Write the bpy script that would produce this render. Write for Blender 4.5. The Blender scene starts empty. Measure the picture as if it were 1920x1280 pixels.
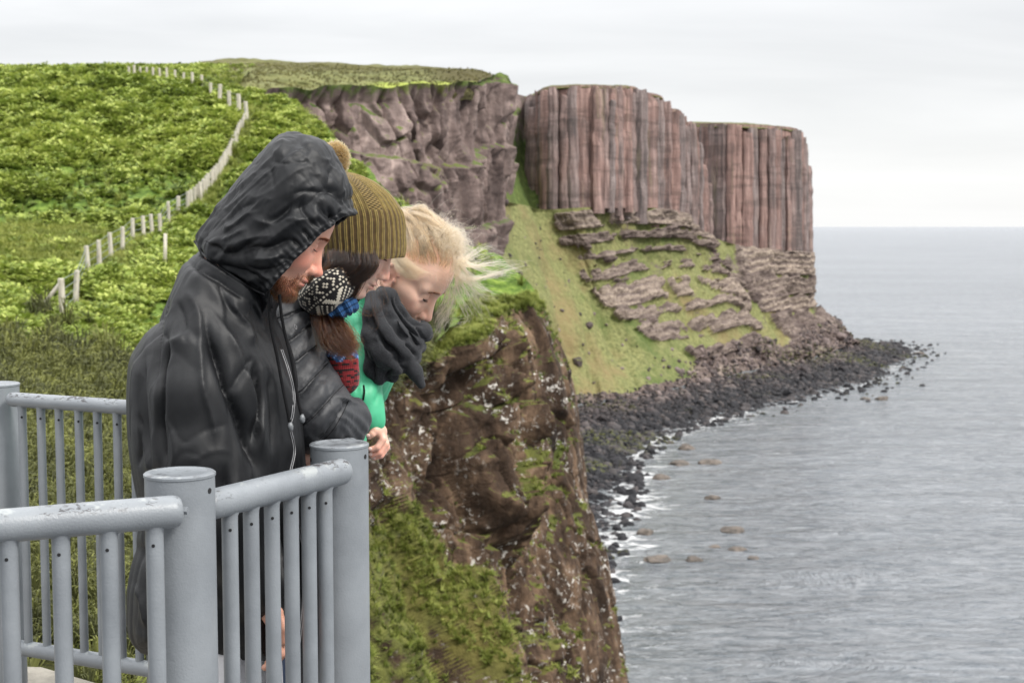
import bpy, math, random
import numpy as np
from mathutils import Vector, Matrix
from mathutils.bvhtree import BVHTree
SC = bpy.context.scene
COL = SC.collection
rad = math.radians

# ---------------------------------------------------------------- camera, sky, sun, exposure
FPX = 50.0 / 36.0 * 1920.0            # focal length in pixels of the 1920 wide photograph
CAMZ = 1.55
PITCH = math.atan((640 - 424) / FPX)
cam_data = bpy.data.cameras.new('camera')
cam_data.lens = 50.0
cam_data.sensor_width = 36.0
cam_data.clip_start = 0.05
cam_data.clip_end = 300000.0
cam_data.dof.use_dof = True
cam_data.dof.focus_distance = 2.85
cam_data.dof.aperture_fstop = 11.0
cam = bpy.data.objects.new('camera', cam_data)
COL.objects.link(cam)
cam.location = (0, 0, CAMZ)
cam.rotation_euler = (math.pi / 2 - PITCH, 0, 0)
SC.camera = cam

SUN_EL, SUN_AZ = rad(46), rad(122)     # azimuth measured clockwise from +Y (the view direction)
world = bpy.data.worlds.new('World')
SC.world = world
world.use_nodes = True


def build_world():
    nt = world.node_tree
    nt.nodes.clear()
    N, L = nt.nodes.new, nt.links.new
    out = N('ShaderNodeOutputWorld')
    bg = N('ShaderNodeBackground')
    sky = N('ShaderNodeTexSky')
    sky.sky_type = 'NISHITA'
    sky.sun_disc = False
    sky.sun_elevation = SUN_EL
    sky.sun_rotation = SUN_AZ
    tc = N('ShaderNodeTexCoord')
    sep = N('ShaderNodeSeparateXYZ')
    L(tc.outputs['Generated'], sep.inputs[0])
    # overcast cloud deck: projected on a plane overhead, brighter towards the zenith
    zc = N('ShaderNodeMath'); zc.operation = 'MAXIMUM'; zc.inputs[1].default_value = 0.0
    L(sep.outputs['Z'], zc.inputs[0])
    za = N('ShaderNodeMath'); za.operation = 'ADD'; za.inputs[1].default_value = 0.12
    L(zc.outputs[0], za.inputs[0])
    dv = N('ShaderNodeVectorMath'); dv.operation = 'DIVIDE'
    cmb = N('ShaderNodeCombineXYZ')
    for i in range(3):
        L(za.outputs[0], cmb.inputs[i])
    L(tc.outputs['Generated'], dv.inputs[0]); L(cmb.outputs[0], dv.inputs[1])
    mp = N('ShaderNodeMapping'); mp.inputs['Scale'].default_value = (0.55, 1.0, 0.0)
    L(dv.outputs[0], mp.inputs[0])
    nz = N('ShaderNodeTexNoise'); nz.inputs['Scale'].default_value = 0.9
    nz.inputs['Detail'].default_value = 7; nz.inputs['Roughness'].default_value = 0.52
    nz.inputs['Distortion'].default_value = 0.4
    L(mp.outputs[0], nz.inputs['Vector'])
    cr = N('ShaderNodeValToRGB')
    cr.color_ramp.elements[0].position = 0.32; cr.color_ramp.elements[0].color = (0.405, 0.409, 0.415, 1)
    cr.color_ramp.elements[1].position = 0.66; cr.color_ramp.elements[1].color = (0.515, 0.516, 0.519, 1)
    L(nz.outputs['Fac'], cr.inputs[0])
    # bright, slightly warm band low over the sea
    hr = N('ShaderNodeMapRange'); hr.inputs[1].default_value = 0.0; hr.inputs[2].default_value = 0.13
    hr.inputs[3].default_value = 0.8; hr.inputs[4].default_value = 0.0
    L(zc.outputs[0], hr.inputs[0])
    mh = N('ShaderNodeMixRGB'); mh.inputs[2].default_value = (0.545, 0.545, 0.542, 1)
    L(hr.outputs[0], mh.inputs[0]); L(cr.outputs[0], mh.inputs[1])
    # CIE overcast: about three times brighter overhead than at the horizon
    ov = N('ShaderNodeMapRange'); ov.inputs[1].default_value = 0.12; ov.inputs[2].default_value = 1.0
    ov.inputs[3].default_value = 1.0; ov.inputs[4].default_value = 3.6
    L(zc.outputs[0], ov.inputs[0])
    ml = N('ShaderNodeVectorMath'); ml.operation = 'SCALE'
    L(mh.outputs[0], ml.inputs[0]); L(ov.outputs[0], ml.inputs['Scale'])
    # the Nishita sky behind it at its physical strength
    sk = N('ShaderNodeVectorMath'); sk.operation = 'SCALE'; sk.inputs['Scale'].default_value = 0.1
    L(sky.outputs[0], sk.inputs[0])
    mx = N('ShaderNodeMixRGB'); mx.inputs[0].default_value = 0.94
    L(sk.outputs[0], mx.inputs[1]); L(ml.outputs[0], mx.inputs[2])
    L(mx.outputs[0], bg.inputs['Color'])
    bg.inputs['Strength'].default_value = 0.90
    L(bg.outputs[0], out.inputs['Surface'])


build_world()
sun_data = bpy.data.lights.new('sun', 'SUN')
sun_data.energy = 1.5
sun_data.angle = rad(12)
sun_data.color = (1.0, 0.965, 0.91)
sun = bpy.data.objects.new('sun', sun_data)
COL.objects.link(sun)
sd = Vector((math.sin(SUN_AZ) * math.cos(SUN_EL), math.cos(SUN_AZ) * math.cos(SUN_EL), math.sin(SUN_EL)))
sun.rotation_euler = sd.to_track_quat('Z', 'Y').to_euler()
SC.view_settings.view_transform = 'Standard'
SC.view_settings.look = 'None'
SC.view_settings.exposure = 1.10
SC.view_settings.gamma = 1.0
SC.view_settings.use_curve_mapping = False
SC.render.engine = 'CYCLES'
SC.cycles.use_denoising = True
SC.cycles.max_bounces = 6
SC.cycles.transparent_max_bounces = 8
SC.cycles.diffuse_bounces = 3
SC.cycles.glossy_bounces = 3

# ---------------------------------------------------------------- helpers
CP, SP = math.cos(PITCH), math.sin(PITCH)


def ray(u, v):
    a = (u - 960.0) / FPX
    b = (640.0 - v) / FPX
    # forward (0,CP,-SP), up (0,SP,CP)
    return np.array([a, CP + b * SP, -SP + b * CP])


def P(u, v, d):
    """point at real distance d (world y) seen in that direction"""
    r = ray(u, v)
    return np.array([0, 0, CAMZ]) + r * (d / r[1])


SEA = -53.5


def Pz(u, v, z=SEA):
    r = ray(u, v)
    return np.array([0, 0, CAMZ]) + r * ((z - CAMZ) / r[2])


def tag(o, label=None, cat=None, group=None, kind=None):
    if label: o['label'] = label
    if cat: o['category'] = cat
    if group: o['group'] = group
    if kind: o['kind'] = kind
    return o


def empty(name, loc):
    o = bpy.data.objects.new(name, None)
    COL.objects.link(o)
    o.location = loc
    o.empty_display_size = 0.1
    return o


def mesh_obj(name, V, F, mat=None, parent=None, smooth=True, tris=None):
    """V (n,3) array in world coordinates, F (m,k) int array or list of tuples"""
    V = np.asarray(V, dtype=np.float32)
    me = bpy.data.meshes.new(name)
    if isinstance(F, np.ndarray):
        F = F.astype(np.int32)
        me.vertices.add(len(V)); me.vertices.foreach_set('co', V.ravel())
        k = F.shape[1]
        me.loops.add(F.size); me.loops.foreach_set('vertex_index', F.ravel())
        me.polygons.add(len(F))
        me.polygons.foreach_set('loop_start', np.arange(0, F.size, k, dtype=np.int32))
        me.update(calc_edges=True)
    else:
        me.from_pydata(V.tolist(), [], F)
    if smooth:
        me.polygons.foreach_set('use_smooth', np.ones(len(me.polygons), dtype=bool))
    if mat: me.materials.append(mat)
    me.update()
    o = bpy.data.objects.new(name, me)
    COL.objects.link(o)
    if parent is not None:
        o.parent = parent
        o.matrix_parent_inverse = Matrix.Translation(-Vector(parent.location))
    return o


def vattr(o, name, arr):
    me = o.data
    arr = np.asarray(arr, dtype=np.float32)
    if arr.ndim == 1:
        a = me.attributes.new(name, 'FLOAT', 'POINT'); a.data.foreach_set('value', arr)
    else:
        if arr.shape[1] == 3: arr = np.hstack([arr, np.ones((len(arr), 1), np.float32)])
        a = me.attributes.new(name, 'FLOAT_COLOR', 'POINT'); a.data.foreach_set('color', arr.astype(np.float32).ravel())


# ---- vectorised noise
def _h(ix, iy, iz, seed):
    with np.errstate(over='ignore'):
        n = (ix.astype(np.uint32) * np.uint32(374761393) + iy.astype(np.uint32) * np.uint32(668265263)
             + iz.astype(np.uint32) * np.uint32(2147483647) + np.uint32(seed * 1013904223 & 0xffffffff))
        n = (n ^ (n >> np.uint32(13))) * np.uint32(1274126177)
        n = (n ^ (n >> np.uint32(16))) * np.uint32(2246822519)
        n = n ^ (n >> np.uint32(15))
    return n.astype(np.float64) / 4294967296.0


def noise3(p, seed=0):
    """value noise in -1..1"""
    p = np.asarray(p, dtype=np.float64)
    i = np.floor(p).astype(np.int64); f = p - i
    f = f * f * f * (f * (f * 6 - 15) + 10)
    r = 0
    for dx in (0, 1):
        wx = f[..., 0] if dx else 1 - f[..., 0]
        for dy in (0, 1):
            wy = f[..., 1] if dy else 1 - f[..., 1]
            for dz in (0, 1):
                wz = f[..., 2] if dz else 1 - f[..., 2]
                r = r + wx * wy * wz * _h(i[..., 0] + dx, i[..., 1] + dy, i[..., 2] + dz, seed)
    return r * 2 - 1


def fbm(p, octv=4, seed=0, gain=0.5, lac=2.03):
    r = 0; a = 1.0; s = 0
    p = np.asarray(p, dtype=np.float64)
    for k in range(octv):
        r = r + a * noise3(p, seed + k * 7); s += a
        a *= gain; p = p * lac + 11.3
    return r / s


def ridged(p, octv=3, seed=0, gain=0.5):
    r = 0; a = 1.0; s = 0
    p = np.asarray(p, dtype=np.float64)
    for k in range(octv):
        r = r + a * (1 - np.abs(noise3(p, seed + k * 5)) * 2.0); s += a
        a *= gain; p = p * 2.07 + 5.1
    return r / s


def voronoi2(p, seed=0):
    """F1, F2 distances and cell random for 2d/3d points (n,k)"""
    p = np.asarray(p, dtype=np.float64)
    k = p.shape[-1]
    q = p if k == 3 else np.concatenate([p, np.zeros(p.shape[:-1] + (1,))], -1)
    i = np.floor(q).astype(np.int64)
    F1 = np.full(q.shape[:-1], 9.0); F2 = F1.copy(); R = F1 * 0
    rz = (-1, 0, 1) if k == 3 else (0,)
    for dx in (-1, 0, 1):
        for dy in (-1, 0, 1):
            for dz in rz:
                cx, cy, cz = i[..., 0] + dx, i[..., 1] + dy, i[..., 2] + dz
                a = cx + _h(cx, cy, cz, seed); b = cy + _h(cx, cy, cz, seed + 1)
                c = cz + _h(cx, cy, cz, seed + 2) if k == 3 else 0 * a
                d = np.sqrt((q[..., 0] - a) ** 2 + (q[..., 1] - b) ** 2 + ((q[..., 2] - c) ** 2 if k == 3 else 0))
                m = d < F1
                F2 = np.where(m, F1, np.minimum(F2, d))
                R = np.where(m, _h(cx, cy, cz, seed + 3), R)
                F1 = np.where(m, d, F1)
    return F1, F2, R


def sstep(a, b, x):
    t = np.clip((x - a) / (b - a), 0, 1)
    return t * t * (3 - 2 * t)


def cr1(K, t):
    """Catmull-Rom through control rows K (n,...) at parameters t in 0..n-1"""
    K = np.asarray(K, dtype=np.float64)
    n = len(K)
    t = np.clip(np.asarray(t, dtype=np.float64), 0, n - 1 - 1e-9)
    i = np.floor(t).astype(int); f = (t - i).reshape((-1,) + (1,) * (K.ndim - 1))
    g = lambda j: K[np.clip(j, 0, n - 1)]
    p0, p1, p2, p3 = g(i - 1), g(i), g(i + 1), g(i + 2)
    p0 = np.where((i == 0).reshape(f.shape), 2 * p1 - p2, p0)
    p3 = np.where((i == n - 2).reshape(f.shape), 2 * p2 - p1, p3)
    return 0.5 * (2 * p1 + (p2 - p0) * f + (2 * p0 - 5 * p1 + 4 * p2 - p3) * f ** 2 + (3 * p1 - p0 - 3 * p2 + p3) * f ** 3)


def project(V):
    x, y, z = V[:, 0], V[:, 1], V[:, 2] - CAMZ
    dep = y * CP - z * SP; up = y * SP + z * CP
    return 960 + FPX * x / dep, 640 - FPX * up / dep


def stroke(U, Vv, pts, h, wl, wr=None, taper=0.25, smoothn=6, pw=2.0):
    """height field of one fold along a traced line; wl / wr are its widths on the left / right of the line (in mm at 2.7 m)"""
    wr = wl if wr is None else wr
    K = np.array(pts, float)
    if len(K) > 2 and smoothn: K = cr1(K, np.linspace(0, len(K) - 1, (len(K) - 1) * smoothn))
    R_ = 3.2 * max(wl, wr)
    m = (U > K[:, 0].min() - R_) & (U < K[:, 0].max() + R_) & (Vv > K[:, 1].min() - R_) & (Vv < K[:, 1].max() + R_)
    out = np.zeros(len(U))
    if not m.any(): return out
    u, v = U[m], Vv[m]
    L = np.concatenate([[0], np.cumsum(np.hypot(*np.diff(K, axis=0).T))])
    best = np.full(len(u), 1e9); sd = np.zeros(len(u)); tt = np.zeros(len(u))
    for i in range(len(K) - 1):
        a, b = K[i], K[i + 1]; e = b - a; l2 = e @ e + 1e-9
        t = np.clip(((u - a[0]) * e[0] + (v - a[1]) * e[1]) / l2, 0, 1)
        dx, dy = u - a[0] - t * e[0], v - a[1] - t * e[1]
        d = np.hypot(dx, dy); s = np.sign(e[0] * dy - e[1] * dx)
        k = d < best
        best = np.where(k, d, best); sd = np.where(k, s, sd); tt = np.where(k, (L[i] + t * math.sqrt(l2)) / L[-1], tt)
    w = np.where(sd > 0, wr, wl)
    tp = sstep(0, taper, tt) * sstep(1, 1 - taper, tt) if taper > 0 else 1.0
    out[m] = h * np.exp(-(best / w) ** pw) * tp
    return out


def grid_faces(nr, nc, wrap=False):
    r = np.arange(nr - 1)[:, None]; c = np.arange(nc if wrap else nc - 1)[None, :]
    c2 = (c + 1) % nc
    a = r * nc + c
    return np.stack([a, r * nc + c2, (r + 1) * nc + c2, (r + 1) * nc + c], -1).reshape(-1, 4)


def sheet(ctrl, nr, nc):
    """control grid (R,C,3) -> dense grid (nr,nc,3) and params"""
    ctrl = np.asarray(ctrl, dtype=np.float64)
    R, C = ctrl.shape[:2]
    tr = np.linspace(0, R - 1, nr); tc = np.linspace(0, C - 1, nc)
    a = cr1(ctrl, tr)                      # (nr,C,3)
    b = cr1(a.transpose(1, 0, 2), tc)      # (nc,nr,3)
    return b.transpose(1, 0, 2), tr, tc


def gnormals(G):
    du = np.gradient(G, axis=1); dv = np.gradient(G, axis=0)
    n = np.cross(du, dv)
    return n / (np.linalg.norm(n, axis=-1, keepdims=True) + 1e-12)


# ---- node material helper
class NT:
    def __init__(s, name):
        s.m = bpy.data.materials.new(name); s.m.use_nodes = True
        s.t = s.m.node_tree; s.t.nodes.clear()
        s.out = s.n('ShaderNodeOutputMaterial')
        s.b = s.n('ShaderNodeBsdfPrincipled')
        s.l(s.b.outputs[0], s.out.inputs['Surface'])

    def n(s, t, **kw):
        x = s.t.nodes.new(t)
        for k, v in kw.items(): setattr(x, k, v)
        return x

    def l(s, a, b): s.t.links.new(a, b)

    def set(s, **kw):
        mp = dict(rough='Roughness', metal='Metallic', base='Base Color', spec='Specular IOR Level', sss='Subsurface Weight',
                  sheen='Sheen Weight', coat='Coat Weight', ior='IOR', sheenr='Sheen Roughness', ssr='Subsurface Radius', sssc='Subsurface Scale')
        for k, v in kw.items():
            i = s.b.inputs[mp[k]]
            if hasattr(v, 'is_output'): s.l(v, i)
            elif k == 'base': i.default_value = (v[0], v[1], v[2], 1)
            else: i.default_value = v
        return s

    def pos(s):
        return s.n('ShaderNodeNewGeometry').outputs['Position']

    def map(s, vec, sc=(1, 1, 1), rot=(0, 0, 0)):
        m = s.n('ShaderNodeMapping'); m.inputs['Scale'].default_value = sc; m.inputs['Rotation'].default_value = rot
        s.l(vec, m.inputs[0]); return m.outputs[0]

    def noise(s, vec, scale, det=5, rough=0.55, dist=0.0):
        x = s.n('ShaderNodeTexNoise'); x.inputs['Scale'].default_value = scale; x.inputs['Detail'].default_value = det
        x.inputs['Roughness'].default_value = rough; x.inputs['Distortion'].default_value = dist
        if vec is not None: s.l(vec, x.inputs['Vector'])
        return x.outputs['Fac']

    def vor(s, vec, scale, feature='F1', out='Distance'):
        x = s.n('ShaderNodeTexVoronoi', feature=feature); x.inputs['Scale'].default_value = scale
        if vec is not None: s.l(vec, x.inputs['Vector'])
        return x.outputs[out]

    def ramp(s, fac, stops, interp='LINEAR'):
        x = s.n('ShaderNodeValToRGB'); cr = x.color_ramp; cr.interpolation = interp
        while len(cr.elements) < len(stops): cr.elements.new(0.5)
        for e, (p, c) in zip(cr.elements, stops):
            e.position = p
            e.color = (c, c, c, 1) if isinstance(c, (int, float)) else (c[0], c[1], c[2], 1)
        s.l(fac, x.inputs[0]); return x.outputs[0]

    def mix(s, fac, a, b, mode='MIX'):
        x = s.n('ShaderNodeMixRGB', blend_type=mode)
        for i, v in ((0, fac), (1, a), (2, b)):
            if hasattr(v, 'is_output'): s.l(v, x.inputs[i])
            elif i == 0: x.inputs[0].default_value = v
            else: x.inputs[i].default_value = (v, v, v, 1) if isinstance(v, (int, float)) else (v[0], v[1], v[2], 1)
        return x.outputs[0]

    def math(s, op, a, b=None, clamp=False):
        x = s.n('ShaderNodeMath', operation=op, use_clamp=clamp)
        for i, v in ((0, a), (1, b)):
            if v is None: continue
            if hasattr(v, 'is_output'): s.l(v, x.inputs[i])
            else: x.inputs[i].default_value = v
        return x.outputs[0]

    def attr(s, name, color=False):
        x = s.n('ShaderNodeAttribute', attribute_name=name)
        return x.outputs['Color' if color else 'Fac']

    def bump(s, h, strength=0.5, dist=0.01, normal=None):
        x = s.n('ShaderNodeBump'); x.inputs['Strength'].default_value = strength; x.inputs['Distance'].default_value = dist
        s.l(h, x.inputs['Height'])
        if normal is not None: s.l(normal, x.inputs['Normal'])
        s.l(x.outputs[0], s.b.inputs['Normal'])
        return x.outputs[0]
# ================================================================ TERRAIN
RNG = np.random.default_rng(7)


def mat_ground():
    k = NT('grass_ground'); p = k.pos()
    n1 = k.noise(p, 0.35, 6, 0.6); n2 = k.noise(p, 2.2, 5, 0.65); n3 = k.noise(p, 0.03, 3)
    c = k.ramp(n2, [(0.30, (0.03, 0.055, 0.010)), (0.5, (0.08, 0.13, 0.02)), (0.72, (0.2, 0.27, 0.05))])
    heath = k.ramp(n1, [(0.3, (0.07, 0.075, 0.028)), (0.6, (0.17, 0.17, 0.07)), (0.8, (0.12, 0.09, 0.05))])
    mead = k.ramp(n1, [(0.3, (0.24, 0.29, 0.05)), (0.7, (0.42, 0.44, 0.12))])
    c = k.mix(k.attr('heath'), c, heath)
    c = k.mix(k.attr('meadow'), c, mead)
    brown = k.ramp(n2, [(0.3, (0.028, 0.020, 0.012)), (0.7, (0.09, 0.075, 0.03))])
    c = k.mix(k.attr('brown'), c, brown)
    k.set(base=c, rough=0.9, spec=0.15)
    k.bump(n2, 0.8, 0.25)
    return k.m


def mat_rock(name, dark, mid, pale, vs=(1, 1, 0.12), scale=0.5, green=((0.035, 0.06, 0.012), (0.15, 0.19, 0.035)), lichen=0.0, bump=0.6,
             bdist=0.3, band=None):
    k = NT(name); p = k.pos()
    pv = k.map(p, vs)
    n1 = k.noise(pv, scale, 7, 0.62, 0.3); n2 = k.noise(p, scale * 3.0, 6, 0.65); n3 = k.noise(p, scale * 0.23, 3)
    c = k.ramp(n1, [(0.28, dark), (0.5, mid), (0.74, pale)])
    c = k.mix(k.ramp(n2, [(0.35, 0.55), (0.65, 0.0)]), c, dark)
    if band:
        c = k.mix(k.attr('band'), c, k.ramp(n2, [(0.3, band[0]), (0.65, band[1])]))
    if lichen:
        lv = k.noise(p, scale * 5.5, 5, 0.68, 0.6)
        lz = k.noise(p, scale * 0.9, 3)
        lf = k.math('MULTIPLY', k.ramp(lv, [(0.57, 0.0), (0.60, 1.0)]), k.ramp(lz, [(0.46, 0.0), (0.60, 1.0)]))
        c = k.mix(k.math('MULTIPLY', lf, lichen), c, (0.58, 0.55, 0.50))
    g = k.ramp(n2, [(0.3, green[0]), (0.68, green[1])])
    gv = k.noise(p, scale * 0.11, 5, 0.65)
    g = k.mix(k.ramp(gv, [(0.50, 0.0), (0.64, 0.75)]), g, (green[1][0] * 0.85, green[1][1] * 0.62, green[1][2] * 0.75))
    g = k.mix(k.ramp(gv, [(0.32, 0.8), (0.45, 0.0)]), g, (green[0][0] * 0.8, green[0][1] * 1.1, green[0][2] * 0.7))
    gm = k.math('ADD', k.attr('green'), k.math('MULTIPLY', k.math('SUBTRACT', n2, 0.5), 1.1))
    c = k.mix(k.ramp(gm, [(0.42, 0.0), (0.58, 1.0)]), c, g)
    k.set(base=c, rough=0.88, spec=0.2)
    k.bump(n2, bump, bdist)
    return k.m


def mat_column():
    """one basalt column: vertical streaks, tint differs from column to column"""
    k = NT('basalt'); p = k.pos()
    oi = k.n('ShaderNodeObjectInfo').outputs['Random']
    pv = k.map(p, (1, 1, 0.05)); pj = k.map(p, (0.15, 0.15, 1))
    n1 = k.noise(pv, 0.75, 7, 0.65); n2 = k.noise(p, 1.2, 6, 0.65); nj = k.noise(pj, 0.35, 4, 0.6); n4 = k.noise(p, 0.09, 3)
    a = k.ramp(n1, [(0.3, (0.095, 0.066, 0.060)), (0.5, (0.225, 0.142, 0.122)), (0.72, (0.42, 0.285, 0.245))])
    b = k.ramp(n1, [(0.3, (0.07, 0.06, 0.058)), (0.5, (0.19, 0.145, 0.135)), (0.72, (0.36, 0.30, 0.28))])
    c = k.mix(k.ramp(k.math('ADD', k.math('MULTIPLY', oi, 0.7), k.math('MULTIPLY', n4, 0.6)), [(0.45, 0.0), (0.8, 1.0)]), a, b)
    c = k.mix(k.ramp(nj, [(0.42, 0.35), (0.5, 0.0)]), c, (0.05, 0.04, 0.036))
    dk = k.math('MULTIPLY', k.ramp(oi, [(0.0, 0.0), (1.0, 0.35)]), k.ramp(n2, [(0.4, 1.0), (0.6, 0.2)]))
    c = k.mix(dk, c, (0.045, 0.05, 0.05))
    ye = k.ramp(k.noise(pv, 0.3, 4, 0.6), [(0.6, 0.0), (0.7, 0.3)])
    c = k.mix(ye, c, (0.30, 0.27, 0.15))
    k.set(base=c, rough=0.85, spec=0.2)
    k.bump(k.math('ADD', n2, k.math('MULTIPLY', nj, 0.6)), 0.6, 0.5)
    return k.m


M_ground = mat_ground()
M_rockD = mat_rock('weathered_cliff_rock', (0.045, 0.034, 0.032), (0.19, 0.14, 0.125), (0.46, 0.36, 0.32), (1, 1, 0.3), 0.13,
                   green=((0.035, 0.055, 0.016), (0.13, 0.17, 0.045)), bump=0.8, bdist=0.8)
M_rockG = mat_rock('brown_headland_rock', (0.012, 0.008, 0.006), (0.075, 0.047, 0.030), (0.29, 0.19, 0.12), (1, 1, 0.3), 0.9,
                   green=((0.035, 0.042, 0.012), (0.15, 0.155, 0.04)), lichen=0.9, bump=0.9, bdist=0.15)
M_tier = mat_rock('layered_rock_and_grass', (0.05, 0.036, 0.034), (0.15, 0.115, 0.10), (0.33, 0.27, 0.22), (0.4, 0.4, 1.6), 0.28,
                  green=((0.075, 0.085, 0.03), (0.235, 0.235, 0.095)), bump=0.7, bdist=0.7, band=((0.15, 0.11, 0.09), (0.40, 0.33, 0.26)))
M_beach = mat_rock('dark_boulder_beach', (0.012, 0.012, 0.014), (0.05, 0.045, 0.045), (0.17, 0.13, 0.12), (1, 1, 1), 0.5,
                   green=((0.05, 0.06, 0.015), (0.14, 0.15, 0.03)), bump=0.8, bdist=0.5)
M_column = mat_column()


def mat_leafy(name, c0, c1, c2, wscale=0.05):
    k = NT(name)
    oi = k.n('ShaderNodeObjectInfo').outputs['Random']
    p = k.pos()
    big = k.noise(p, wscale, 3)
    t = k.math('ADD', k.math('MULTIPLY', oi, 0.55), k.math('MULTIPLY', k.attr('tip'), 0.45))
    t = k.math('ADD', t, k.math('MULTIPLY', k.math('SUBTRACT', big, 0.5), 0.9))
    c = k.ramp(t, [(0.12, c0), (0.5, c1), (0.9, c2)])
    k.set(base=c, rough=0.6, spec=0.25)
    tr = k.n('ShaderNodeBsdfTranslucent'); k.l(c, tr.inputs[0])
    mx = k.n('ShaderNodeMixShader'); mx.inputs[0].default_value = 0.25
    k.l(k.b.outputs[0], mx.inputs[1]); k.l(tr.outputs[0], mx.inputs[2]); k.l(mx.outputs[0], k.out.inputs['Surface'])
    return k.m


M_fern = mat_leafy('bracken_leaf', (0.065, 0.095, 0.018), (0.21, 0.275, 0.045), (0.46, 0.51, 0.13))
M_bush = mat_leafy('dark_bush_leaf', (0.022, 0.024, 0.010), (0.080, 0.086, 0.026), (0.21, 0.22, 0.058), 0.5)
M_tuft = mat_leafy('tuft_grass', (0.05, 0.06, 0.013), (0.15, 0.185, 0.032), (0.33, 0.35, 0.09), 0.3)


def fern_mesh(name, n=12, seed=0, up=0.45, lift=0.55, width=0.16, mat=None):
    r = np.random.default_rng(seed)
    V = []; F = []; T = []
    for k in range(n):
        a = 2 * math.pi * k / n + r.uniform(-0.3, 0.3); L = r.uniform(0.65, 1.05); h = up * r.uniform(0.6, 1.3)
        tw = r.uniform(-0.5, 0.5)
        ca, sa = math.cos(a), math.sin(a)
        m = 5
        base = len(V)
        for i in range(m + 1):
            t = i / m
            x = L * t * (1 - 0.15 * t); z = h * math.sin(min(t * 1.15, 1) * math.pi * 0.62) * lift * 2 - 0.12
            w = width * math.sin(math.pi * min(t * 0.92 + 0.08, 1)) ** 0.8 * (1.0 if i % 2 else 0.55) if i < m else 0.01
            for sgn in (-1, 1):
                V.append((x * ca - sgn * w * sa, x * sa + sgn * w * ca, z - abs(w) * 0.35 + sgn * tw * w)); T.append(t)
            if i:
                b = base + 2 * (i - 1)
                F.append((b, b + 1, b + 3, b + 2))
    o = bpy.data.meshes.new(name); o.from_pydata(V, [], F)
    a = o.attributes.new('tip', 'FLOAT', 'POINT'); a.data.foreach_set('value', np.array(T, np.float32))
    o.materials.append(mat); o.update()
    return o


def tuft_mesh(name, n=22, seed=0, mat=None, h=1.0, spread=0.5, w=0.05):
    r = np.random.default_rng(seed); V = []; F = []; T = []
    for k in range(n):
        a = r.uniform(0, 6.283); rr = r.uniform(0, 0.25); L = h * r.uniform(0.5, 1.0); le = spread * r.uniform(0.2, 1.0)
        bx, by = rr * math.cos(a), rr * math.sin(a); base = len(V)
        for i in range(4):
            t = i / 3; x = bx + le * t * t * math.cos(a); y = by + le * t * t * math.sin(a); z = L * (t - 0.25 * t * t) - 0.05
            ww = w * (1 - t) + 0.004
            V += [(x - ww * math.sin(a), y + ww * math.cos(a), z), (x + ww * math.sin(a), y - ww * math.cos(a), z)]; T += [t, t]
            if i: b = base + 2 * (i - 1); F.append((b, b + 1, b + 3, b + 2))
    o = bpy.data.meshes.new(name); o.from_pydata(V, [], F)
    at = o.attributes.new('tip', 'FLOAT', 'POINT'); at.data.foreach_set('value', np.array(T, np.float32))
    o.materials.append(mat); o.update()
    return o


def rock_mesh(name, seed=0, mat=None, sub=2, flat=0.65, smooth=False):
    import bmesh
    bm = bmesh.new(); bmesh.ops.create_icosphere(bm, subdivisions=sub, radius=1.0)
    V = np.array([v.co[:] for v in bm.verts])
    F1, F2, R = voronoi2(V * 1.1 + seed * 3.7, seed)
    V2 = V * (0.72 + 0.35 * fbm(V * 0.9 + seed, 3, seed)[:, None] + 0.22 * R[:, None])
    V2[:, 2] *= flat
    for v, c in zip(bm.verts, V2): v.co = c
    me = bpy.data.meshes.new(name); bm.to_mesh(me); bm.free(); me.materials.append(mat)
    a = me.attributes.new('green', 'FLOAT', 'POINT')
    a.data.foreach_set('value', np.zeros(len(me.vertices), np.float32))
    if smooth: me.polygons.foreach_set('use_smooth', np.ones(len(me.polygons), dtype=bool))
    return me


def scatter(name, pts, scl, protos, kind='stuff', normals=None, tilt=0.25, seed=1, parent=None):
    """one object: points carrying instances of the proto meshes (geometry nodes)"""
    r = np.random.default_rng(seed)
    n = len(pts)
    o = mesh_obj(name, pts, [], smooth=False, parent=parent)
    vattr(o, 'scl', scl)
    rot = np.stack([r.normal(0, tilt, n), r.normal(0, tilt, n), r.uniform(0, 6.283, n)], 1)
    a = o.data.attributes.new('rot', 'FLOAT_VECTOR', 'POINT'); a.data.foreach_set('vector', rot.astype(np.float32).ravel())
    g = bpy.data.node_groups.new(name + '_nodes', 'GeometryNodeTree')
    g.interface.new_socket('Geometry', in_out='INPUT', socket_type='NodeSocketGeometry')
    g.interface.new_socket('Geometry', in_out='OUTPUT', socket_type='NodeSocketGeometry')
    N, L = g.nodes.new, g.links.new
    gi, go = N('NodeGroupInput'), N('NodeGroupOutput')
    iop = N('GeometryNodeInstanceOnPoints')
    L(gi.outputs[0], iop.inputs['Points'])
    gti = N('GeometryNodeGeometryToInstance')
    for pm in protos:
        po = bpy.data.objects.new(pm.name, pm)
        oi = N('GeometryNodeObjectInfo'); oi.inputs['Object'].default_value = po
        L(oi.outputs['Geometry'], gti.inputs[0])
    L(gti.outputs[0], iop.inputs['Instance'])
    iop.inputs['Pick Instance'].default_value = True
    na = N('GeometryNodeInputNamedAttribute'); na.data_type = 'FLOAT'; na.inputs[0].default_value = 'scl'
    nr = N('GeometryNodeInputNamedAttribute'); nr.data_type = 'FLOAT_VECTOR'; nr.inputs[0].default_value = 'rot'
    L(na.outputs[0], iop.inputs['Scale']); L(nr.outputs[0], iop.inputs['Rotation'])
    L(iop.outputs[0], go.inputs[0])
    m = o.modifiers.new('scatter', 'NODES'); m.node_group = g
    tag(o, kind=kind)
    return o


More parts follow.
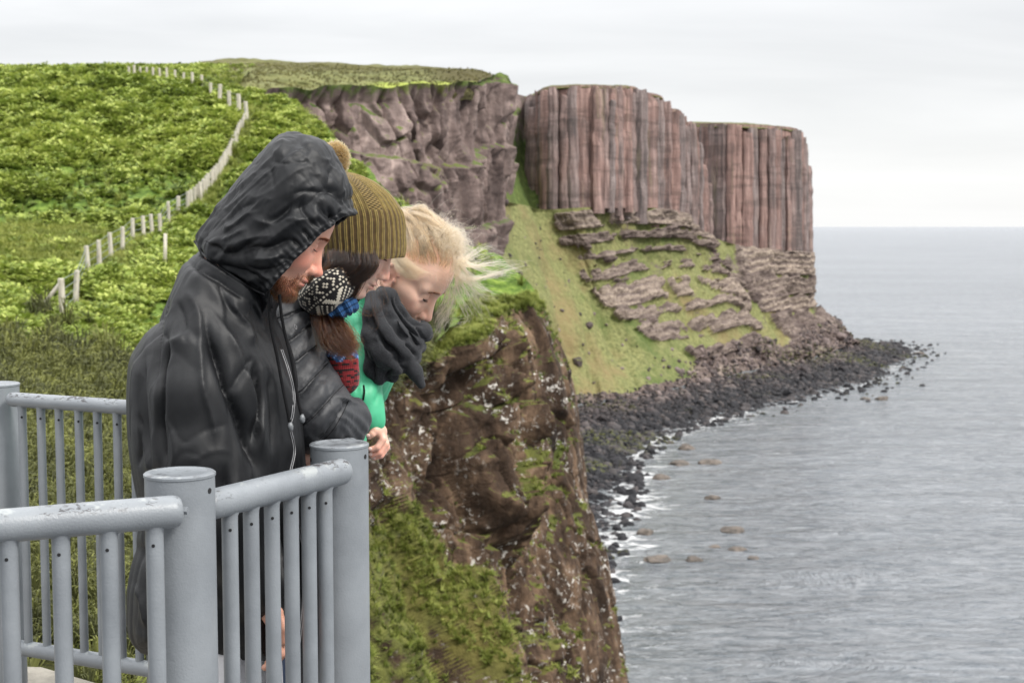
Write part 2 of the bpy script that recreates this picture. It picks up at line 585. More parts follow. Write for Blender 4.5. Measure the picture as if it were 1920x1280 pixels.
def sample_grid(G, W, n, seed=0):
    """random surface points on a grid, probability weight per cell"""
    r = np.random.default_rng(seed)
    nr, nc = G.shape[:2]
    w = W[:-1, :-1].ravel(); w = w / w.sum()
    k = r.choice(len(w), n, p=w)
    i, j = k // (nc - 1), k % (nc - 1)
    a, b = r.random(n)[:, None], r.random(n)[:, None]
    return (G[i, j] * (1 - a) * (1 - b) + G[i + 1, j] * a * (1 - b) + G[i, j + 1] * (1 - a) * b + G[i + 1, j + 1] * a * b), i, j


def cell_area(G):
    du = np.gradient(G, axis=1); dv = np.gradient(G, axis=0)
    return np.linalg.norm(np.cross(du, dv), axis=-1)


posts = [(118, 602, 540), (142, 573, 522), (166, 520, 482), (187, 507, 464), (209, 490, 446), (230, 477, 433), (249, 458, 430), (270, 452, 424), (286, 447, 422), (301, 446, 410), (317, 420, 398),
         (352, 398, 380), (365, 388, 370), (377, 378, 361), (386, 366, 350), (396, 356, 340), (404, 346, 329), (411, 336, 318), (417, 326, 308), (422, 316, 298), (427, 306, 287), (432, 295, 276), (437, 284, 266),
         (442, 274, 256), (447, 262, 245), (452, 252, 234), (458, 240, 222), (463, 234, 204), (449, 220, 208), (430, 210, 196), (412, 198, 184), (395, 187, 171), (378, 170, 158), (361, 165, 152), (344, 161, 149),
         (328, 156, 144), (313, 152, 140), (300, 151, 139), (287, 150, 138), (275, 149, 138), (263, 149, 139), (252, 150, 141), (242, 151, 143)]
PP = lambda rows: [[P(*c) for c in r] for r in rows]

# ---------------------------------------------------------------- hill on the left
H_ctrl = [
    [(-900, 136, 520), (-400, 136, 480), (0, 138, 480), (200, 136, 480), (350, 134, 460), (430, 132, 440), (500, 130, 430)],
    [(-900, 122, 400), (-400, 126, 400), (0, 134, 400), (180, 131, 390), (300, 132, 370), (400, 133, 360), (470, 134, 350)],
    [(-900, 150, 300), (-400, 150, 300), (0, 152, 300), (150, 150, 300), (270, 147, 285), (370, 158, 270), (448, 168, 262)],
    [(-900, 190, 220), (-400, 190, 220), (0, 190, 220), (150, 185, 220), (320, 182, 215), (430, 195, 205), (548, 207, 200)],
    [(-900, 245, 160), (-400, 245, 160), (0, 240, 160), (150, 240, 158), (300, 240, 152), (455, 236, 143), (618, 250, 140)],
    [(-900, 310, 120), (-400, 310, 120), (0, 305, 120), (150, 310, 118), (300, 320, 112), (430, 325, 108), (692, 325, 105)],
    [(-900, 400, 85), (-400, 400, 85), (0, 400, 88), (150, 410, 85), (300, 430, 80), (450, 440, 78), (840, 445, 75)],
    [(-900, 450, 72), (-400, 440, 72), (0, 445, 76), (150, 455, 72), (290, 470, 68), (480, 490, 64), (950, 495, 63)],
    [(-900, 520, 52), (-400, 510, 52), (0, 510, 60), (150, 530, 57), (280, 560, 54), (450, 590, 52), (1002, 548, 59)],
    [(-900, 600, 35), (-400, 600, 35), (0, 600, 42), (118, 615, 46), (280, 660, 42), (500, 700, 42), (900, 568, 50)],
    [(-900, 740, 20), (-400, 740, 20), (0, 730, 24), (118, 760, 25), (280, 810, 26), (450, 830, 28), (740, 720, 36)],
    [(-900, 900, 12), (-400, 900, 12), (0, 890, 14), (118, 910, 14), (280, 950, 15), (400, 1000, 17), (640, 730, 30)],
    [(-900, 1150, 7.5), (-400, 1150, 7.5), (0, 1120, 8.5), (118, 1140, 8.8), (280, 1160, 10), (400, 1180, 12), (560, 1000, 22)],
    [(-900, 1500, 5), (-400, 1500, 5), (0, 1430, 5.5), (118, 1440, 5.5), (280, 1440, 6), (400, 1460, 7), (520, 1400, 12)],
]
G0, tr, tc = sheet(PP(H_ctrl), 620, 420)
TR = np.repeat(tr[:, None], len(tc), 1); TC = np.repeat(tc[None], len(tr), 0)
N0 = gnormals(G0); N0[N0[..., 2] < 0] *= -1
dist = G0[..., 1]
heath = sstep(2.55, 1.6, TR + 0.5 * fbm(G0 * 0.02, 3, 5)) * 0.85
meadow = sstep(1.0, 0.7, np.abs(TR - 7.3 + 0.05 * TC + 0.25 * fbm(G0 * 0.08, 2, 9))) * sstep(4.4, 3.4, TC + 0.5 * fbm(G0 * 0.05, 2, 3))
brown = sstep(9.0, 10.4, TR + 0.5 * fbm(G0 * 0.25, 3, 8)) * 0.75
edge = sstep(6.0, 5.8, TC)
Lmp = G0.copy(); Lmp[..., 2] *= 0.3
amp = np.clip(dist / 82, 0.25, 2.6)
mound = (1 - ridged(Lmp * 0.22, 1, 3)) * 0.25 + fbm(Lmp * 0.42, 3, 2) * 0.8 + fbm(Lmp * 0.12, 2, 12) * 1.0
uu_, vv_ = project(G0.reshape(-1, 3))
strip = np.clip(stroke(uu_, vv_ - 2, [(a, b) for a, b, c in posts], 1.0, 7, 11, 0, 0), 0, 1).reshape(TR.shape)
strip = np.maximum(strip, np.clip(stroke(uu_, vv_, [(a + 8, b) for a, b, c in posts[9:30]], 1.0, 6, 12, 0, 0), 0, 1).reshape(TR.shape))
gl = (1 - 0.85 * strip) * mound * amp * (1 - 0.85 * meadow) * (1 - 0.7 * heath) * (0.35 + 0.65 * edge)
GH = G0 + np.array([0, 0, 1.0]) * gl[..., None]
hill = mesh_obj('hill', GH.reshape(-1, 3), grid_faces(*GH.shape[:2]), M_ground)
tag(hill, kind='structure')
vattr(hill, 'heath', heath.ravel()); vattr(hill, 'meadow', np.maximum(meadow, strip * 0.8).ravel()); vattr(hill, 'brown', brown.ravel())

# bracken on the hill
ferns = [fern_mesh('bracken_a', 12, 1, mat=M_fern), fern_mesh('bracken_b', 10, 2, 0.6, mat=M_fern), fern_mesh('bracken_c', 14, 3, 0.35, mat=M_fern)]
A = cell_area(GH)
vis = sstep(1.0, 1.25, TR)
fbn = fbm(Lmp * 0.16, 3, 21)
hollow = sstep(0.34, 0.04, mound)       # fewer ferns in the hollows between the mounds: dark gaps show
W = A / np.maximum(dist, 25) ** 1.75 * (1 - 0.97 * meadow) * (1 - 0.9 * heath) * (1 - 0.985 * sstep(9.35, 10.3, TR + 0.3 * fbm(G0 * 0.15, 2, 88))) * (dist > 22) * (TC > 0.4) * (1 - 0.96 * hollow) * (1 - 0.95 * np.clip(strip * 1.5, 0, 1)) * (TC < 5.93) * (1 - 0.9 * sstep(5.2, 5.8, TC) * sstep(6.8, 7.6, TR))
pts, ii, jj = sample_grid(GH, W, 130000, 3)
dd = dist[ii, jj]
scl = RNG.uniform(0.25, 0.66, len(pts)) * np.clip(dd / 75, 0.55, 3.5) ** 0.8 * (1 - 0.45 * sstep(4.6, 5.6, TC[ii, jj]))
pts[:, 2] += 0.15 * scl
tag(scatter('bracken', pts, scl, ferns, tilt=0.22), 'bright green bracken covering the hillside', None)
# heather and low bushes just behind the railing
bushes = [fern_mesh('bush_a', 44, 5, 1.0, 0.8, 0.035, M_bush), fern_mesh('bush_b', 50, 6, 0.8, 0.9, 0.03, M_bush), fern_mesh('bush_c', 40, 7, 0.5, 0.8, 0.05, M_bush)]
W = A / np.maximum(dist, 6) ** 1.3 * sstep(9.1, 10.1, TR + 0.3 * fbm(G0 * 0.15, 2, 88)) * (TC > 0.8) * (0.15 + sstep(-0.2, 0.35, fbm(G0 * 0.35, 3, 33)))
pts, ii, jj = sample_grid(GH, W, 20000, 4)
dd = dist[ii, jj]
scl = RNG.uniform(0.16, 0.42, len(pts)) * np.clip(dd / 22, 0.35, 1.6)
tag(scatter('heather', pts, scl, bushes, tilt=0.3, seed=5), 'dull green heather and low bushes below the railing')
# meadow grass tufts
tufts = [tuft_mesh('tuft_a', 22, 1, M_tuft), tuft_mesh('tuft_b', 26, 2, M_tuft, 0.8, 0.7)]
W = A / np.maximum(dist, 12) ** 1.6 * (0.05 + meadow + 0.9 * strip + 0.8 * heath * (dist < 330) + 0.12 * sstep(8.8, 10, TR)) * (TC > 0.8)
pts, ii, jj = sample_grid(GH, W, 13000, 6)
dd = dist[ii, jj]
tag(scatter('meadow_grass', pts, RNG.uniform(0.2, 0.45, len(pts)) * np.clip(dd / 40, 0.5, 4), tufts, seed=8), 'short grass in the clearings of the hillside')

# ---------------------------------------------------------------- plateau above the left cliff
I_ctrl = [
    [(380, 126, 560), (470, 124, 560), (560, 126, 560), (640, 128, 560), (720, 130, 560), (800, 133, 560), (880, 144, 560), (935, 165, 560)],
    [(380, 123, 430), (470, 120, 430), (560, 121, 430), (640, 123, 430), (720, 125, 430), (800, 128, 430), (880, 137, 430), (925, 152, 420)],
    [(390, 150, 350), (480, 146, 350), (560, 146, 355), (640, 148, 360), (720, 151, 365), (800, 150, 372), (870, 147, 385), (930, 152, 400)],
    [(400, 176, 298), (480, 167, 312), (560, 169, 324), (640, 168, 337), (720, 168, 347), (800, 168, 360), (880, 167, 372), (925, 148, 395)],
    [(400, 190, 298), (480, 185, 312), (560, 187, 324), (640, 186, 337), (720, 186, 347), (800, 186, 360), (880, 184, 372), (925, 170, 395)],
]
G1, tr1, tc1 = sheet(PP(I_ctrl), 120, 260)
TR1 = np.repeat(tr1[:, None], len(tc1), 1); TC1 = np.repeat(tc1[None], len(tr1), 0)
G1[..., 2] += fbm(G1 * 0.03, 4, 4) * 2.2 + fbm(G1 * 0.15, 3, 5) * 0.8
G1[-110:, :, 1] += (fbm(G1[-110:] * 0.06, 3, 19) * 7)
pl = mesh_obj('plateau', G1.reshape(-1, 3), grid_faces(*G1.shape[:2]), M_ground)
tag(pl, kind='structure')
b1 = sstep(0.35, 0.1, np.abs(TR1 - 2.55 - 0.1 * np.sin(TC1 * 2))) * sstep(3.4, 4.0, TC1)
hh = np.clip(1 - b1, 0, 1) * 0.95
vattr(pl, 'heath', hh.ravel()); vattr(pl, 'meadow', (b1 * 0.8).ravel()); vattr(pl, 'brown', (sstep(-0.1, 0.4, fbm(G1 * np.array([0.02, 0.008, 0.02]), 3, 66)) * 0.8 * (1 - b1)).ravel())

pts, ii, jj = sample_grid(G1, cell_area(G1) * (TR1 > 1.0), 5000, 77)
M_heath = mat_leafy('heath_grass', (0.05, 0.045, 0.02), (0.14, 0.13, 0.05), (0.26, 0.25, 0.09), 0.02)
scatter('plateau_grass', pts, RNG.uniform(0.3, 1.0, len(pts)), [tuft_mesh('htuft_a', 20, 15, M_heath), tuft_mesh('htuft_b', 20, 16, M_heath, 0.7, 0.9)], seed=78)
# ---------------------------------------------------------------- left cliff (weathered brown wall)
cu = [380, 440, 500, 560, 620, 680, 740, 800, 860, 905, 930, 948, 962, 968]
cv = [182, 174, 168, 170, 170, 169, 169, 169, 167, 140, 137, 150, 166, 180]
cd = [285, 295, 303, 312, 322, 330, 338, 348, 357, 378, 392, 402, 415, 470]
bu = [380, 440, 500, 560, 620, 680, 740, 800, 855, 893, 916, 930, 940, 946]
bd = [262, 270, 278, 286, 296, 303, 310, 320, 330, 346, 358, 368, 385, 455]
rows = []
for t in np.linspace(0, 1, 6):
    rows.append([P(cu[i] * (1 - t) + bu[i] * t, cv[i] * (1 - t) + 640 * t, cd[i] * (1 - t) + bd[i] * t) for i in range(len(cu))])
G2, tr2, tc2 = sheet(rows, 330, 520)
N2 = gnormals(G2)
if N2[..., 1].mean() > 0: N2 = -N2
N2[..., 2] *= 0.15
q = G2.copy(); q[..., 2] *= 0.22
wob = np.stack([fbm(G2 * 0.03, 2, 41), fbm(G2 * 0.03, 2, 42), 0 * q[..., 0]], -1)
q = q + wob * 8
F1, F2, R = voronoi2(q * 0.075, 11)
f1, f2, r2 = voronoi2(q * 0.24, 17)
disp = (R - 0.5) * 9 * sstep(0, 0.25, F2 - F1) + (0.5 - F1) * 5 + fbm(q * 0.06, 4, 2) * 5
disp += (r2 - 0.5) * 2.6 * sstep(0, 0.2, f2 - f1) - 1.8 * sstep(0.22, 0.0, f2 - f1) + fbm(G2 * 0.25, 4, 6) * 1.6
topf = np.clip(np.repeat((tr2 / 0.22)[:, None], len(tc2), 1), 0, 1)
disp *= (0.25 + 0.75 * topf) * (0.25 + 0.75 * sstep(13.0, 10.2, np.repeat(tc2[None], len(tr2), 0)))
# broken ledges: step the wall outwards below some heights
zz = G2[..., 2] + fbm(G2 * np.array([.02, .02, .02]), 3, 9) * 8
led = sstep(0.0, 0.08, (zz * 0.055) % 1.0) * 1.0 - (zz * 0.055) % 1.0
disp += led * -3.0 * topf
G2 = G2 + N2 * disp[..., None]
G2[..., 2] += (1 - topf) * (fbm(G2 * np.array([0.045, 0.02, 0.0]), 4, 91) * 7 - 1.0)
cl = mesh_obj('cliff', G2.reshape(-1, 3), grid_faces(*G2.shape[:2]), M_rockD)
tag(cl, kind='structure')
nn = gnormals(G2)
if nn[..., 1].mean() > 0: nn = -nn
gm = sstep(0.35, 0.75, nn[..., 2]) * 0.55 + sstep(0.05, 0.45, fbm(G2 * 0.035, 4, 77)) * 0.42 + (1 - topf) * 0.25
gm += sstep(0.12, 0.0, np.repeat((tr2 / 5)[:, None], len(tc2), 1)) * 0.35 * sstep(1.5, 3, np.repeat(tc2[None], len(tr2), 0))
vattr(cl, 'green', np.clip(gm, 0, 1).ravel())

# ---------------------------------------------------------------- ravine between the cliffs
rows = [[P(u, v, d) for u, v, d in r] for r in [
    [(950, 168, 520), (975, 178, 520), (990, 180, 525), (1010, 178, 520), (1030, 175, 515)],
    [(945, 250, 490), (970, 250, 505), (985, 250, 515), (1003, 250, 510), (1030, 250, 500)],
    [(935, 340, 450), (965, 340, 480), (985, 345, 492), (1005, 350, 492), (1035, 350, 486)],
    [(925, 430, 420), (965, 440, 440), (1000, 450, 468), (1025, 450, 478), (1050, 450, 478)]]]
G3, tr3, tc3 = sheet(rows, 120, 70)
G3[..., 1] += fbm(G3 * 0.06, 4, 3) * 5
rv = mesh_obj('ravine', G3.reshape(-1, 3), grid_faces(*G3.shape[:2]), M_rockD); tag(rv, kind='structure')
vattr(rv, 'green', np.clip(0.62 + 0.5 * fbm(G3 * 0.05, 3, 8), 0, 1).ravel())

# ---------------------------------------------------------------- layered lower cliff and grass slope of the far headland
ZB = SEA + 3.0
E_ctrl = [
    [(900, 370, 400), (985, 385, 464), (1020, 393, 479), (1100, 389, 480), (1200, 389, 505), (1280, 398, 527), (1325, 440, 554), (1400, 463, 584), (1460, 468, 603), (1514, 472, 628), (1508, 472, 680)],
    [(925, 480, 395), (1015, 500, 450), (1062, 500, 472), (1130, 500, 478), (1220, 490, 506), (1300, 490, 530), (1360, 515, 556), (1420, 530, 575), (1475, 530, 602), (1517, 530, 630), (1510, 530, 690)],
    [(955, 570, 400), (1048, 600, 436), (1104, 592, 460), (1175, 590, 470), (1262, 575, 500), (1340, 562, 525), (1395, 575, 550), (1440, 583, 570), (1492, 580, 602), (1528, 572, 632), (1520, 572, 700)],
    [(1000, 680, 410), (1078, 690, 432), (1142, 672, 450), (1222, 662, 465), (1312, 645, 494), (1382, 630, 522), (1432, 632, 546), (1475, 632, 566), (1527, 620, 602), (1565, 608, 632), (1550, 608, 710)],
]
rows = PP(E_ctrl) + [[Pz(*c, ZB) for c in [(1030, 775), (1100, 757), (1180, 747), (1270, 727), (1350, 707), (1420, 692), (1470, 682), (1520, 674), (1570, 657), (1612, 647), (1600, 640)]]]
G4, tr4, tc4 = sheet(rows, 420, 560)
TR4 = np.repeat(tr4[:, None], len(tc4), 1); TC4 = np.repeat(tc4[None], len(tr4), 0)
N4 = gnormals(G4)
if N4[..., 1].mean() > 0: N4 = -N4
warp = fbm(G4 * 0.018, 3, 2) * 0.6 + TC4 * 0.03
T = TR4 + warp * 0.35
slope = sstep(2.0, 1.35, TC4 - 0.62 * (TR4 - 0.4) + 0.25 * fbm(G4 * 0.03, 2, 3))     # plain grass slope at the left
brk = fbm(G4 * 0.045, 3, 31) + 0.18


def tier(t0, t1, depth, jag=3.0, c0=1.3, c1=11, seed=0, thr=-0.25):
    """a rock band between rows t0..t1, with its broken ends"""
    on = sstep(c0, c0 + 0.3, TC4) * sstep(c1, c1 - 0.3, TC4) * sstep(thr, thr + 0.16, brk + 0.35 * fbm(G4 * 0.09, 2, seed)) * (1 - slope)
    m = sstep(t0, t0 + 0.05, T) * sstep(t1 + 0.04, t1, T) * on
    return m * depth, m


fine = fbm(G4 * np.array([0.12, 0.12, 0.22]), 5, 8, 0.6); coarse = fbm(G4 * np.array([0.035, 0.035, 0.02]), 3, 31)
gully = ridged(np.stack([TC4 * 1.35, TR4 * 0.35, 0 * T], -1), 2, 12)          # drainage lines running down the face
b = np.full_like(T, -1.0); pale = np.zeros_like(T); ledge = np.zeros_like(T)
for (t0, t1, c0, c1, bias, pl) in [(0.02, 0.34, 2.0, 6.3, 0.15, 0.75), (0.42, 0.60, 2.0, 6.0, 0.0, 0.15), (0.74, 0.86, 2.3, 5.6, -0.15, 0.3), (1.02, 1.24, 2.2, 6.6, 0.0, 0.5),
                                   (1.40, 1.86, 2.3, 6.6, 0.12, 0.85), (1.96, 2.18, 2.2, 6.4, 0.1, 0.6), (2.36, 2.80, 2.4, 6.3, 0.45, 0.5), (3.05, 3.40, 3.4, 6.3, 0.1, 0.0),
                                   (0.02, 0.80, 6.6, 10.7, 0.8, 1.0), (0.92, 1.50, 6.6, 10.7, 0.45, 0.45), (1.60, 2.10, 6.7, 10.7, 0.6, 0.9), (2.25, 3.3, 7.0, 10.7, 0.35, 0.1)]:
    inside = sstep(t0 - 0.02, t0 + 0.10, T) * sstep(t1 + 0.03, t1, T) * sstep(c0, c0 + 0.3, TC4) * sstep(c1, c1 - 0.3, TC4)
    val = inside * (1.0 + bias) - (1 - inside)
    b = np.maximum(b, val); pale = np.maximum(pale, inside * pl)
big_ = fbm(G4 * np.array([0.03, 0.03, 0.05]), 3, 131)
rockv = b * 0.36 + fine * 0.85 + coarse * 0.45 + big_ * 0.9 + 0.13 + sstep(6.2, 6.8, TC4) * 0.25 - np.clip(gully - 0.35, 0, 1) * 1.1 - slope * 2.0
bands = sstep(-0.08, 0.10, rockv + 0.03)
rag = fine
strat = (G4[..., 2] * 0.42 + 0.6 * fbm(G4 * 0.03, 2, 5)) % 1.0
vcr = ridged(np.stack([TC4 * 9, TR4 * 1.2, 0 * T], -1), 2, 3)
disp = bands * (1.2 + rag * 3.0 + sstep(0, 0.15, strat) * 0.5 - np.clip(vcr - 0.5, 0, 1) * 1.6) + fbm(G4 * 0.05, 4, 15) * 2.0 * (1 - 0.7 * slope) + fbm(G4 * 0.35, 3, 16) * 0.4 - np.clip(gully - 0.3, 0, 1) * 3.0 * (1 - slope)
talus = sstep(3.3, 3.75, T + 0.35 * fbm(G4 * 0.04, 3, 51) + 0.08 * (TC4 - 3)) * sstep(2.6, 4.2, TC4 + 0.5 * fbm(G4 * 0.03, 2, 52))
talus = np.maximum(talus, sstep(3.78, 3.92, T))
disp += talus * fbm(G4 * 0.3, 3, 19) * 1.8
# furrows running down the grass slope
disp += slope * fbm(np.stack([TC4 * 3.2 + TR4 * 0.3, TR4 * 0.5, 0 * T], -1), 3, 44) * 3.0
G4 = G4 + N4 * (disp * sstep(0, 0.03, TR4))[..., None]
lc = mesh_obj('lower_cliff', G4.reshape(-1, 3), grid_faces(*G4.shape[:2]), M_tier); tag(lc, kind='structure')
green = 1.0 - 0.95 * bands - talus * 0.95 + 0.1 * fbm(G4 * 0.1, 3, 1)
green -= (1 - slope) * sstep(0.0, 0.5, fbm(G4 * 0.08, 3, 93)) * 0.42
right = sstep(5.8, 6.6, TC4); green -= right * 0.22
vattr(lc, 'green', np.clip(green, 0, 1).ravel())
vattr(lc, 'band', np.clip(0.8 * pale * sstep(0.3, 0.62, 1 - strat * 0.8 + 0.5 * rag), 0, 1).ravel())

# ---------------------------------------------------------------- boulder beach
bp = [((860, 980), (1030, 1500)), ((930, 900), (1080, 1300)), ((990, 820), (1122, 1090)), ((1040, 772), (1158, 1000)), ((1100, 760), (1190, 925)), ((1180, 750), (1212, 850)), ((1270, 730), (1300, 806)), ((1350, 710), (1420, 774)),
      ((1420, 695), (1550, 742)), ((1470, 685), (1625, 722)), ((1520, 677), (1672, 697)), ((1570, 660), (1700, 675)), ((1605, 650), (1716, 660)), ((1600, 642), (1680, 648)), ((1560, 636), (1600, 640))]
rows = []
for t in np.linspace(0, 1, 6):
    r = []
    for a, b in bp:
        pa, pb = Pz(*a, ZB + 0.5), Pz(*b, SEA - 0.8)
        q = pa * (1 - t) + pb * t
        q[2] = (ZB + 0.8) * (1 - t) ** 1.3 + (SEA - 0.8) * (1 - (1 - t) ** 1.3)
        r.append(q)
    rows.append(r)
G5, tr5, tc5 = sheet(rows, 110, 420)
TR5 = np.repeat(tr5[:, None], len(tc5), 1) / 5
G5[..., 2] += fbm(G5 * 0.12, 4, 3) * 1.3 * (1 - 0.5 * TR5)
bc = mesh_obj('beach', G5.reshape(-1, 3), grid_faces(*G5.shape[:2]), M_beach); tag(bc, kind='structure')
vattr(bc, 'green', np.clip(0.25 * sstep(0, 0.5, fbm(G5 * 0.04, 3, 8)), 0, 1).ravel())


def mat_boulder():
    k = NT('boulder_rock'); p = k.pos()
    oi = k.n('ShaderNodeObjectInfo').outputs['Random']
    n = k.noise(p, 0.9, 5, 0.6); big = k.noise(p, 0.035, 3)
    dark = k.ramp(oi, [(0.0, (0.008, 0.008, 0.010)), (0.7, (0.024, 0.023, 0.026)), (1.0, (0.07, 0.06, 0.058))])
    up = k.ramp(oi, [(0.0, (0.025, 0.02, 0.02)), (0.6, (0.085, 0.064, 0.06)), (1.0, (0.22, 0.17, 0.155))])
    z = k.n('ShaderNodeSeparateXYZ'); k.l(p, z.inputs[0])
    hz = k.n('ShaderNodeMapRange'); hz.inputs[1].default_value = SEA + 2.2; hz.inputs[2].default_value = SEA + 5.5
    k.l(z.outputs['Z'], hz.inputs[0])
    c = k.mix(hz.outputs[0], dark, up)
    gr = k.math('MULTIPLY', k.ramp(big, [(0.52, 0.0), (0.6, 1.0)]), k.ramp(n, [(0.5, 0.0), (0.6, 0.8)]))
    c = k.mix(gr, c, (0.09, 0.095, 0.025))
    k.set(base=c, rough=0.75, spec=0.3); k.bump(n, 0.5, 0.3)
    return k.m


M_boulder = mat_boulder()
rocks = [rock_mesh('boulder_%s' % 'abcd'[i], i + 1, M_boulder, 2, 0.7) for i in range(4)]
W = cell_area(G5) * (0.5 + 0.9 * TR5)
pts, ii, jj = sample_grid(G5, W, 23000, 11)
scl = np.exp(RNG.normal(-0.2, 0.5, len(pts))) * 0.66
# a fringe of single stones reaching out into the water
k = RNG.integers(0, G5.shape[1], 420); e = G5[-1, k].copy(); inw = G5[-1, k] - G5[-20, k]; inw[:, 2] = 0
inw /= np.linalg.norm(inw, axis=1, keepdims=True) + 1e-9
e += inw * (np.abs(RNG.normal(0, 7, len(k)))[:, None]); e[:, 2] = SEA - 0.15
t4p, i4, j4 = sample_grid(G4, cell_area(G4) * (talus + 0.02 * slope), 3500, 12)
pts = np.concatenate([pts, e, t4p]); scl = np.concatenate([scl, RNG.uniform(0.5, 1.5, len(k)), np.exp(RNG.normal(-0.1, 0.5, len(t4p))) * 0.6])
tag(scatter('boulders', pts, scl, rocks, tilt=0.7, seed=9), 'dark tumbled boulders along the foot of the cliffs')

# ---------------------------------------------------------------- basalt column faces of the far headland
def colpath(pts, n):
    """pts: (u, vtop, vbase, d) -> dense list by arc length in plan"""
    K = np.array(pts, float)
    t = np.linspace(0, len(K) - 1, 400)
    Q = cr1(K, t)
    X = np.array([P(a[0], a[1], a[3]) for a in Q]); B = np.array([P(a[0], a[2], a[3] - 3) for a in Q])
    s = np.concatenate([[0], np.cumsum(np.linalg.norm(np.diff(X[:, :2], axis=0), axis=1))])
    return Q, X, B, s


def columns(pts, parent, seed, wmin=1.8, wmax=5.0):
    r = np.random.default_rng(seed)
    Q, X, B, s = colpath(pts, 0)
    # backing wall
    ti = np.linspace(0, s[-1], 160)
    Xi = np.stack([np.interp(ti, s, X[:, k]) for k in range(3)], 1); Bi = np.stack([np.interp(ti, s, B[:, k]) for k in range(3)], 1)
    rows = []
    for t in np.linspace(0, 1, 60):
        rows.append(Xi * (1 - t) + Bi * t)
    Gb = np.array(rows); Gb[..., 1] += 0.6 + fbm(Gb * np.array([0.2, 0.2, 0.03]), 3, seed) * 2.0
    Gb[0, :, 2] += 0.4
    w = mesh_obj('rock_face', Gb.reshape(-1, 3), grid_faces(*Gb.shape[:2]), M_column, parent)
    cur = 0.0; depthoff = 0.0
    while cur < s[-1]:
        wd = r.uniform(wmin, wmax) * (1.5 if r.random() < 0.15 else 1)
        c = cur + wd / 2
        if c > s[-1]: break
        top = np.array([np.interp(c, s, X[:, k]) for k in range(3)]); bot = np.array([np.interp(c, s, B[:, k]) for k in range(3)])
        e = np.array([np.interp(min(c + 1, s[-1]), s, X[:, k]) - np.interp(max(c - 1, 0), s, X[:, k]) for k in range(3)])
        ang = math.atan2(e[1], e[0])
        depthoff = depthoff * 0.5 + r.normal(0, 1.0)
        rec = depthoff + (3.6 if r.random() < 0.13 else 0)
        ns = 7
        nz = 16
        tlev = np.linspace(0, 1, nz)
        V = np.zeros((nz, ns, 3))
        th = np.array([-3.05, -2.45, -1.9, -1.3, -0.65, 0.3, 2.4]) + r.normal(0, 0.12, ns)
        rr = wd * 0.56 * np.array([1, 1.03, 0.98, 1.02, 1, 1.1, 1.1]) * r.uniform(0.9, 1.1, ns)
        drop = r.uniform(0, 1.8) + (5 * r.random() if r.random() < 0.14 else 0)
        cut = r.uniform(-2.0, 4.5)
        for i, t in enumerate(tlev):
            cz = top * (1 - t) + bot * t
            z0, z1 = top[2] - drop, bot[2] - cut
            cz[2] = z0 * (1 - t) + z1 * t
            flare = 1.0 + 0.10 * t - 0.12 * (i == 0)
            jx = 0.4 * noise3(np.array([[c * 3.1, i * 0.8, seed]]), 4)[0]; jy = 0.35 * noise3(np.array([[c * 1.7, i * 0.7, seed + 9]]), 5)[0]
            lx = rr * np.cos(th) * flare; ly = rr * np.sin(th) * flare * 0.9 + rec - 0.6 + jy
            V[i, :, 0] = cz[0] + lx * math.cos(ang) - ly * math.sin(ang) + jx
            V[i, :, 1] = cz[1] + lx * math.sin(ang) + ly * math.cos(ang)
            V[i, :, 2] = cz[2] + (r.normal(0, 0.35, ns) if i == 0 else 0)
        F = [tuple(x) for x in grid_faces(nz, ns, wrap=True)] + [tuple(range(ns))[::-1]]
        o = mesh_obj('basalt_column', V.reshape(-1, 3), F, M_column, parent, smooth=False)
        cur += wd * 0.80
    return w


hl = empty('headland', (30, 520, 0)); tag(hl, kind='structure')
columns([(1001, 184, 415, 525), (1004, 176, 405, 502), (1018, 168, 402, 488), (1040, 164, 402, 485), (1100, 162, 400, 485), (1150, 163, 398, 495), (1190, 165, 400, 508), (1206, 174, 402, 514), (1240, 181, 406, 522),
         (1251, 203, 410, 528), (1275, 209, 420, 536), (1289, 229, 432, 545), (1302, 240, 445, 556), (1322, 340, 465, 575)], hl, 3)
columns([(1290, 234, 440, 640), (1312, 233, 470, 612), (1345, 233, 476, 598), (1400, 235, 478, 600), (1450, 238, 480, 610), (1485, 241, 480, 622), (1499, 247, 480, 630), (1506, 275, 480, 648), (1512, 340, 480, 668)], hl, 5, 2.0, 5.2)


def cap(name, front, back, seed):
    A_ = np.array([P(*c) for c in front]); B_ = np.array([P(*c) for c in back])
    Gc, _, _ = sheet([A_ + [0, 3.5, -1.5], A_ + [0, 0.8, 0.1], A_ * 0.6 + B_ * 0.4 + [0, 0, 0.6], B_], 30, 160)
    Gc[..., 2] += fbm(Gc * 0.2, 3, seed) * 0.5
    o = mesh_obj(name, Gc.reshape(-1, 3), grid_faces(30, 160), M_ground, hl)
    n = Gc.shape[0] * Gc.shape[1]
    vattr(o, 'heath', np.full(n, 0.9)); vattr(o, 'meadow', np.zeros(n)); vattr(o, 'brown', np.full(n, 0.35))


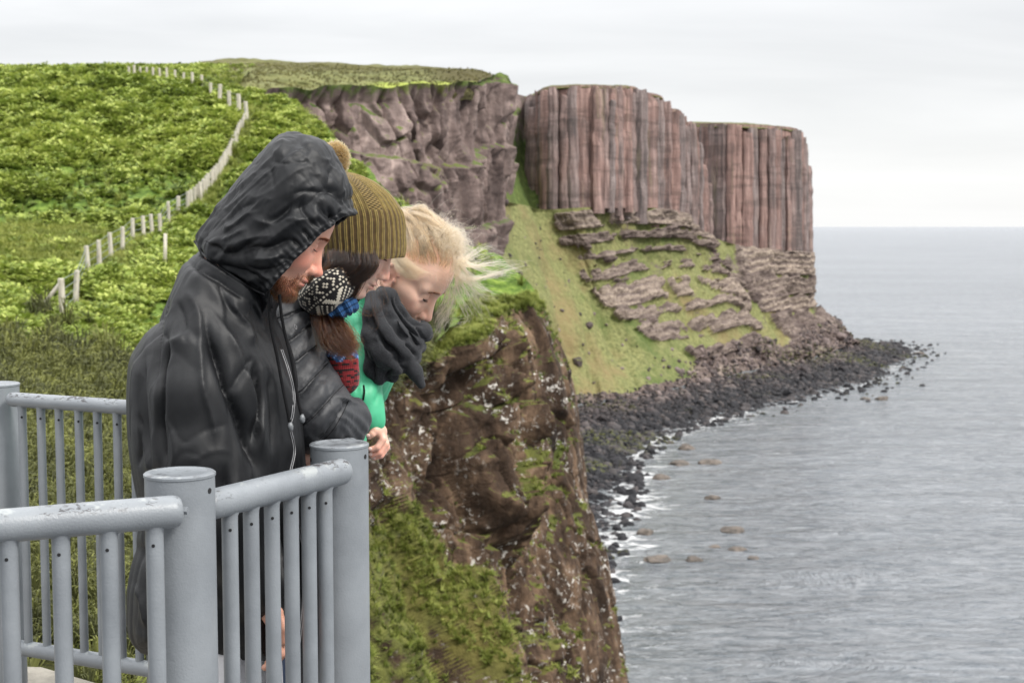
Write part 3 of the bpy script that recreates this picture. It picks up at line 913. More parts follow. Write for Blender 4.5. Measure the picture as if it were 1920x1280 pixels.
cap('grass_top', [(990, 182, 522), (1003, 178, 501), (1018, 168, 489), (1040, 164, 486), (1100, 162, 486), (1150, 163, 496), (1190, 165, 509), (1206, 175, 515), (1240, 182, 523), (1251, 205, 529), (1275, 210, 537), (1290, 230, 546)],
    [(1000, 184, 600), (1010, 176, 600), (1025, 168, 590), (1045, 164, 590), (1100, 162, 590), (1140, 164, 590), (1180, 167, 590), (1196, 180, 590), (1225, 188, 590), (1240, 207, 590), (1262, 213, 590), (1275, 235, 590)], 2)
cap('grass_top', [(1285, 235, 620), (1312, 235, 612), (1345, 236, 598), (1400, 238, 600), (1450, 241, 610), (1485, 243, 622), (1500, 247, 630)],
    [(1285, 230, 720), (1312, 229, 720), (1345, 230, 715), (1400, 231, 710), (1440, 235, 710), (1470, 239, 710), (1490, 245, 690)], 4)

# ---------------------------------------------------------------- near headland (brown mossy buttress)
Gc = [
    [(600, 740, 27), (700, 745, 34), (745, 715, 38), (800, 640, 43), (865, 590, 48), (935, 556, 54), (1000, 550, 59), (985, 556, 74)],
    [(590, 880, 26), (690, 860, 32.5), (750, 800, 38.5), (815, 740, 43), (885, 680, 47), (970, 650, 53), (1040, 650, 58), (1025, 650, 74)],
    [(580, 1000, 25), (690, 960, 31), (760, 900, 38.5), (830, 860, 42.5), (905, 800, 46), (990, 760, 52), (1077, 745, 58), (1060, 745, 74)],
    [(570, 1120, 24), (700, 1080, 29), (800, 1050, 37), (850, 1020, 41.5), (920, 960, 45), (1010, 930, 51), (1102, 950, 57), (1088, 950, 74)],
    [(560, 1260, 23), (700, 1230, 27), (840, 1200, 34), (880, 1180, 40), (950, 1150, 44), (1040, 1130, 50), (1136, 1130, 56), (1120, 1130, 74)],
    [(560, 1500, 22), (720, 1480, 25), (880, 1450, 31), (920, 1420, 39), (1000, 1400, 43), (1080, 1380, 49), (1172, 1330, 55), (1150, 1330, 74)],
    [(560, 2100, 22), (720, 2100, 24), (900, 2100, 30), (960, 2000, 38), (1040, 1900, 42), (1120, 1850, 48), (1240, 1750, 53), (1220, 1750, 74)],
]
G6, tr6, tc6 = sheet(PP(Gc), 620, 520)
TR6 = np.repeat(tr6[:, None], len(tc6), 1); TC6 = np.repeat(tc6[None], len(tr6), 0)
N6 = gnormals(G6)
if N6[..., 1].mean() > 0: N6 = -N6
q = G6.copy(); q[..., 2] *= 0.35
q = q + np.stack([fbm(G6 * 0.6, 2, 161), fbm(G6 * 0.6, 2, 162), fbm(G6 * 0.6, 2, 163)], -1) * 0.35
q = q + np.stack([fbm(G6 * 0.2, 2, 61), fbm(G6 * 0.2, 2, 62), fbm(G6 * 0.2, 2, 63)], -1) * 1.2
F1, F2, R = voronoi2(q * 0.42, 5); f1, f2, r2 = voronoi2(q * 1.3, 6)
f3, f4, r3 = voronoi2(G6 * 2.2, 7)
top = sstep(0, 0.35, TR6)
F5, F6, R5 = voronoi2(q * np.array([0.2, 0.2, 0.14]), 15)
disp = ((R5 - 0.5) * 3.4 * sstep(0, 0.12, F6 - F5) + (R - 0.5) * 1.9 * sstep(0, 0.12, F2 - F1) - 0.8 * sstep(0.10, 0, F2 - F1) + fbm(q * 0.25, 3, 7) * 1.6 + (r2 - 0.5) * 0.6 * sstep(0, 0.12, f2 - f1) - 0.4 * sstep(0.12, 0, f2 - f1)
        + fbm(G6 * 1.2, 4, 8) * 0.35 + (r3 - .5) * 0.16)
# the big gully left of the buttress and a crack near its top
gul = np.exp(-((TC6 - 2.95 - 0.25 * np.sin(TR6 * 1.3)) / 0.22) ** 2) * sstep(0.6, 1.6, TR6)
disp -= gul * 3.4
disp -= np.exp(-((TC6 - 4.75 - 0.1 * np.sin(TR6 * 3)) / 0.05) ** 2) * sstep(2.2, 0.9, TR6) * sstep(0.2, 0.5, TR6) * 1.6
disp += np.exp(-((TC6 - 3.9) / 0.35) ** 2) * 1.4 * sstep(0.4, 1.2, TR6)
damp = (0.35 + 0.65 * sstep(4.75, 4.2, TC6)) * (0.45 + 0.55 * sstep(1.2, 2.2, TC6)); damp = np.where(TC6 > 5.6, sstep(6.6, 5.6, TC6) * 0.3 + 0.05, damp)
G6 = G6 + N6 * (disp * top * damp * 0.8)[..., None]
G6[..., 2] += (1 - top) * fbm(G6 * 0.5, 3, 3) * 0.7
cg = mesh_obj('near_cliff', G6.reshape(-1, 3), grid_faces(*G6.shape[:2]), M_rockG); tag(cg, kind='structure')
nn = gnormals(G6)
if nn[..., 1].mean() > 0: nn = -nn
gm = sstep(0.3, 0.8, nn[..., 2]) * 0.62 + sstep(0.0, 0.45, fbm(G6 * 0.28, 4, 71)) * 0.34 + (1 - sstep(0.05, 0.35, TR6 + 0.2 * fbm(G6 * 0.5, 2, 4))) * 0.7
gm += sstep(2.6, 1.9, TC6 + 0.4 * fbm(G6 * 0.4, 2, 6)) * sstep(1.8, 2.6, TR6) * 0.55 * sstep(5.3, 4.9, TR6)
gm -= gul * 0.5
vattr(cg, 'green', np.clip(gm, 0, 1).ravel())
A6 = cell_area(G6)
W = A6 * np.clip(gm - 0.42, 0, 1) ** 1.2 * (TC6 < 6.2)
pts, ii, jj = sample_grid(G6, W, 9000, 21)
scl = RNG.uniform(0.10, 0.32, len(pts))
tag(scatter('cliff_grass', pts, scl, [tuft_mesh('ctuft_a', 20, 5, M_tuft), tuft_mesh('ctuft_b', 20, 6, M_tuft, 0.7, 0.9)], tilt=0.5, seed=31),
    'rough grass and moss on the ledges of the brown cliff')
# leafy growth on the headland crown
W = A6 * sstep(0.45, 0.05, TR6 + 0.2 * fbm(G6 * 0.4, 2, 14)) * (TC6 > 3.2) * (TC6 < 6.3)
pts, ii, jj = sample_grid(G6, W, 4500, 22)
tag(scatter('crown_growth', pts + [0, 0, 0.05], RNG.uniform(0.12, 0.32, len(pts)), tufts, tilt=0.35, seed=32), 'green growth along the top of the brown cliff')

# ---------------------------------------------------------------- sea
def mat_sea():
    k = NT('sea_water'); p = k.pos()
    sep = k.n('ShaderNodeSeparateXYZ'); k.l(p, sep.inputs[0])
    v1 = k.map(p, (0.35, 1.0, 1), (0, 0, 0.35))
    w1 = k.noise(v1, 0.085, 6, 0.62, 0.6)           # swell
    w2 = k.noise(v1, 0.55, 6, 0.65, 0.4)            # chop
    big = k.noise(k.map(p, (0.25, 1, 1)), 0.011, 4, 0.6)
    deep = k.ramp(big, [(0.3, (0.12, 0.135, 0.155)), (0.6, (0.16, 0.178, 0.20)), (0.8, (0.215, 0.228, 0.242))])
    foam = k.attr('foam')
    fn = k.noise(k.map(p, (0.8, 1.2, 1)), 0.16, 9, 0.75, 1.5)
    ff = k.math('ADD', foam, k.math('MULTIPLY', k.math('SUBTRACT', fn, 0.5), 2.1))
    fm = k.math('MULTIPLY', k.ramp(ff, [(0.60, 0.0), (0.80, 1.0)]), k.ramp(foam, [(0.0, 0.0), (0.10, 1.0)]))
    wc = k.ramp(k.noise(k.map(p, (0.35, 1.4, 1)), 0.10, 9, 0.72, 0.9), [(0.685, 0.0), (0.74, 0.6)])
    fm = k.math('MAXIMUM', fm, wc)
    c = k.mix(k.math('MULTIPLY', foam, 0.55), deep, (0.16, 0.18, 0.17))
    rip = k.noise(k.map(p, (0.5, 1.0, 1), (0, 0, 0.3)), 0.48, 8, 0.75, 0.6)
    c = k.mix(k.ramp(rip, [(0.40, 0.0), (0.62, 0.55)]), c, (0.36, 0.37, 0.385))
    c = k.mix(k.ramp(rip, [(0.30, 0.5), (0.44, 0.0)]), c, (0.07, 0.09, 0.115))
    c = k.mix(fm, c, (0.72, 0.72, 0.72))
    k.set(base=c, ior=1.33, spec=0.5)
    k.set(rough=k.ramp(fm, [(0, 0.22), (1, 0.7)]))
    h = k.math('ADD', k.math('MULTIPLY', w1, 6.0), w2)
    k.bump(h, 1.0, 2.2)
    return k.m


M_sea = mat_sea()
shore = G5[-1][:, :2]
# fine patch near the coast carrying the foam values, large sheet around it
xs = np.concatenate([[-60000, -8000, -1500, -400], np.linspace(-60, 420, 300), [600, 1200, 4000, 12000, 60000]])
ys = np.concatenate([[-3000, -200, 60], np.linspace(130, 760, 380), [900, 1300, 2500, 6000, 20000, 120000]])
X_, Y_ = np.meshgrid(xs, ys)
V = np.stack([X_, Y_, np.full_like(X_, SEA)], -1)
dmin = np.full(X_.size, 1e9)
Pq = np.stack([X_.ravel(), Y_.ravel()], 1)
near = (Pq[:, 0] > -80) & (Pq[:, 0] < 430) & (Pq[:, 1] > 120) & (Pq[:, 1] < 780)
dn = np.full(near.sum(), 1e9)
for s_ in shore[::4]:
    dn = np.minimum(dn, np.hypot(*(Pq[near] - s_).T))
dmin[near] = dn
foam = np.exp(-dmin / 6.0) * 0.42 + np.exp(-dmin / 40.0) * 0.40
foam *= np.where(Pq[:, 1] < 420, 1.0, 0.75)
sea = mesh_obj('sea', V.reshape(-1, 3), grid_faces(*X_.shape), M_sea, smooth=True); tag(sea, kind='structure')
vattr(sea, 'foam', foam)

# single rocks standing in the surf
k_ = NT('tan_sea_rock'); p_ = k_.pos()
k_.set(base=k_.ramp(k_.noise(p_, 0.8, 5, 0.6), [(0.3, (0.035, 0.03, 0.026)), (0.7, (0.15, 0.12, 0.095))]), rough=0.7)
k_.bump(k_.noise(p_, 2.5, 4), 0.6, 0.3)
M_wet = k_.m
sea_rocks = [
    (1372, 995, 3.6, 'long flat pale brown rock awash farthest out in the bay'), (1228, 1050, 3.2, 'broad brown rock in the surf below the boulder beach'),
    (1301, 1050, 2.0, 'small brown rock right of the broad rock in the surf'), (1341, 1025, 1.4, 'very small rock just below the long flat rock'),
    (1383, 1030, 1.9, 'low tan rock under the long flat one'), (1412, 1046, 1.5, 'submerged tan rock lowest and farthest right in the surf'),
    (1275, 870, 3.4, 'wide low tan rock off the dark boulders at mid bay'), (1330, 868, 3.6, 'thin pale rock slab just breaking the surface'),
    (1287, 842, 2.6, 'rounded brown rock nearest the boulder beach curve'), (1210, 1000, 2.4, 'dark pointed rock at the edge of the foam'),
    (1655, 749, 3.0, 'lone dark rock off the boulder point'), (1621, 748, 2.4, 'low rock just left of the lone rock off the point'),
    (1335, 935, 2.2, 'small brown rock beside the line of white foam'), (1240, 897, 2.6, 'dark round rock among foam beside the boulders'),
    (1724, 664, 3.0, 'dark rock at the very tip of the boulder point'),
]
for i, (u, v, w, lab) in enumerate(sea_rocks):
    c = Pz(u, v, SEA)
    me = rock_mesh('sea_rock', 20 + i, M_wet, 3, 0.45 if 'flat' in lab or 'low' in lab or 'slab' in lab else 0.75)
    o = bpy.data.objects.new('sea_rock', me); COL.objects.link(o)
    o.location = (c[0], c[1], SEA - 0.05); o.scale = (w * 0.9, w * 0.7, w * 0.7); o.rotation_euler = (0, 0, RNG.uniform(0, 0.6))
    tag(o, lab, 'rock', 'rocks standing in the surf')
# ================================================================ PLATFORM AND RAILINGS
def mat_paint():
    k = NT('grey_railing_paint'); p = k.pos()
    n = k.noise(p, 9, 5, 0.6); f = k.noise(p, 260, 3, 0.6); big = k.noise(p, 2.5, 3)
    c = k.ramp(n, [(0.3, (0.155, 0.168, 0.182)), (0.7, (0.215, 0.232, 0.248))])
    c = k.mix(k.ramp(big, [(0.45, 0.0), (0.7, 0.35)]), c, (0.27, 0.285, 0.298))
    # worn top sides with dark chips, and weathered lighter drips
    nrm = k.n('ShaderNodeSeparateXYZ'); k.l(k.n('ShaderNodeNewGeometry').outputs['Normal'], nrm.inputs[0])
    up = k.ramp(nrm.outputs['Z'], [(0.25, 0.0), (0.7, 1.0)])
    chip = k.noise(k.map(p, (60, 60, 160), (0, 0, 0.5)), 1.0, 5, 0.7, 0.5)
    patch = k.noise(p, 14, 3)
    cf = k.math('MULTIPLY', k.math('MULTIPLY', k.ramp(chip, [(0.53, 0.0), (0.57, 1.0)]), k.ramp(patch, [(0.47, 0.0), (0.58, 1.0)])), k.attr('worn'))
    cf = k.math('MULTIPLY', cf, up)
    c = k.mix(cf, c, (0.035, 0.033, 0.035))
    sc = k.noise(k.map(p, (12, 12, 12)), 1.2, 4, 0.7)
    c = k.mix(k.math('MULTIPLY', k.ramp(sc, [(0.58, 0.0), (0.64, 0.6)]), up), c, (0.34, 0.36, 0.35))
    ru = k.noise(k.map(p, (7, 7, 1.2)), 3.0, 5, 0.7)
    c = k.mix(k.ramp(ru, [(0.62, 0.0), (0.72, 0.25)]), c, (0.20, 0.19, 0.17))
    k.set(base=c, rough=0.38, spec=0.5)
    k.bump(k.math('ADD', f, k.math('MULTIPLY', n, 1.6)), 0.28, 0.0022)
    return k.m


M_paint = mat_paint()
k_ = NT('dark_hole'); k_.set(base=(0.008, 0.008, 0.009), rough=0.9); M_hole = k_.m
k_ = NT('concrete'); p_ = k_.pos()
k_.set(base=k_.ramp(k_.noise(p_, 14, 7, 0.7), [(0.3, (0.17, 0.155, 0.13)), (0.7, (0.33, 0.305, 0.255))]), rough=0.92)
k_.bump(k_.noise(p_, 60, 5, 0.7), 0.6, 0.004); M_conc = k_.m


def tube(path, radii, seg=24, cap=True, ring_jit=0.0):
    """round tube along a polyline: V, F"""
    path = np.asarray(path, float); n = len(path)
    radii = np.broadcast_to(np.asarray(radii, float), (n,)) if np.ndim(radii) <= 1 else radii
    tg = np.gradient(path, axis=0); tg /= np.linalg.norm(tg, axis=1, keepdims=True) + 1e-12
    ref = np.array([0, 0, 1.0]) if abs(tg[0][2]) < 0.9 else np.array([1.0, 0, 0])
    u = np.cross(ref, tg[0]); u /= np.linalg.norm(u)
    V = []
    th = np.linspace(0, 2 * math.pi, seg, endpoint=False)
    for i in range(n):
        u = u - tg[i] * np.dot(u, tg[i]); u /= np.linalg.norm(u)
        w = np.cross(tg[i], u)
        V.append(path[i] + radii[i] * (np.cos(th)[:, None] * u + np.sin(th)[:, None] * w))
    V = np.concatenate(V)
    F = [tuple(int(a) for a in f) for f in grid_faces(n, seg, wrap=True)]
    if cap:
        F.append(tuple(range(seg))[::-1]); F.append(tuple(range((n - 1) * seg, n * seg)))
    return V, F


def join(*parts):
    V = []; F = []; b = 0
    for v, f in parts:
        V.append(np.asarray(v, float)); F += [tuple(int(x) + b for x in t) for t in f]; b += len(v)
    return np.concatenate(V), F


def rail_part(name, vf, parent, worn=0.0, mat=None, sharp=True):
    o = mesh_obj(name, vf[0], vf[1], mat or M_paint, parent)
    vattr(o, 'worn', np.full(len(vf[0]), worn))
    if sharp:
        o.data.set_sharp_from_angle(angle=rad(38))
    return o


DECK = 0.0
RAILZ = CAMZ - 0.457


def post_part(x, y, top, r, parent, bot=-0.4):
    # bevelled cap rim, slightly domed top
    prof = [(r, bot), (r, top - 0.007), (r + 0.0015, top - 0.006), (r + 0.0015, top - 0.002), (r - 0.001, top), (r - 0.010, top + 0.0005), (r - 0.012, top - 0.001), (0.002, top - 0.0005)]
    seg = 64; th = np.linspace(0, 2 * math.pi, seg, endpoint=False)
    V = np.concatenate([np.stack([x + a * np.cos(th), y + a * np.sin(th), np.full(seg, z)], 1) for a, z in prof])
    F = [tuple(int(q) for q in f) for f in grid_faces(len(prof), seg, wrap=True)] + [tuple(range((len(prof) - 1) * seg, len(prof) * seg))]
    return rail_part('post', (V, F), parent, 0.6)


def hole(o_parent, c, direction, r=0.0028, depth=0.0015):
    """drilled drain hole: a short dark plug with a raised paint lip"""
    d = np.asarray(direction, float); d /= np.linalg.norm(d)
    c = np.asarray(c, float)
    v1 = tube([c - d * 0.002, c + d * 0.0006], r, 14)
    return rail_part('drain_hole', v1, o_parent, 0, M_hole)


def rail_run(parent, p0, p1, z, r=0.0275, worn=0.5, ends=True, wob=0.0, name='top_rail'):
    """straight pipe with rounded closed ends"""
    a = np.array([p0[0], p0[1], z]); b = np.array([p1[0], p1[1], z]); d = (b - a) / np.linalg.norm(b - a)
    ts = np.array([0, 0.002, 0.006, 0.012, 0.018]); rs = np.array([0.55, 0.78, 0.92, 0.985, 1.0]) * r
    path = [a + d * t for t in ts] + [a + (b - a) * t for t in np.linspace(0.06, 0.94, 12)] + [b - d * t for t in ts[::-1]]
    rr = list(rs) + [r] * 12 + list(rs[::-1])
    return rail_part(name, tube(path, rr, 40), parent, worn)


def baluster(parent, x, y, z0, z1, r=0.0145, facing=(0, -1, 0), weld=True):
    path = [(x, y, z0), (x, y, z1 - 0.012), (x, y, z1 - 0.004), (x, y, z1 + 0.004)]
    o = rail_part('baluster', tube(path, [r, r, r * 1.02, r * 1.22], 28), parent, 0.1)
    f = np.array(facing, float); f /= np.linalg.norm(f)
    hole(o, np.array([x, y, z1 - 0.026]) + f * (r), f)
    return o


def at(u, y):
    return np.array([(u - 960.0) / FPX * y / (CP) , y])


def xat(u, v, y):
    return P(u, v, y)


# posts: near corner post, second post, far left post, post behind the man, post behind the second one
PA = P(337, 890, 2.34); PB = P(636, 832, 2.80)
PR = 0.0575
near_rail = empty('railing', (PA[0], PA[1], 0.0))
tag(near_rail, 'pale grey tubular metal railing with two thick round posts in front of the hooded man', 'railing')
postA = post_part(PA[0], PA[1], P(337, 892, 2.30)[2], PR, near_rail)
postB = post_part(PB[0], PB[1], P(636, 836, 2.76)[2], PR, near_rail)
PBC = P(640, 832, 3.25)
# rail to the left of post A: passes in front of the post and is bolted to it
ya = PA[1] - PR - 0.020
e1 = P(341, 957, ya); e0 = P(-260, 1003, ya - 0.20)
zr = e1[2]
rail_run(near_rail, e0[:2], (e1[0], e1[1]), zr, 0.0262, 0.9)
bolt = tube([e1 + [-0.001, 0, 0], e1 + [0.010, -0.001, 0]], 0.0062, 6)
bb = rail_part('bolt', join(bolt, tube([e1 + [-0.004, 0, 0], e1 + [0.0025, -0.0004, 0]], 0.0075, 12)), near_rail)
d0 = (e1 - e0)[:2] / np.linalg.norm((e1 - e0)[:2])
for u in (-85, 15, 113, 203, 289):
    # point of the run seen at u
    t = 0.5
    for _ in range(30):
        q = e0 + (e1 - e0) * t
        uu = 960 + FPX * q[0] / (q[1] * CP - (q[2] - CAMZ) * SP)
        t += (u - uu) / 1200.0
    q = e0 + (e1 - e0) * t
    baluster(near_rail, q[0], q[1], -0.36, zr - 0.024, 0.0142, (0.08, -1, 0))
# rail between post A and B, from behind A's right edge to the front-left of B
a0 = np.array([PA[0] + 0.030, PA[1] + 0.035]); b1 = P(646, 882, PB[1] - PR - 0.012)
zr2 = b1[2]
rail_run(near_rail, a0, b1[:2], zr2, 0.0262, 1.0)
bolt2 = tube([b1 + [-0.002, 0, 0], b1 + [0.007, 0.001, 0]], 0.0062, 6)
rail_part('bolt', join(bolt2, tube([b1 + [-0.006, 0, 0], b1 + [0.0012, 0, 0]], 0.0078, 12)), near_rail)
ab = np.array([b1[0] - a0[0], b1[1] - a0[1]])
for u in (430, 470, 509, 545, 578, 609):
    t = 0.5
    for _ in range(40):
        q = np.array([*(a0 + ab * t), zr2]); uu = 960 + FPX * q[0] / (q[1] * CP - (q[2] - CAMZ) * SP); t += (u - uu) / 700.0
    baluster(near_rail, q[0], q[1], -0.36, zr2 - 0.024, 0.0142, (0.25, -1, 0))
for (px, pz, ang) in ((PA, P(337, 892, 2.30)[2] - 0.028, -0.12), (PB, P(636, 836, 2.76)[2] - 0.024, -0.12)):
    dr = np.array([math.cos(ang), math.sin(ang) * 3.2, 0]); dr /= np.linalg.norm(dr)
    hole(postA if px is PA else postB, np.array([px[0], px[1], pz]) + dr * PR, dr, 0.0048)
dr = np.array([-0.93, -0.36, 0.0]); hole(postB, np.array([PB[0], PB[1], P(636, 836, 2.76)[2] - 0.030]) + dr * PR, dr, 0.0048)
# the rail runs on behind post B, away from the viewer (the women lean on it)
PC = np.array([-0.452, 3.78])
rail_run(near_rail, (PB[0] + 0.012, PB[1] + 0.04), PC, zr2, 0.0262, 0.6)
ptC = post_part(PC[0], PC[1], PB[2] - 0.03, PR, near_rail)
for t in np.linspace(0.08, 0.93, 12):
    q = np.array([PB[0] + 0.012, PB[1] + 0.04]) * (1 - t) + PC * t
    baluster(near_rail, q[0], q[1], -0.36, zr2 - 0.024, 0.0142, (1, 0, 0))
rail_run(near_rail, (PB[0] + 0.012, PB[1] + 0.04), PC, -0.2, 0.0262, 0.2, name='bottom_rail')
rail_run(near_rail, a0, b1[:2], -0.22, 0.0262, 0.2, name='bottom_rail')
rail_run(near_rail, e0[:2], e1[:2], -0.22, 0.0262, 0.2, name='bottom_rail')

# far left railing seen behind the man
yL = 3.62
L0 = P(-6, 722, yL)
far_rail = empty('railing', (L0[0], L0[1], 0.2))
tag(far_rail, 'worn grey tubular railing at the left edge behind the hooded man', 'railing')
post_part(L0[0], L0[1], P(0, 722, yL - 0.05)[2], 0.055, far_rail, 0.26)
l0 = P(17, 748, yL - 0.055); l1 = P(420, 782, 3.55); l1[2] = l0[2]
# the rail drops a little to the right in the photograph because it recedes: follow it in depth
l1 = np.array([P(420, 780, 3.28)[0], 3.28, l0[2]])
rail_run(far_rail, l0[:2], l1[:2], l0[2], 0.0182, 1.3)
lb = P(35, 1200, yL)[2]
rail_run(far_rail, l0[:2], l1[:2], lb, 0.0195, 0.2, name='bottom_rail')
for u in (41, 76, 110, 147, 182, 219, 252, 290, 330, 370):
    t = 0.5
    for _ in range(40):
        q = l0 + (l1 - l0) * t; uu = 960 + FPX * q[0] / (q[1] * CP - (q[2] - CAMZ) * SP); t += (u - uu) / 700.0
    q = l0 + (l1 - l0) * t
    baluster(far_rail, q[0], q[1], lb, l0[2] - 0.016, 0.0105, (0.2, -1, 0))
q = l0 + (l1 - l0) * 0.62
qq = P(272, 800, 3.42)
post_part(qq[0] + 0.02, 3.42, l0[2] + 0.03, 0.028, far_rail, 0.26)

# platform: deck plate and the concrete kerb beyond the far rail
def slab(name, poly, z0, z1, mat):
    n = len(poly)
    V = [(x, y, z1) for x, y in poly] + [(x, y, z0) for x, y in poly]
    F = [tuple(range(n)), tuple(range(2 * n - 1, n - 1, -1))] + [(i, i + n, (i + 1) % n + n, (i + 1) % n) for i in range(n)]
    o = mesh_obj(name, V, F, mat, smooth=False)
    return o


deck = slab('platform', [(-2.6, 1.0), (-0.30, 2.2), (-0.18, 2.85), (-0.25, 4.15), (-1.2, 3.95), (-2.9, 4.0)], -0.35, 0.0, M_conc)
tag(deck, kind='structure')
kz = 0.31
kerb = slab('concrete_kerb', [(-2.9, 3.60), (-1.32, 3.62), (-0.95, 3.40), (-0.90, 3.62), (-1.33, 3.93), (-2.9, 4.02)], -0.2, kz, M_conc)
tag(kerb, kind='structure')

# ================================================================ FARM FENCE ON THE HILL
hill_bvh = BVHTree.FromPolygons([tuple(v) for v in GH[::2, ::2].reshape(-1, 3).tolist()], [tuple(f) for f in grid_faces(*GH[::2, ::2].shape[:2]).tolist()])


def on_hill(u, v):
    r = ray(u, v); h = hill_bvh.ray_cast(Vector((0, 0, CAMZ)), Vector(r).normalized(), 900)
    return np.array(h[0]) if h[0] else None


k_ = NT('weathered_post_wood'); p_ = k_.pos()
k_.set(base=k_.ramp(k_.noise(k_.map(p_, (1, 1, 0.15)), 12, 5, 0.6), [(0.3, (0.30, 0.27, 0.22)), (0.7, (0.58, 0.54, 0.46))]), rough=0.9)
M_wood = k_.m
k_ = NT('fence_wire'); k_.set(base=(0.16, 0.19, 0.17), rough=0.5, metal=0.4); M_wire = k_.m
dense = []
for i_, q_ in enumerate(posts):
    dense.append(q_)
    if 10 <= i_ < 27: dense.append(tuple((a + b) / 2 for a, b in zip(q_, posts[i_ + 1])))
far0 = len(dense) - 16
posts = dense
pp = []
for (u, v, vt) in posts:
    c = on_hill(u, v)
    if c is None: c = P(u, v, 120)
    h = (v - vt) / FPX * c[1]
    i_ = len(pp)
    pp.append((c, min(max(h, 2.3 if i_ >= far0 else 1.3), 2.8)))
fence = empty('farm_fence', pp[0][0]); tag(fence, 'wire fence on pale wooden posts climbing the green hillside', 'fence')
rf = np.random.default_rng(4)
tops = []
for i, (c, h) in enumerate(pp):
    w = 0.10 if i < 11 else (0.12 if i < far0 else 0.22)
    if i == far0 - 1: w = 0.2
    lean = rf.normal(0, 0.03, 2) * h
    z0, z1 = c[2] - 0.3, c[2] + h
    V = []
    for z, s_, lx in ((z0, 1, -0.3), (z1 - 0.04, 0.96, 1), (z1, 0.75, 1)):
        for a in range(8):
            V.append((c[0] + lean[0] * lx + w * s_ * math.cos(a * math.pi / 4 + 0.3), c[1] + lean[1] * lx + w * s_ * math.sin(a * math.pi / 4 + 0.3), z))
    F = [tuple(int(x) for x in f) for f in grid_faces(3, 8, wrap=True)] + [tuple(range(16, 24))]
    mesh_obj('post', V, F, M_wood, fence, smooth=False)
    tops.append(np.array([c[0] + lean[0], c[1] + lean[1], c[2] + h]))
s0 = on_hill(66, 585); s0 = s0 if s0 is not None else P(66, 585, 48)
mesh_obj('brace', *tube([s0 + [0, 0, -0.1], tops[0] - [0, 0, 0.12]], 0.065, 8), M_wood, fence)
for hfrac in (0.95, 0.72, 0.5, 0.28):
    path = []
    for (c, h), t in zip(pp, tops): path.append(c + (t - c) * hfrac)
    mesh_obj('wire', *tube(path, 0.016, 4, cap=False), M_wire, fence)
for (u, v, vt) in ((309, 500, 440), (303, 508, 492)):
    pass
lone = on_hill(309, 500)
if lone is not None:
    o = mesh_obj('wooden_post', *tube([lone - [0, 0, .2], lone + [0.05, 0, 1.35]], [0.08, 0.07], 8), M_wood)
    tag(o, 'thin grey stake standing alone in the bracken right of the fence', 'post')
# ================================================================ IMPLICIT SURFACES FOR PEOPLE AND CLOTHES
def ell(p, c, r):
    q = (p - np.asarray(c)) / np.asarray(r)
    k0 = np.sqrt((q * q).sum(-1)); k1 = np.sqrt(((q / np.asarray(r)) ** 2).sum(-1)) + 1e-9
    return k0 * (k0 - 1.0) / k1


def cap_(p, a, b, ra, rb=None):
    a = np.asarray(a, float); b = np.asarray(b, float); rb = ra if rb is None else rb
    ab = b - a
    t = np.clip(((p - a) @ ab) / (ab @ ab + 1e-12), 0, 1)
    return np.linalg.norm(p - a - t[..., None] * ab, axis=-1) - (ra + (rb - ra) * t)


def chain(p, pts, rs, k=0.01):
    d = None
    for i in range(len(pts) - 1):
        e = cap_(p, pts[i], pts[i + 1], rs[i], rs[i + 1])
        d = e if d is None else smin(d, e, k)
    return d


def smin(a, b, k):
    h = np.clip(0.5 + 0.5 * (b - a) / k, 0, 1)
    return b * (1 - h) + a * h - k * h * (1 - h)


def smax(a, b, k): return -smin(-a, -b, k)


def poly2d(x, z, poly):
    """signed distance to a closed polygon (negative inside)"""
    A = np.asarray(poly, float); B = np.roll(A, -1, 0)
    d2 = np.full(x.shape, 1e9); ins = np.zeros(x.shape, bool)
    for (ax, az), (bx, bz) in zip(A, B):
        ex, ez = bx - ax, bz - az
        wx, wz = x - ax, z - az
        t = np.clip((wx * ex + wz * ez) / (ex * ex + ez * ez + 1e-12), 0, 1)
        d2 = np.minimum(d2, (wx - t * ex) ** 2 + (wz - t * ez) ** 2)
        c = (az > z) != (bz > z)
        with np.errstate(divide='ignore', invalid='ignore'):
            xi = ax + (z - az) / (ez if ez != 0 else 1e-12) * ex
        ins ^= c & (x < xi)
    d = np.sqrt(d2)
    return np.where(ins, -d, d)


def inflate(p, poly, yc, W, D, k=0.02, power=2.0):
    """closed body whose outline in the x-z plane is poly and whose half thickness grows to W at depth D inside it"""
    d = poly2d(p[..., 0], p[..., 2], poly)
    yy = np.abs(p[..., 1] - yc)
    if callable(W): W = W(p)
    a = np.clip((D + d) / D, 0, None)
    q = (a ** power + (yy / W) ** power) ** (1.0 / power) - 1.0
    return q * np.minimum(D, W)


def pxpoly(pts, y): return [(P(u, v, y)[0], P(u, v, y)[2]) for u, v in pts]


def smooth_poly(pts, n=4):
    K = np.array(pts + [pts[0]], float)
    t = np.linspace(0, len(pts), len(pts) * n, endpoint=False)
    M_ = len(pts); K = np.array(pts, float); out = []
    for s in t:
        i = int(s); f = s - i
        p0, p1, p2, p3 = K[(i - 1) % M_], K[i % M_], K[(i + 1) % M_], K[(i + 2) % M_]
        out.append(0.5 * (2 * p1 + (p2 - p0) * f + (2 * p0 - 5 * p1 + 4 * p2 - p3) * f * f + (3 * p1 - p0 - 3 * p2 + p3) * f ** 3))
    return [tuple(o) for o in out]


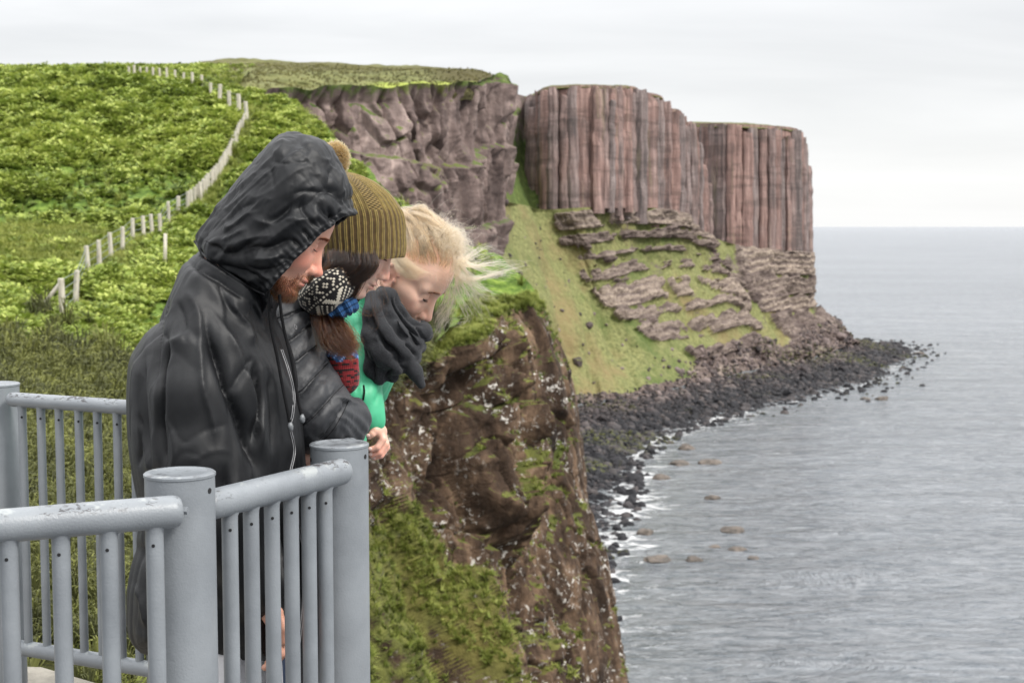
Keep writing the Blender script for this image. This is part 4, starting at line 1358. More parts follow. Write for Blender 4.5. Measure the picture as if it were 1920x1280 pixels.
def sdf_mesh(f, lo, hi, h, margin=0.0):
    """naive surface nets over the active blocks of a grid; returns V (n,3), F (m,4)"""
    lo = np.asarray(lo, float); hi = np.asarray(hi, float)
    B = 8
    nb = np.ceil((hi - lo) / (h * B)).astype(int) + 1
    n = nb * B + 1
    ax = [lo[k] + (np.arange(nb[k]) + 0.5) * B * h for k in range(3)]
    C = np.stack(np.meshgrid(*ax, indexing='ij'), -1).reshape(-1, 3)
    dc = f(C)
    act = np.abs(dc) < B * h * 0.87 * 1.35 + margin
    D = np.repeat(np.repeat(np.repeat(np.where(dc < 0, -1.0, 1.0).astype(np.float32).reshape(nb), B, 0), B, 1), B, 2)
    D = np.pad(D, ((0, 1), (0, 1), (0, 1)), mode='edge')
    idx = np.stack(np.unravel_index(np.nonzero(act)[0], tuple(nb)), -1)
    o = np.stack(np.meshgrid(*[np.arange(B + 1)] * 3, indexing='ij'), -1).reshape(-1, 3)
    mark = np.zeros(n, bool)
    for s in range(0, len(idx), 400):
        q = (idx[s:s + 400, None, :] * B + o[None]).reshape(-1, 3)
        mark[q[:, 0], q[:, 1], q[:, 2]] = True
    I = np.stack(np.nonzero(mark), -1)
    for s in range(0, len(I), 600000):
        q = I[s:s + 600000]
        D[q[:, 0], q[:, 1], q[:, 2]] = f(lo + q * h)
    S = D < 0
    cs = np.zeros((n[0] - 1, n[1] - 1, n[2] - 1), np.uint8)
    for dx in (0, 1):
        for dy in (0, 1):
            for dz in (0, 1):
                cs += S[dx:n[0] - 1 + dx, dy:n[1] - 1 + dy, dz:n[2] - 1 + dz]
    cell = (cs > 0) & (cs < 8)
    ci = np.stack(np.nonzero(cell), -1)
    num = np.full(cell.shape, -1, np.int64); num[cell] = np.arange(len(ci))
    acc = np.zeros((len(ci), 3)); cnt = np.zeros(len(ci))
    cor = [np.array(c) for c in ((0, 0, 0), (1, 0, 0), (0, 1, 0), (1, 1, 0), (0, 0, 1), (1, 0, 1), (0, 1, 1), (1, 1, 1))]
    g = lambda c: D[ci[:, 0] + c[0], ci[:, 1] + c[1], ci[:, 2] + c[2]]
    vals = [g(c) for c in cor]
    for a in range(8):
        for b in range(a + 1, 8):
            df = cor[b] - cor[a]
            if np.abs(df).sum() != 1: continue
            va, vb = vals[a], vals[b]; m = (va < 0) != (vb < 0)
            t = np.where(m, va / np.where(m, va - vb, 1), 0)
            acc += np.where(m[:, None], cor[a] + t[:, None] * df, 0); cnt += m
    V = lo + (ci + acc / cnt[:, None]) * h
    F = []
    for axis in range(3):
        sl0 = [slice(None)] * 3; sl1 = [slice(None)] * 3
        sl0[axis] = slice(0, -1); sl1[axis] = slice(1, None)
        a_, b_ = S[tuple(sl0)], S[tuple(sl1)]
        e = a_ != b_
        ii = np.stack(np.nonzero(e), -1)
        u_, v_ = [(1, 2), (2, 0), (0, 1)][axis]
        ok = (ii[:, u_] > 0) & (ii[:, v_] > 0) & (ii[:, u_] < n[u_] - 1) & (ii[:, v_] < n[v_] - 1)
        ii = ii[ok]
        fl = a_[ii[:, 0], ii[:, 1], ii[:, 2]]
        def cid(du, dv):
            q = ii.copy(); q[:, u_] -= du; q[:, v_] -= dv
            return num[q[:, 0], q[:, 1], q[:, 2]]
        quad = np.stack([cid(1, 1), cid(0, 1), cid(0, 0), cid(1, 0)], -1)
        quad[~fl] = quad[~fl][:, ::-1]
        F.append(quad)
    F = np.concatenate(F); F = F[(F >= 0).all(1)]
    return V, F


def sdf_normals(f, V, e=0.002):
    n = np.zeros_like(V)
    for k in range(3):
        d = np.zeros(3); d[k] = e
        n[:, k] = f(V + d) - f(V - d)
    return n / (np.linalg.norm(n, axis=1, keepdims=True) + 1e-9)


def crease(p, f, seed, warp=0.5):
    """sharp valleys between soft bulges, like crumpled thin cloth"""
    q = p * f
    q = q + warp * np.stack([noise3(q * 0.7, seed + 50), noise3(q * 0.7, seed + 51), noise3(q * 0.7, seed + 52)], -1)
    return np.abs(noise3(q, seed)) - 0.25


def drape(p, f, seed, zs=0.3):
    """long cloth folds: sharp crests and sharp valleys in turns, stretched along z"""
    q = p * np.array([f, f, f * zs])
    q = q + 0.55 * np.stack([noise3(q * 0.6, seed + 60), noise3(q * 0.6, seed + 61), noise3(q * 0.8, seed + 62)], -1)
    n = noise3(q, seed); m = noise3(q * 0.7 + 9.1, seed + 3)
    a = np.minimum(np.abs(n) * 1.8, 1.0); b = np.minimum(np.abs(m) * 1.8, 1.0)
    return (1 - a) ** 1.3 - (1 - b) ** 1.6


def bvh_of(V, F): return BVHTree.FromPolygons(V.tolist(), [tuple(int(x) for x in f) for f in F])


def hit(bvh, u, v, off=0.0, default_y=None):
    r = Vector(ray(u, v)).normalized()
    h = bvh.ray_cast(Vector((0, 0, CAMZ)), r, 100)
    if h[0] is None: return P(u, v, default_y) if default_y else None
    return np.array(h[0]) - np.array(r) * off


def hit_line(bvh, pts, off=0.001, n=8, dy=2.8):
    K = cr1(np.array(pts, float), np.linspace(0, len(pts) - 1, (len(pts) - 1) * n + 1))
    return np.array([hit(bvh, a, b, off, dy) for a, b in K])


# ---- hair
def hair(name, S, r0, r1, mat, parent):
    """S (N,K,3) strands in world coordinates"""
    S = np.asarray(S, np.float32); N_, K_ = S.shape[:2]
    hc = bpy.data.hair_curves.new(name)
    hc.add_curves([K_] * N_)
    hc.points.foreach_set('position', S.reshape(-1))
    rr = np.tile(np.linspace(r0, r1, K_, dtype=np.float32), N_)
    hc.points.foreach_set('radius', rr)
    hc.materials.append(mat)
    o = bpy.data.objects.new(name, hc); COL.objects.link(o)
    if parent is not None:
        o.parent = parent; o.matrix_parent_inverse = Matrix.Translation(-Vector(parent.location))
    return o


def strands(guides, n, spread, K_=14, seed=0, clump=0.5, frizz=0.004, mix=True, taper_spread=None, lenvar=0.25, cn=None):
    """hairs around guide curves (each (m,3)); neighbouring guides are blended"""
    r = np.random.default_rng(seed)
    G_ = [cr1(np.asarray(g, float), np.linspace(0, len(g) - 1, K_)) for g in guides]
    G_ = np.array(G_)
    gi = r.uniform(0, len(G_) - 1.001, n); i = gi.astype(int); f = (gi - i)[:, None, None]
    if not mix: i = r.integers(0, len(G_), n); f = np.zeros((n, 1, 1))
    base = G_[i] * (1 - f) + G_[np.minimum(i + 1, len(G_) - 1)] * f
    off = r.normal(0, 1, (n, 1, 3)) * spread
    nc = cn or max(6, n // 40)
    cid = r.integers(0, nc, n)
    coff = r.normal(0, 1, (nc, 1, 3)) * spread
    t = np.linspace(0, 1, K_)[None, :, None]
    ts = 1.0 if taper_spread is None else (taper_spread[0] * (1 - t) + taper_spread[1] * t)
    o = (off * (1 - clump * t) + coff[cid] * clump * t * 1.3) * ts
    ph = r.uniform(0, 6.28, (n, 1, 3)); fr = r.uniform(3, 9, (n, 1, 3))
    wav = np.sin(ph + fr * t) * frizz * t + r.normal(0, frizz * 0.15, (n, K_, 3)).cumsum(1) * 0.5
    S = base + o + wav
    ln = 1 - r.uniform(0, lenvar, n)
    tt = np.linspace(0, 1, K_)[None] * ln[:, None] * (K_ - 1)
    a = np.clip(tt.astype(int), 0, K_ - 2); ff = (tt - a)[..., None]
    idx = np.arange(n)[:, None]
    return S[idx, a] * (1 - ff) + S[idx, a + 1] * ff


def mat_hair(name, melanin, red, rough=0.35, tint=None, rand=0.3, colour=None):
    m = bpy.data.materials.new(name); m.use_nodes = True; t = m.node_tree; t.nodes.clear()
    o = t.nodes.new('ShaderNodeOutputMaterial'); b = t.nodes.new('ShaderNodeBsdfHairPrincipled')
    b.model = 'CHIANG'
    if colour is None:
        b.parametrization = 'MELANIN'
        b.inputs['Melanin'].default_value = melanin; b.inputs['Melanin Redness'].default_value = red
    else:
        b.parametrization = 'COLOR'; b.inputs['Color'].default_value = (*colour, 1)
    for k, v in (('Roughness', rough), ('Radial Roughness', 0.45), ('Random Color', rand), ('Random Roughness', 0.2), ('Coat', 0.0)):
        if k in b.inputs: b.inputs[k].default_value = v
    t.links.new(b.outputs[0], o.inputs['Surface'])
    return m


# ---- head
class Frame:
    def __init__(s, c, yaw, pitch, roll=0.0, scale=1.0):
        y, p, r = rad(yaw), rad(pitch), rad(roll)
        Rz = np.array([[math.cos(y), -math.sin(y), 0], [math.sin(y), math.cos(y), 0], [0, 0, 1]])
        Ry = np.array([[math.cos(p), 0, math.sin(p)], [0, 1, 0], [-math.sin(p), 0, math.cos(p)]])
        Rx = np.array([[1, 0, 0], [0, math.cos(r), -math.sin(r)], [0, math.sin(r), math.cos(r)]])
        s.R = Rz @ Ry @ Rx; s.c = np.asarray(c, float); s.k = scale

    def loc(s, p): return ((p - s.c) @ s.R) / s.k

    def w(s, q): return np.asarray(q, float) * s.k @ s.R.T + s.c


def frame_from(u, v, y, local, yaw, pitch, roll=0.0, scale=1.0):
    """head frame that puts the local point on the ray of pixel (u,v) at distance y"""
    f = Frame((0, 0, 0), yaw, pitch, roll, scale)
    f.c = P(u, v, y) - f.w(local)
    return f


def head_local(q, male=True, ear=True, jaw=1.0, nose=1.0, lids=True):
    m = 1.0 if male else 0.0
    s = np.stack([q[:, 0], np.abs(q[:, 1]), q[:, 2]], -1)          # mirrored coordinates
    d = ell(q, (-0.006, 0, 0.036), (0.094, 0.074, 0.090))
    d = smin(d, ell(q, (0.032, 0, 0.034), (0.056, 0.058, 0.052)), 0.02)
    d = smin(d, ell(q, (0.036, 0, -0.036), (0.054, 0.052, 0.072)), 0.02)
    d = smin(d, cap_(s, (0.004, 0.050, -0.052), (0.068, 0.016, -0.104), 0.019, 0.015), 0.018)
    d = smin(d, ell(q, (0.060, 0, -0.066), (0.036, 0.032, 0.034)), 0.016)
    d = smin(d, ell(q, (0.074, 0, -0.103), (0.0195 + 0.002 * m, 0.021, 0.0165)), 0.012)
    d = smin(d, ell(s, (0.056, 0.034, -0.036), (0.030, 0.026, 0.028)), 0.018)
    d = smin(d, ell(s, (0.028, 0.052, -0.016), (0.040, 0.016, 0.017)), 0.018)
    d = smin(d, cap_(s, (0.081, 0.008, 0.017), (0.064, 0.046, 0.017), 0.0095 + 0.0025 * m, 0.010), 0.014)
    d = smax(d, -ell(s, (0.094, 0.032, 0.001), (0.019, 0.021, 0.0125)), 0.014)
    d = smin(d, np.linalg.norm(s - np.array([0.0695, 0.0315, -0.001]), axis=-1) - 0.0138, 0.004)
    if lids:   # upper lid fold and the swell under the eye
        d = smin(d, cap_(s, (0.080, 0.018, -0.012), (0.074, 0.044, -0.009), 0.0032, 0.003), 0.006)
        d = smax(d, -cap_(s, (0.0835, 0.020, 0.0065), (0.076, 0.043, 0.006), 0.0011), 0.003)
    # nose
    d = smin(d, cap_(q, (0.080, 0, 0.006), (0.101, 0, -0.034), 0.0085, 0.0095), 0.012)
    d = smin(d, ell(q, (0.1035 + 0.002 * m, 0, -0.0425), (0.0135 * nose, 0.0115, 0.0105)), 0.006)
    d = smin(d, ell(s, (0.0955, 0.0125, -0.046), (0.0115, 0.0072, 0.0088)), 0.004)
    d = smax(d, -cap_(s, (0.0945, 0.0225, -0.040), (0.086, 0.0215, -0.050), 0.0022), 0.005)
    d = smax(d, -ell(s, (0.1015, 0.0070, -0.0555), (0.0065, 0.0034, 0.0048)), 0.002)
    # mouth
    d = smin(d, ell(q, (0.0915, 0, -0.0685), (0.0100, 0.021, 0.0060)), 0.005)
    d = smin(d, ell(q, (0.0895, 0, -0.0800), (0.0100, 0.018, 0.0066)), 0.005)
    d = smax(d, -ell(q, (0.0985, 0, -0.0742 ), (0.013, 0.0225, 0.0011)), 0.0022)
    d = smax(d, -cap_(s, (0.0860, 0.0230, -0.0735), (0.0845, 0.0255, -0.0745), 0.0020), 0.004)
    d = smax(d, -ell(q, (0.1015, 0, -0.0915), (0.012, 0.022, 0.0058)), 0.008)
    d = smax(d, -cap_(q, (0.1035, 0, -0.056), (0.1030, 0, -0.063), 0.0022), 0.004)
    # ears
    if ear:
        c = np.array([-0.006, 0.074, -0.012])
        e = s - c; a_ = rad(-14)
        ex = e[:, 0] * math.cos(a_) - e[:, 2] * math.sin(a_); ez = e[:, 0] * math.sin(a_) + e[:, 2] * math.cos(a_)
        ey = e[:, 1] - 0.22 * (-ex)
        E_ = np.stack([ex, ey, ez], -1)
        rr = np.sqrt((ex / 0.0165) ** 2 + ((ez - 0.001) / 0.0285) ** 2)
        ring = np.sqrt(((rr - 1) * 0.0175) ** 2 + (ey - 0.004) ** 2) - 0.0030
        ring = np.where((ex > 0.006) & (ez < 0.008), 0.01, ring)
        disc = ell(E_, (-0.001, 0.000, 0.0), (0.0165, 0.0036, 0.0285))
        anti = cap_(E_, (-0.009, 0.003, 0.012), (-0.006, 0.003, -0.012), 0.0026)
        lobe = ell(E_, (0.004, 0.001, -0.0270), (0.0088, 0.0042, 0.0090))
        trag = ell(E_, (0.0125, 0.004, -0.004), (0.0040, 0.0034, 0.0060))
        er = smin(smin(disc, ring, 0.003), lobe, 0.005)
        er = smin(er, anti, 0.003)
        er = smax(er, -ell(E_, (0.003, 0.0055, -0.005), (0.0078, 0.0062, 0.0115)), 0.003)
        er = smin(er, trag, 0.003)
        d = smin(d, er, 0.005)
    return d


def mat_skin(name, base, red, rough=0.48):
    k = NT(name); p = k.pos()
    n = k.noise(p, 60, 5, 0.6); n2 = k.noise(p, 420, 3, 0.6)
    c = k.mix(k.math('MULTIPLY', k.attr('red'), k.ramp(n, [(0.3, 0.75), (0.7, 1.0)])), base, red)
    c = k.mix(k.ramp(n2, [(0.42, 0.16), (0.6, 0.0)]), c, tuple(x * 0.6 for x in base))
    c = k.mix(k.attr('lip'), c, (red[0] * 0.85, red[1] * 0.62, red[2] * 0.75))
    c = k.mix(k.attr('dark'), c, (0.045, 0.024, 0.016))
    k.set(base=c, rough=rough, spec=0.4, sss=0.18, ssr=(1.0, 0.35, 0.18), sssc=0.006)
    k.bump(k.math('ADD', n2, n), 0.22, 0.0009)
    return k.m


def head_attrs(q, flush=1.0, beard=0.0):
    """redness, lips and dark lines from local coordinates"""
    s = np.stack([q[:, 0], np.abs(q[:, 1]), q[:, 2]], -1)
    g = lambda c, r: np.exp(-(((s - np.array(c)) / np.array(r)) ** 2).sum(-1))
    red = g((0.105, 0, -0.042), (0.02, 0.016, 0.016)) * 1.0 + g((0.066, 0.046, -0.035), (0.03, 0.022, 0.022)) * 0.75 + g((-0.004, 0.078, -0.01), (0.02, 0.014, 0.034)) * 0.75
    red += g((0.09, 0, -0.11), (0.02, 0.02, 0.012)) * 0.35 + g((0.085, 0.018, -0.008), (0.02, 0.02, 0.012)) * 0.4
    red = np.clip(red * flush + 0.12, 0, 1)
    lip = g((0.0975, 0, -0.0692), (0.014, 0.0195, 0.0042)) + g((0.096, 0, -0.0795), (0.014, 0.0175, 0.0052))
    lip = np.clip(lip * 1.25 - 0.15, 0, 1) * (q[:, 0] > 0.078)
    dark = g((0.0985, 0, -0.0742), (0.012, 0.021, 0.0012)) * (q[:, 0] > 0.078) * 0.85
    dark += g((0.1015, 0.0070, -0.0560), (0.006, 0.0034, 0.0036)) * 0.9
    return red, lip, np.clip(dark, 0, 1)


def lash_line(fr, side, el=-24, open_=0.0, r=0.0010):
    """tube along the closed lids plus its end points"""
    c = np.array([0.0695, 0.0315 * side, -0.001]); out = []
    for a in np.linspace(-52, 56, 14):
        e = rad(el + 10 * math.cos(rad(a * 1.5)) * -1 + 6)
        A_ = rad(a) * side
        out.append(fr.w(c + 0.0142 * np.array([math.cos(e) * math.cos(A_), math.cos(e) * math.sin(A_), math.sin(e)])))
    return np.array(out)


def lashes(fr, side, n=46, seed=0, L=0.008, el=-24):
    r = np.random.default_rng(seed); c = np.array([0.0695, 0.0315 * side, -0.001]); S = []
    for k in range(n):
        a = r.uniform(-46, 54); e = rad(el - 4 + r.normal(0, 2)); A_ = rad(a) * side
        d = np.array([math.cos(e) * math.cos(A_), math.cos(e) * math.sin(A_), math.sin(e)])
        p0 = c + 0.0138 * d; dd = np.array([d[0], d[1] + 0.25 * side, -0.35]); l = L * r.uniform(0.7, 1.1)
        S.append([fr.w(p0 + dd * l * t + np.array([0, 0, 0.35 * l * t * t])) for t in np.linspace(0, 1, 4)])
    return np.array(S)


def brows(fr, f_loc, side, n=260, seed=0, thick=0.0038, lift=0.019):
    r = np.random.default_rng(seed); S = []
    t = r.uniform(0, 1, n)
    y = (0.011 + 0.034 * t) * side; z = lift + 0.003 * np.sin(t * math.pi * 0.8) - 0.004 * t ** 2 + r.normal(0, thick * 0.5, n) * (1 - 0.6 * t)
    x = 0.10 - 0.0 * t
    q = np.stack([np.full(n, 0.11), y, z], -1)
    for _ in range(24): q[:, 0] -= np.clip(f_loc(q), -0.01, 0.01) * 0.7
    q[:, 0] -= 0.0005
    for k in range(n):
        d = np.array([0.15, 0.75 * side, 0.45 * (1 - t[k]) - 0.25 * t[k]]) + r.normal(0, 0.15, 3); d /= np.linalg.norm(d); l = r.uniform(0.005, 0.009)
        S.append([fr.w(q[k] + d * l * s_ + np.array([0.0012 * s_, 0, 0])) for s_ in np.linspace(0, 1, 4)])
    return np.array(S)
# ================================================================ PERSON 1: MAN IN THE HOODED JACKET
def mat_cloth(name, c0, c1, rough=0.45, sheen=0.0, wv=900.0, bumpd=0.0004, spec=0.5, coarse=30.0, crinkle=0.0, csc=30.0):
    k = NT(name); p = k.pos()
    n = k.noise(p, coarse, 5, 0.6); w = k.noise(p, wv, 2, 0.5)
    k.set(base=k.ramp(n, [(0.3, c0), (0.7, c1)]), rough=rough, spec=spec)
    if sheen: k.set(sheen=sheen)
    nb = k.bump(k.math('ADD', k.math('MULTIPLY', n, 1.5), w), 0.35, bumpd)
    if crinkle:
        x = k.n('ShaderNodeTexNoise', noise_type='RIDGED_MULTIFRACTAL'); x.inputs['Scale'].default_value = csc; x.inputs['Detail'].default_value = 3
        x.inputs['Roughness'].default_value = 0.5; x.inputs['Distortion'].default_value = 0.5
        k.l(k.map(p, (1, 1, 0.7), (0.3, 0.6, 0)), x.inputs['Vector'])
        k.bump(x.outputs['Fac'], 0.6, crinkle, nb)
    return k.m


M_nylon = mat_cloth('black_nylon', (0.005, 0.0053, 0.0062), (0.0085, 0.009, 0.0102), 0.46, 0.0, 1200, 0.0008, 0.30, crinkle=0.0045, csc=17.0)
M_skinm = mat_skin('ruddy_skin', (0.60, 0.34, 0.245), (0.64, 0.20, 0.14))
M_short = mat_cloth('pale_short_fabric', (0.42, 0.42, 0.44), (0.56, 0.56, 0.58), 0.85, 0.1, 400, 0.001)
M_shoe = mat_cloth('brown_shoe_leather', (0.05, 0.035, 0.025), (0.10, 0.07, 0.05), 0.6)
M_cord = mat_cloth('black_cord', (0.004, 0.004, 0.0045), (0.009, 0.009, 0.010), 0.9, spec=0.2)
M_tip = mat_cloth('grey_plastic_tip', (0.10, 0.105, 0.11), (0.20, 0.21, 0.22), 0.3)
M_pipe = mat_cloth('reflective_piping', (0.16, 0.16, 0.165), (0.30, 0.30, 0.31), 0.4)
M_redhair = mat_hair('reddish_beard_hair', 0.66, 0.72, 0.4)
M_browhair = mat_hair('brown_brow_hair', 0.60, 0.55, 0.4)
M_darklash = mat_hair('dark_lash_hair', 0.95, 0.3, 0.4)

fm = frame_from(592, 463, 2.755, (0.080, -0.031, -0.001), 6, 31, -1, 0.985)


def person_mesh(name, parts, mat, attrs, loc):
    """join several meshes into the one body mesh of a person, origin between the feet"""
    V = []; F = []; b = 0
    for v, f in parts:
        V.append(v); F.append(np.asarray(f) + b); b += len(v)
    V = np.concatenate(V) - np.asarray(loc); F = np.concatenate(F)
    o = mesh_obj(name, V, F, mat); o.location = loc
    for k, a in attrs.items(): vattr(o, k, np.concatenate(a))
    return o


def man_head(p):
    q = fm.loc(p)
    d = head_local(q, True, ear=False)
    d = smin(d, cap_(q, (-0.02, 0, -0.05), (-0.05, 0, -0.14), 0.052, 0.05), 0.025)
    return d * fm.k


lo = fm.c - 0.165; hi = fm.c + np.array([0.165, 0.12, 0.165]); lo[1] = fm.c[1] - 0.105
VH, FH = sdf_mesh(man_head, lo, hi, 0.0021)
qm = fm.loc(VH)
redm, lipm, darkm = head_attrs(qm, 1.0)
# bodies under the clothes
MHIP = P(395, 1010, 2.86)


def man_body(p):
    s = p.copy(); s[:, 1] = np.abs(p[:, 1] - 2.86)
    neck = fm.w((-0.055, 0, -0.12)); ch = P(400, 660, 2.86)
    d = cap_(p, neck, ch, 0.045, 0.07)
    d = smin(d, cap_(p, ch, (MHIP[0], 2.86, MHIP[2]), 0.085, 0.115), 0.04)
    hip = np.array([MHIP[0] + 0.01, 0.10, 0.88])
    kn = np.array([MHIP[0] + 0.03, 0.12, 0.50]); an = np.array([MHIP[0] + 0.0, 0.13, 0.09])
    d = smin(d, cap_(s, hip, kn, 0.085, 0.056), 0.03)
    d = smin(d, chain(s, [kn, kn + [-0.02, 0, -0.12], an], [0.055, 0.057, 0.037]), 0.02)
    d = smin(d, cap_(s, an, an + [0.0, 0, -0.05], 0.036, 0.034), 0.02)
    for sg in (-1, 1):
        sh, el_, wr = man_arm[sg]
        d = smin(d, chain(p, [sh * 0.9 + el_ * 0.1, el_, wr], [0.04, 0.042, 0.028]), 0.02)
    return d


man_arm = {-1: [P(376, 602, 2.71), P(368, 850, 2.66), P(490, 1105, 2.66)], 1: [P(400, 590, 3.02), P(420, 850, 3.04), P(530, 900, 2.98)]}
VB, FB = sdf_mesh(man_body, (-0.95, 2.45, -0.02), (-0.25, 3.2, 1.5), 0.009)


def hand_sdf(p, wrist, palm, fingers, r=0.0085, wr=0.026, palm_r=(0.02, 0.014)):
    """wrist/palm points plus finger joint chains, in world coordinates"""
    d = cap_(p, wrist, palm, wr, palm_r[0])
    for i, f in enumerate(fingers):
        n = len(f); rs = [r * (1.12 - 0.28 * j / (n - 1)) for j in range(n)]
        root = cap_(p, palm, f[0], palm_r[1], rs[0] * 1.25)
        d = smin(d, root, 0.008)
        d = smin(d, chain(p, f, rs, 0.003), 0.0022)
    return d


# right hand hanging below the cuff
hw = man_arm[-1][2]; dr = np.array([0.35, 0.0, -0.93])
base = hw + dr * 0.045
fg = []
for k, (oy, L) in enumerate(((-0.028, 0.9), (-0.010, 1.0), (0.010, 0.95), (0.028, 0.75))):
    a = hw + dr * 0.085 + np.array([0, oy, 0]); fg.append([a, a + np.array([0.012, 0, -0.040]) * L, a + np.array([-0.006, 0, -0.062]) * L, a + np.array([-0.022, 0, -0.070]) * L])
a = hw + dr * 0.04 + np.array([0.02, -0.025, 0]); fg.append([a, a + [0.016, -0.008, -0.03], a + [0.014, -0.006, -0.055]])
mh = lambda p: hand_sdf(p, hw, base, fg)
VM, FM_ = sdf_mesh(mh, hw - 0.15, hw + np.array([0.15, 0.12, 0.06]), 0.0032)
z = lambda n, v=0.0: np.full(n, v)
man = person_mesh('person', [(VH, FH), (VB, FB), (VM, FM_)], M_skinm,
                  dict(red=[redm, z(len(VB), 0.3), z(len(VM), 0.2)], lip=[lipm, z(len(VB)), z(len(VM))], dark=[darkm, z(len(VB)), z(len(VM))]), (MHIP[0], 2.86, 0.0))
tag(man, 'bearded man in a black hooded rain jacket leaning over the railing', 'person', 'three people looking down over the railing')
del VB, FB

# beard, moustache, brows, lashes
head_l = lambda q: head_local(q, True, ear=False)
rb = np.random.default_rng(12)
s_ = np.stack([qm[:, 0], np.abs(qm[:, 1]), qm[:, 2]], -1)
chin_line = -0.083 + 0.046 * sstep(0.055, 0.0, qm[:, 0])                       # lower on the cheek, up towards the ear
bm_ = sstep(0.007, -0.005, qm[:, 2] - chin_line) * (qm[:, 2] > -0.128) * (qm[:, 0] > -0.005)
must = np.exp(-((s_[:, 2] + 0.0625) / 0.0042) ** 2) * (s_[:, 1] < 0.026) * (qm[:, 0] > 0.083) * 0.9
corner = np.exp(-(((s_ - np.array([0.080, 0.029, -0.082])) / np.array([0.012, 0.007, 0.016])) ** 2).sum(-1)) * 1.0
wgt = np.clip(bm_ + must + corner, 0, 1) * (1 - lipm) * (qm[:, 0] > -0.01)
wgt *= 1 - 0.75 * np.exp(-(((s_ - np.array([0.094, 0, -0.090])) / np.array([0.012, 0.012, 0.006])) ** 2).sum(-1))
pick = rb.choice(len(VH), 11000, p=wgt / wgt.sum())
nr = sdf_normals(head_l, qm[pick], 0.001)
q0 = qm[pick] + rb.normal(0, 0.0012, (len(pick), 3))
dd_ = nr * 0.55 + np.array([0.25, 0, -0.85]) + rb.normal(0, 0.28, nr.shape)
dd_ /= np.linalg.norm(dd_, axis=1, keepdims=True)
L_ = rb.uniform(0.005, 0.013, len(pick)) * (0.55 + 0.75 * sstep(-0.075, -0.105, q0[:, 2]))
S = np.stack([fm.w(q0 + dd_ * (L_ * t)[:, None] + np.array([-0.4, 0, 0.1]) * (L_ * t * t)[:, None]) for t in np.linspace(0, 1, 4)], 1)
hair('beard', S, 0.00024, 0.00008, M_redhair, man)
hair('eyebrow', brows(fm, head_l, -1, 300, 1), 0.00020, 0.00007, M_redhair, man)
hair('eyebrow', brows(fm, head_l, 1, 300, 2), 0.00020, 0.00007, M_redhair, man)
for sd_ in (-1, 1):
    ll = lash_line(fm, sd_)
    mesh_obj('eyelid_line', *tube(ll, np.r_[0.0002, [0.0008] * 12, 0.0002], 8), M_cord, man)
    hair('eyelash', lashes(fm, sd_, 40, 3), 0.00016, 0.00005, M_darklash, man)

# ---- jacket
YC = 2.86
Tpx = [(388, 470), (366, 476), (350, 503), (327, 545), (298, 588), (266, 630), (243, 670), (239, 740), (243, 820), (254, 880), (270, 940), (271, 985), (258, 1040), (248, 1100), (249, 1165),
       (275, 1200), (340, 1215), (430, 1222), (500, 1216), (560, 1222), (574, 1180), (578, 1100), (577, 1000), (572, 930), (566, 870), (564, 810), (557, 755), (548, 700), (532, 650), (506, 600), (486, 560), (470, 530), (430, 490)]
Tpx = [(u + (9 if u < 300 else 0), v) for u, v in Tpx]
Tw = pxpoly(smooth_poly(Tpx, 3), YC)
ztop = P(400, 520, YC)[2]; zsh = P(400, 640, YC)[2]; zhem = P(400, 1216, YC)[2]


def wid(p):
    t = sstep(ztop + 0.04, zsh, p[..., 2])
    return 0.125 + 0.085 * t + 0.0 * p[..., 0]


def jacket_outer(p):
    d = inflate(p, Tw, YC, wid(p), 0.105, power=2.3)
    a = man_arm[-1]
    cuff = a[1] * 0.05 + a[2] * 0.95
    d = smin(d, chain(p, [a[0] + [0.0, 0.03, 0.01], a[0] * 0.45 + a[1] * 0.55 + [0, -0.01, 0], a[1] + [0.005, 0, 0], a[1] * 0.5 + a[2] * 0.5, cuff], [0.075, 0.086, 0.082, 0.074, 0.062], 0.02), 0.028)
    d = smin(d, ell(p, P(413, 526, 2.83), (0.074, 0.138, 0.062)), 0.03)
    d = smin(d, ell(p, P(452, 556, 2.82), (0.072, 0.130, 0.052)), 0.03)
    a = man_arm[1]
    d = smin(d, chain(p, [a[0] + [0, -0.03, 0], a[1], a[2]], [0.09, 0.08, 0.055], 0.02), 0.03)
    return d


def jacket(p):
    d = jacket_outer(p)
    # hollow it out and open the hem; keep cloth thickness
    zc = p[..., 2]
    d = np.maximum(d, (zhem + 0.012 * np.sin(p[..., 0] * 38) + 0.01 * np.sin(p[..., 1] * 30 + 1)) - zc)
    inner = d * 0 + jacket_outer(p) + 0.011
    return np.maximum(d, -np.where(zc < zhem + 0.10, inner, 1e3 * 0 + 1.0))


VJ, FJ = sdf_mesh(jacket, (-0.95, 2.50, zhem - 0.04), (-0.32, 3.2, ztop + 0.20), 0.0043, 0.006)
NJ = sdf_normals(jacket_outer, VJ, 0.004)
U, W_ = project(VJ)
face = sstep(0.35, -0.25, NJ[:, 1])
D = np.zeros(len(VJ))
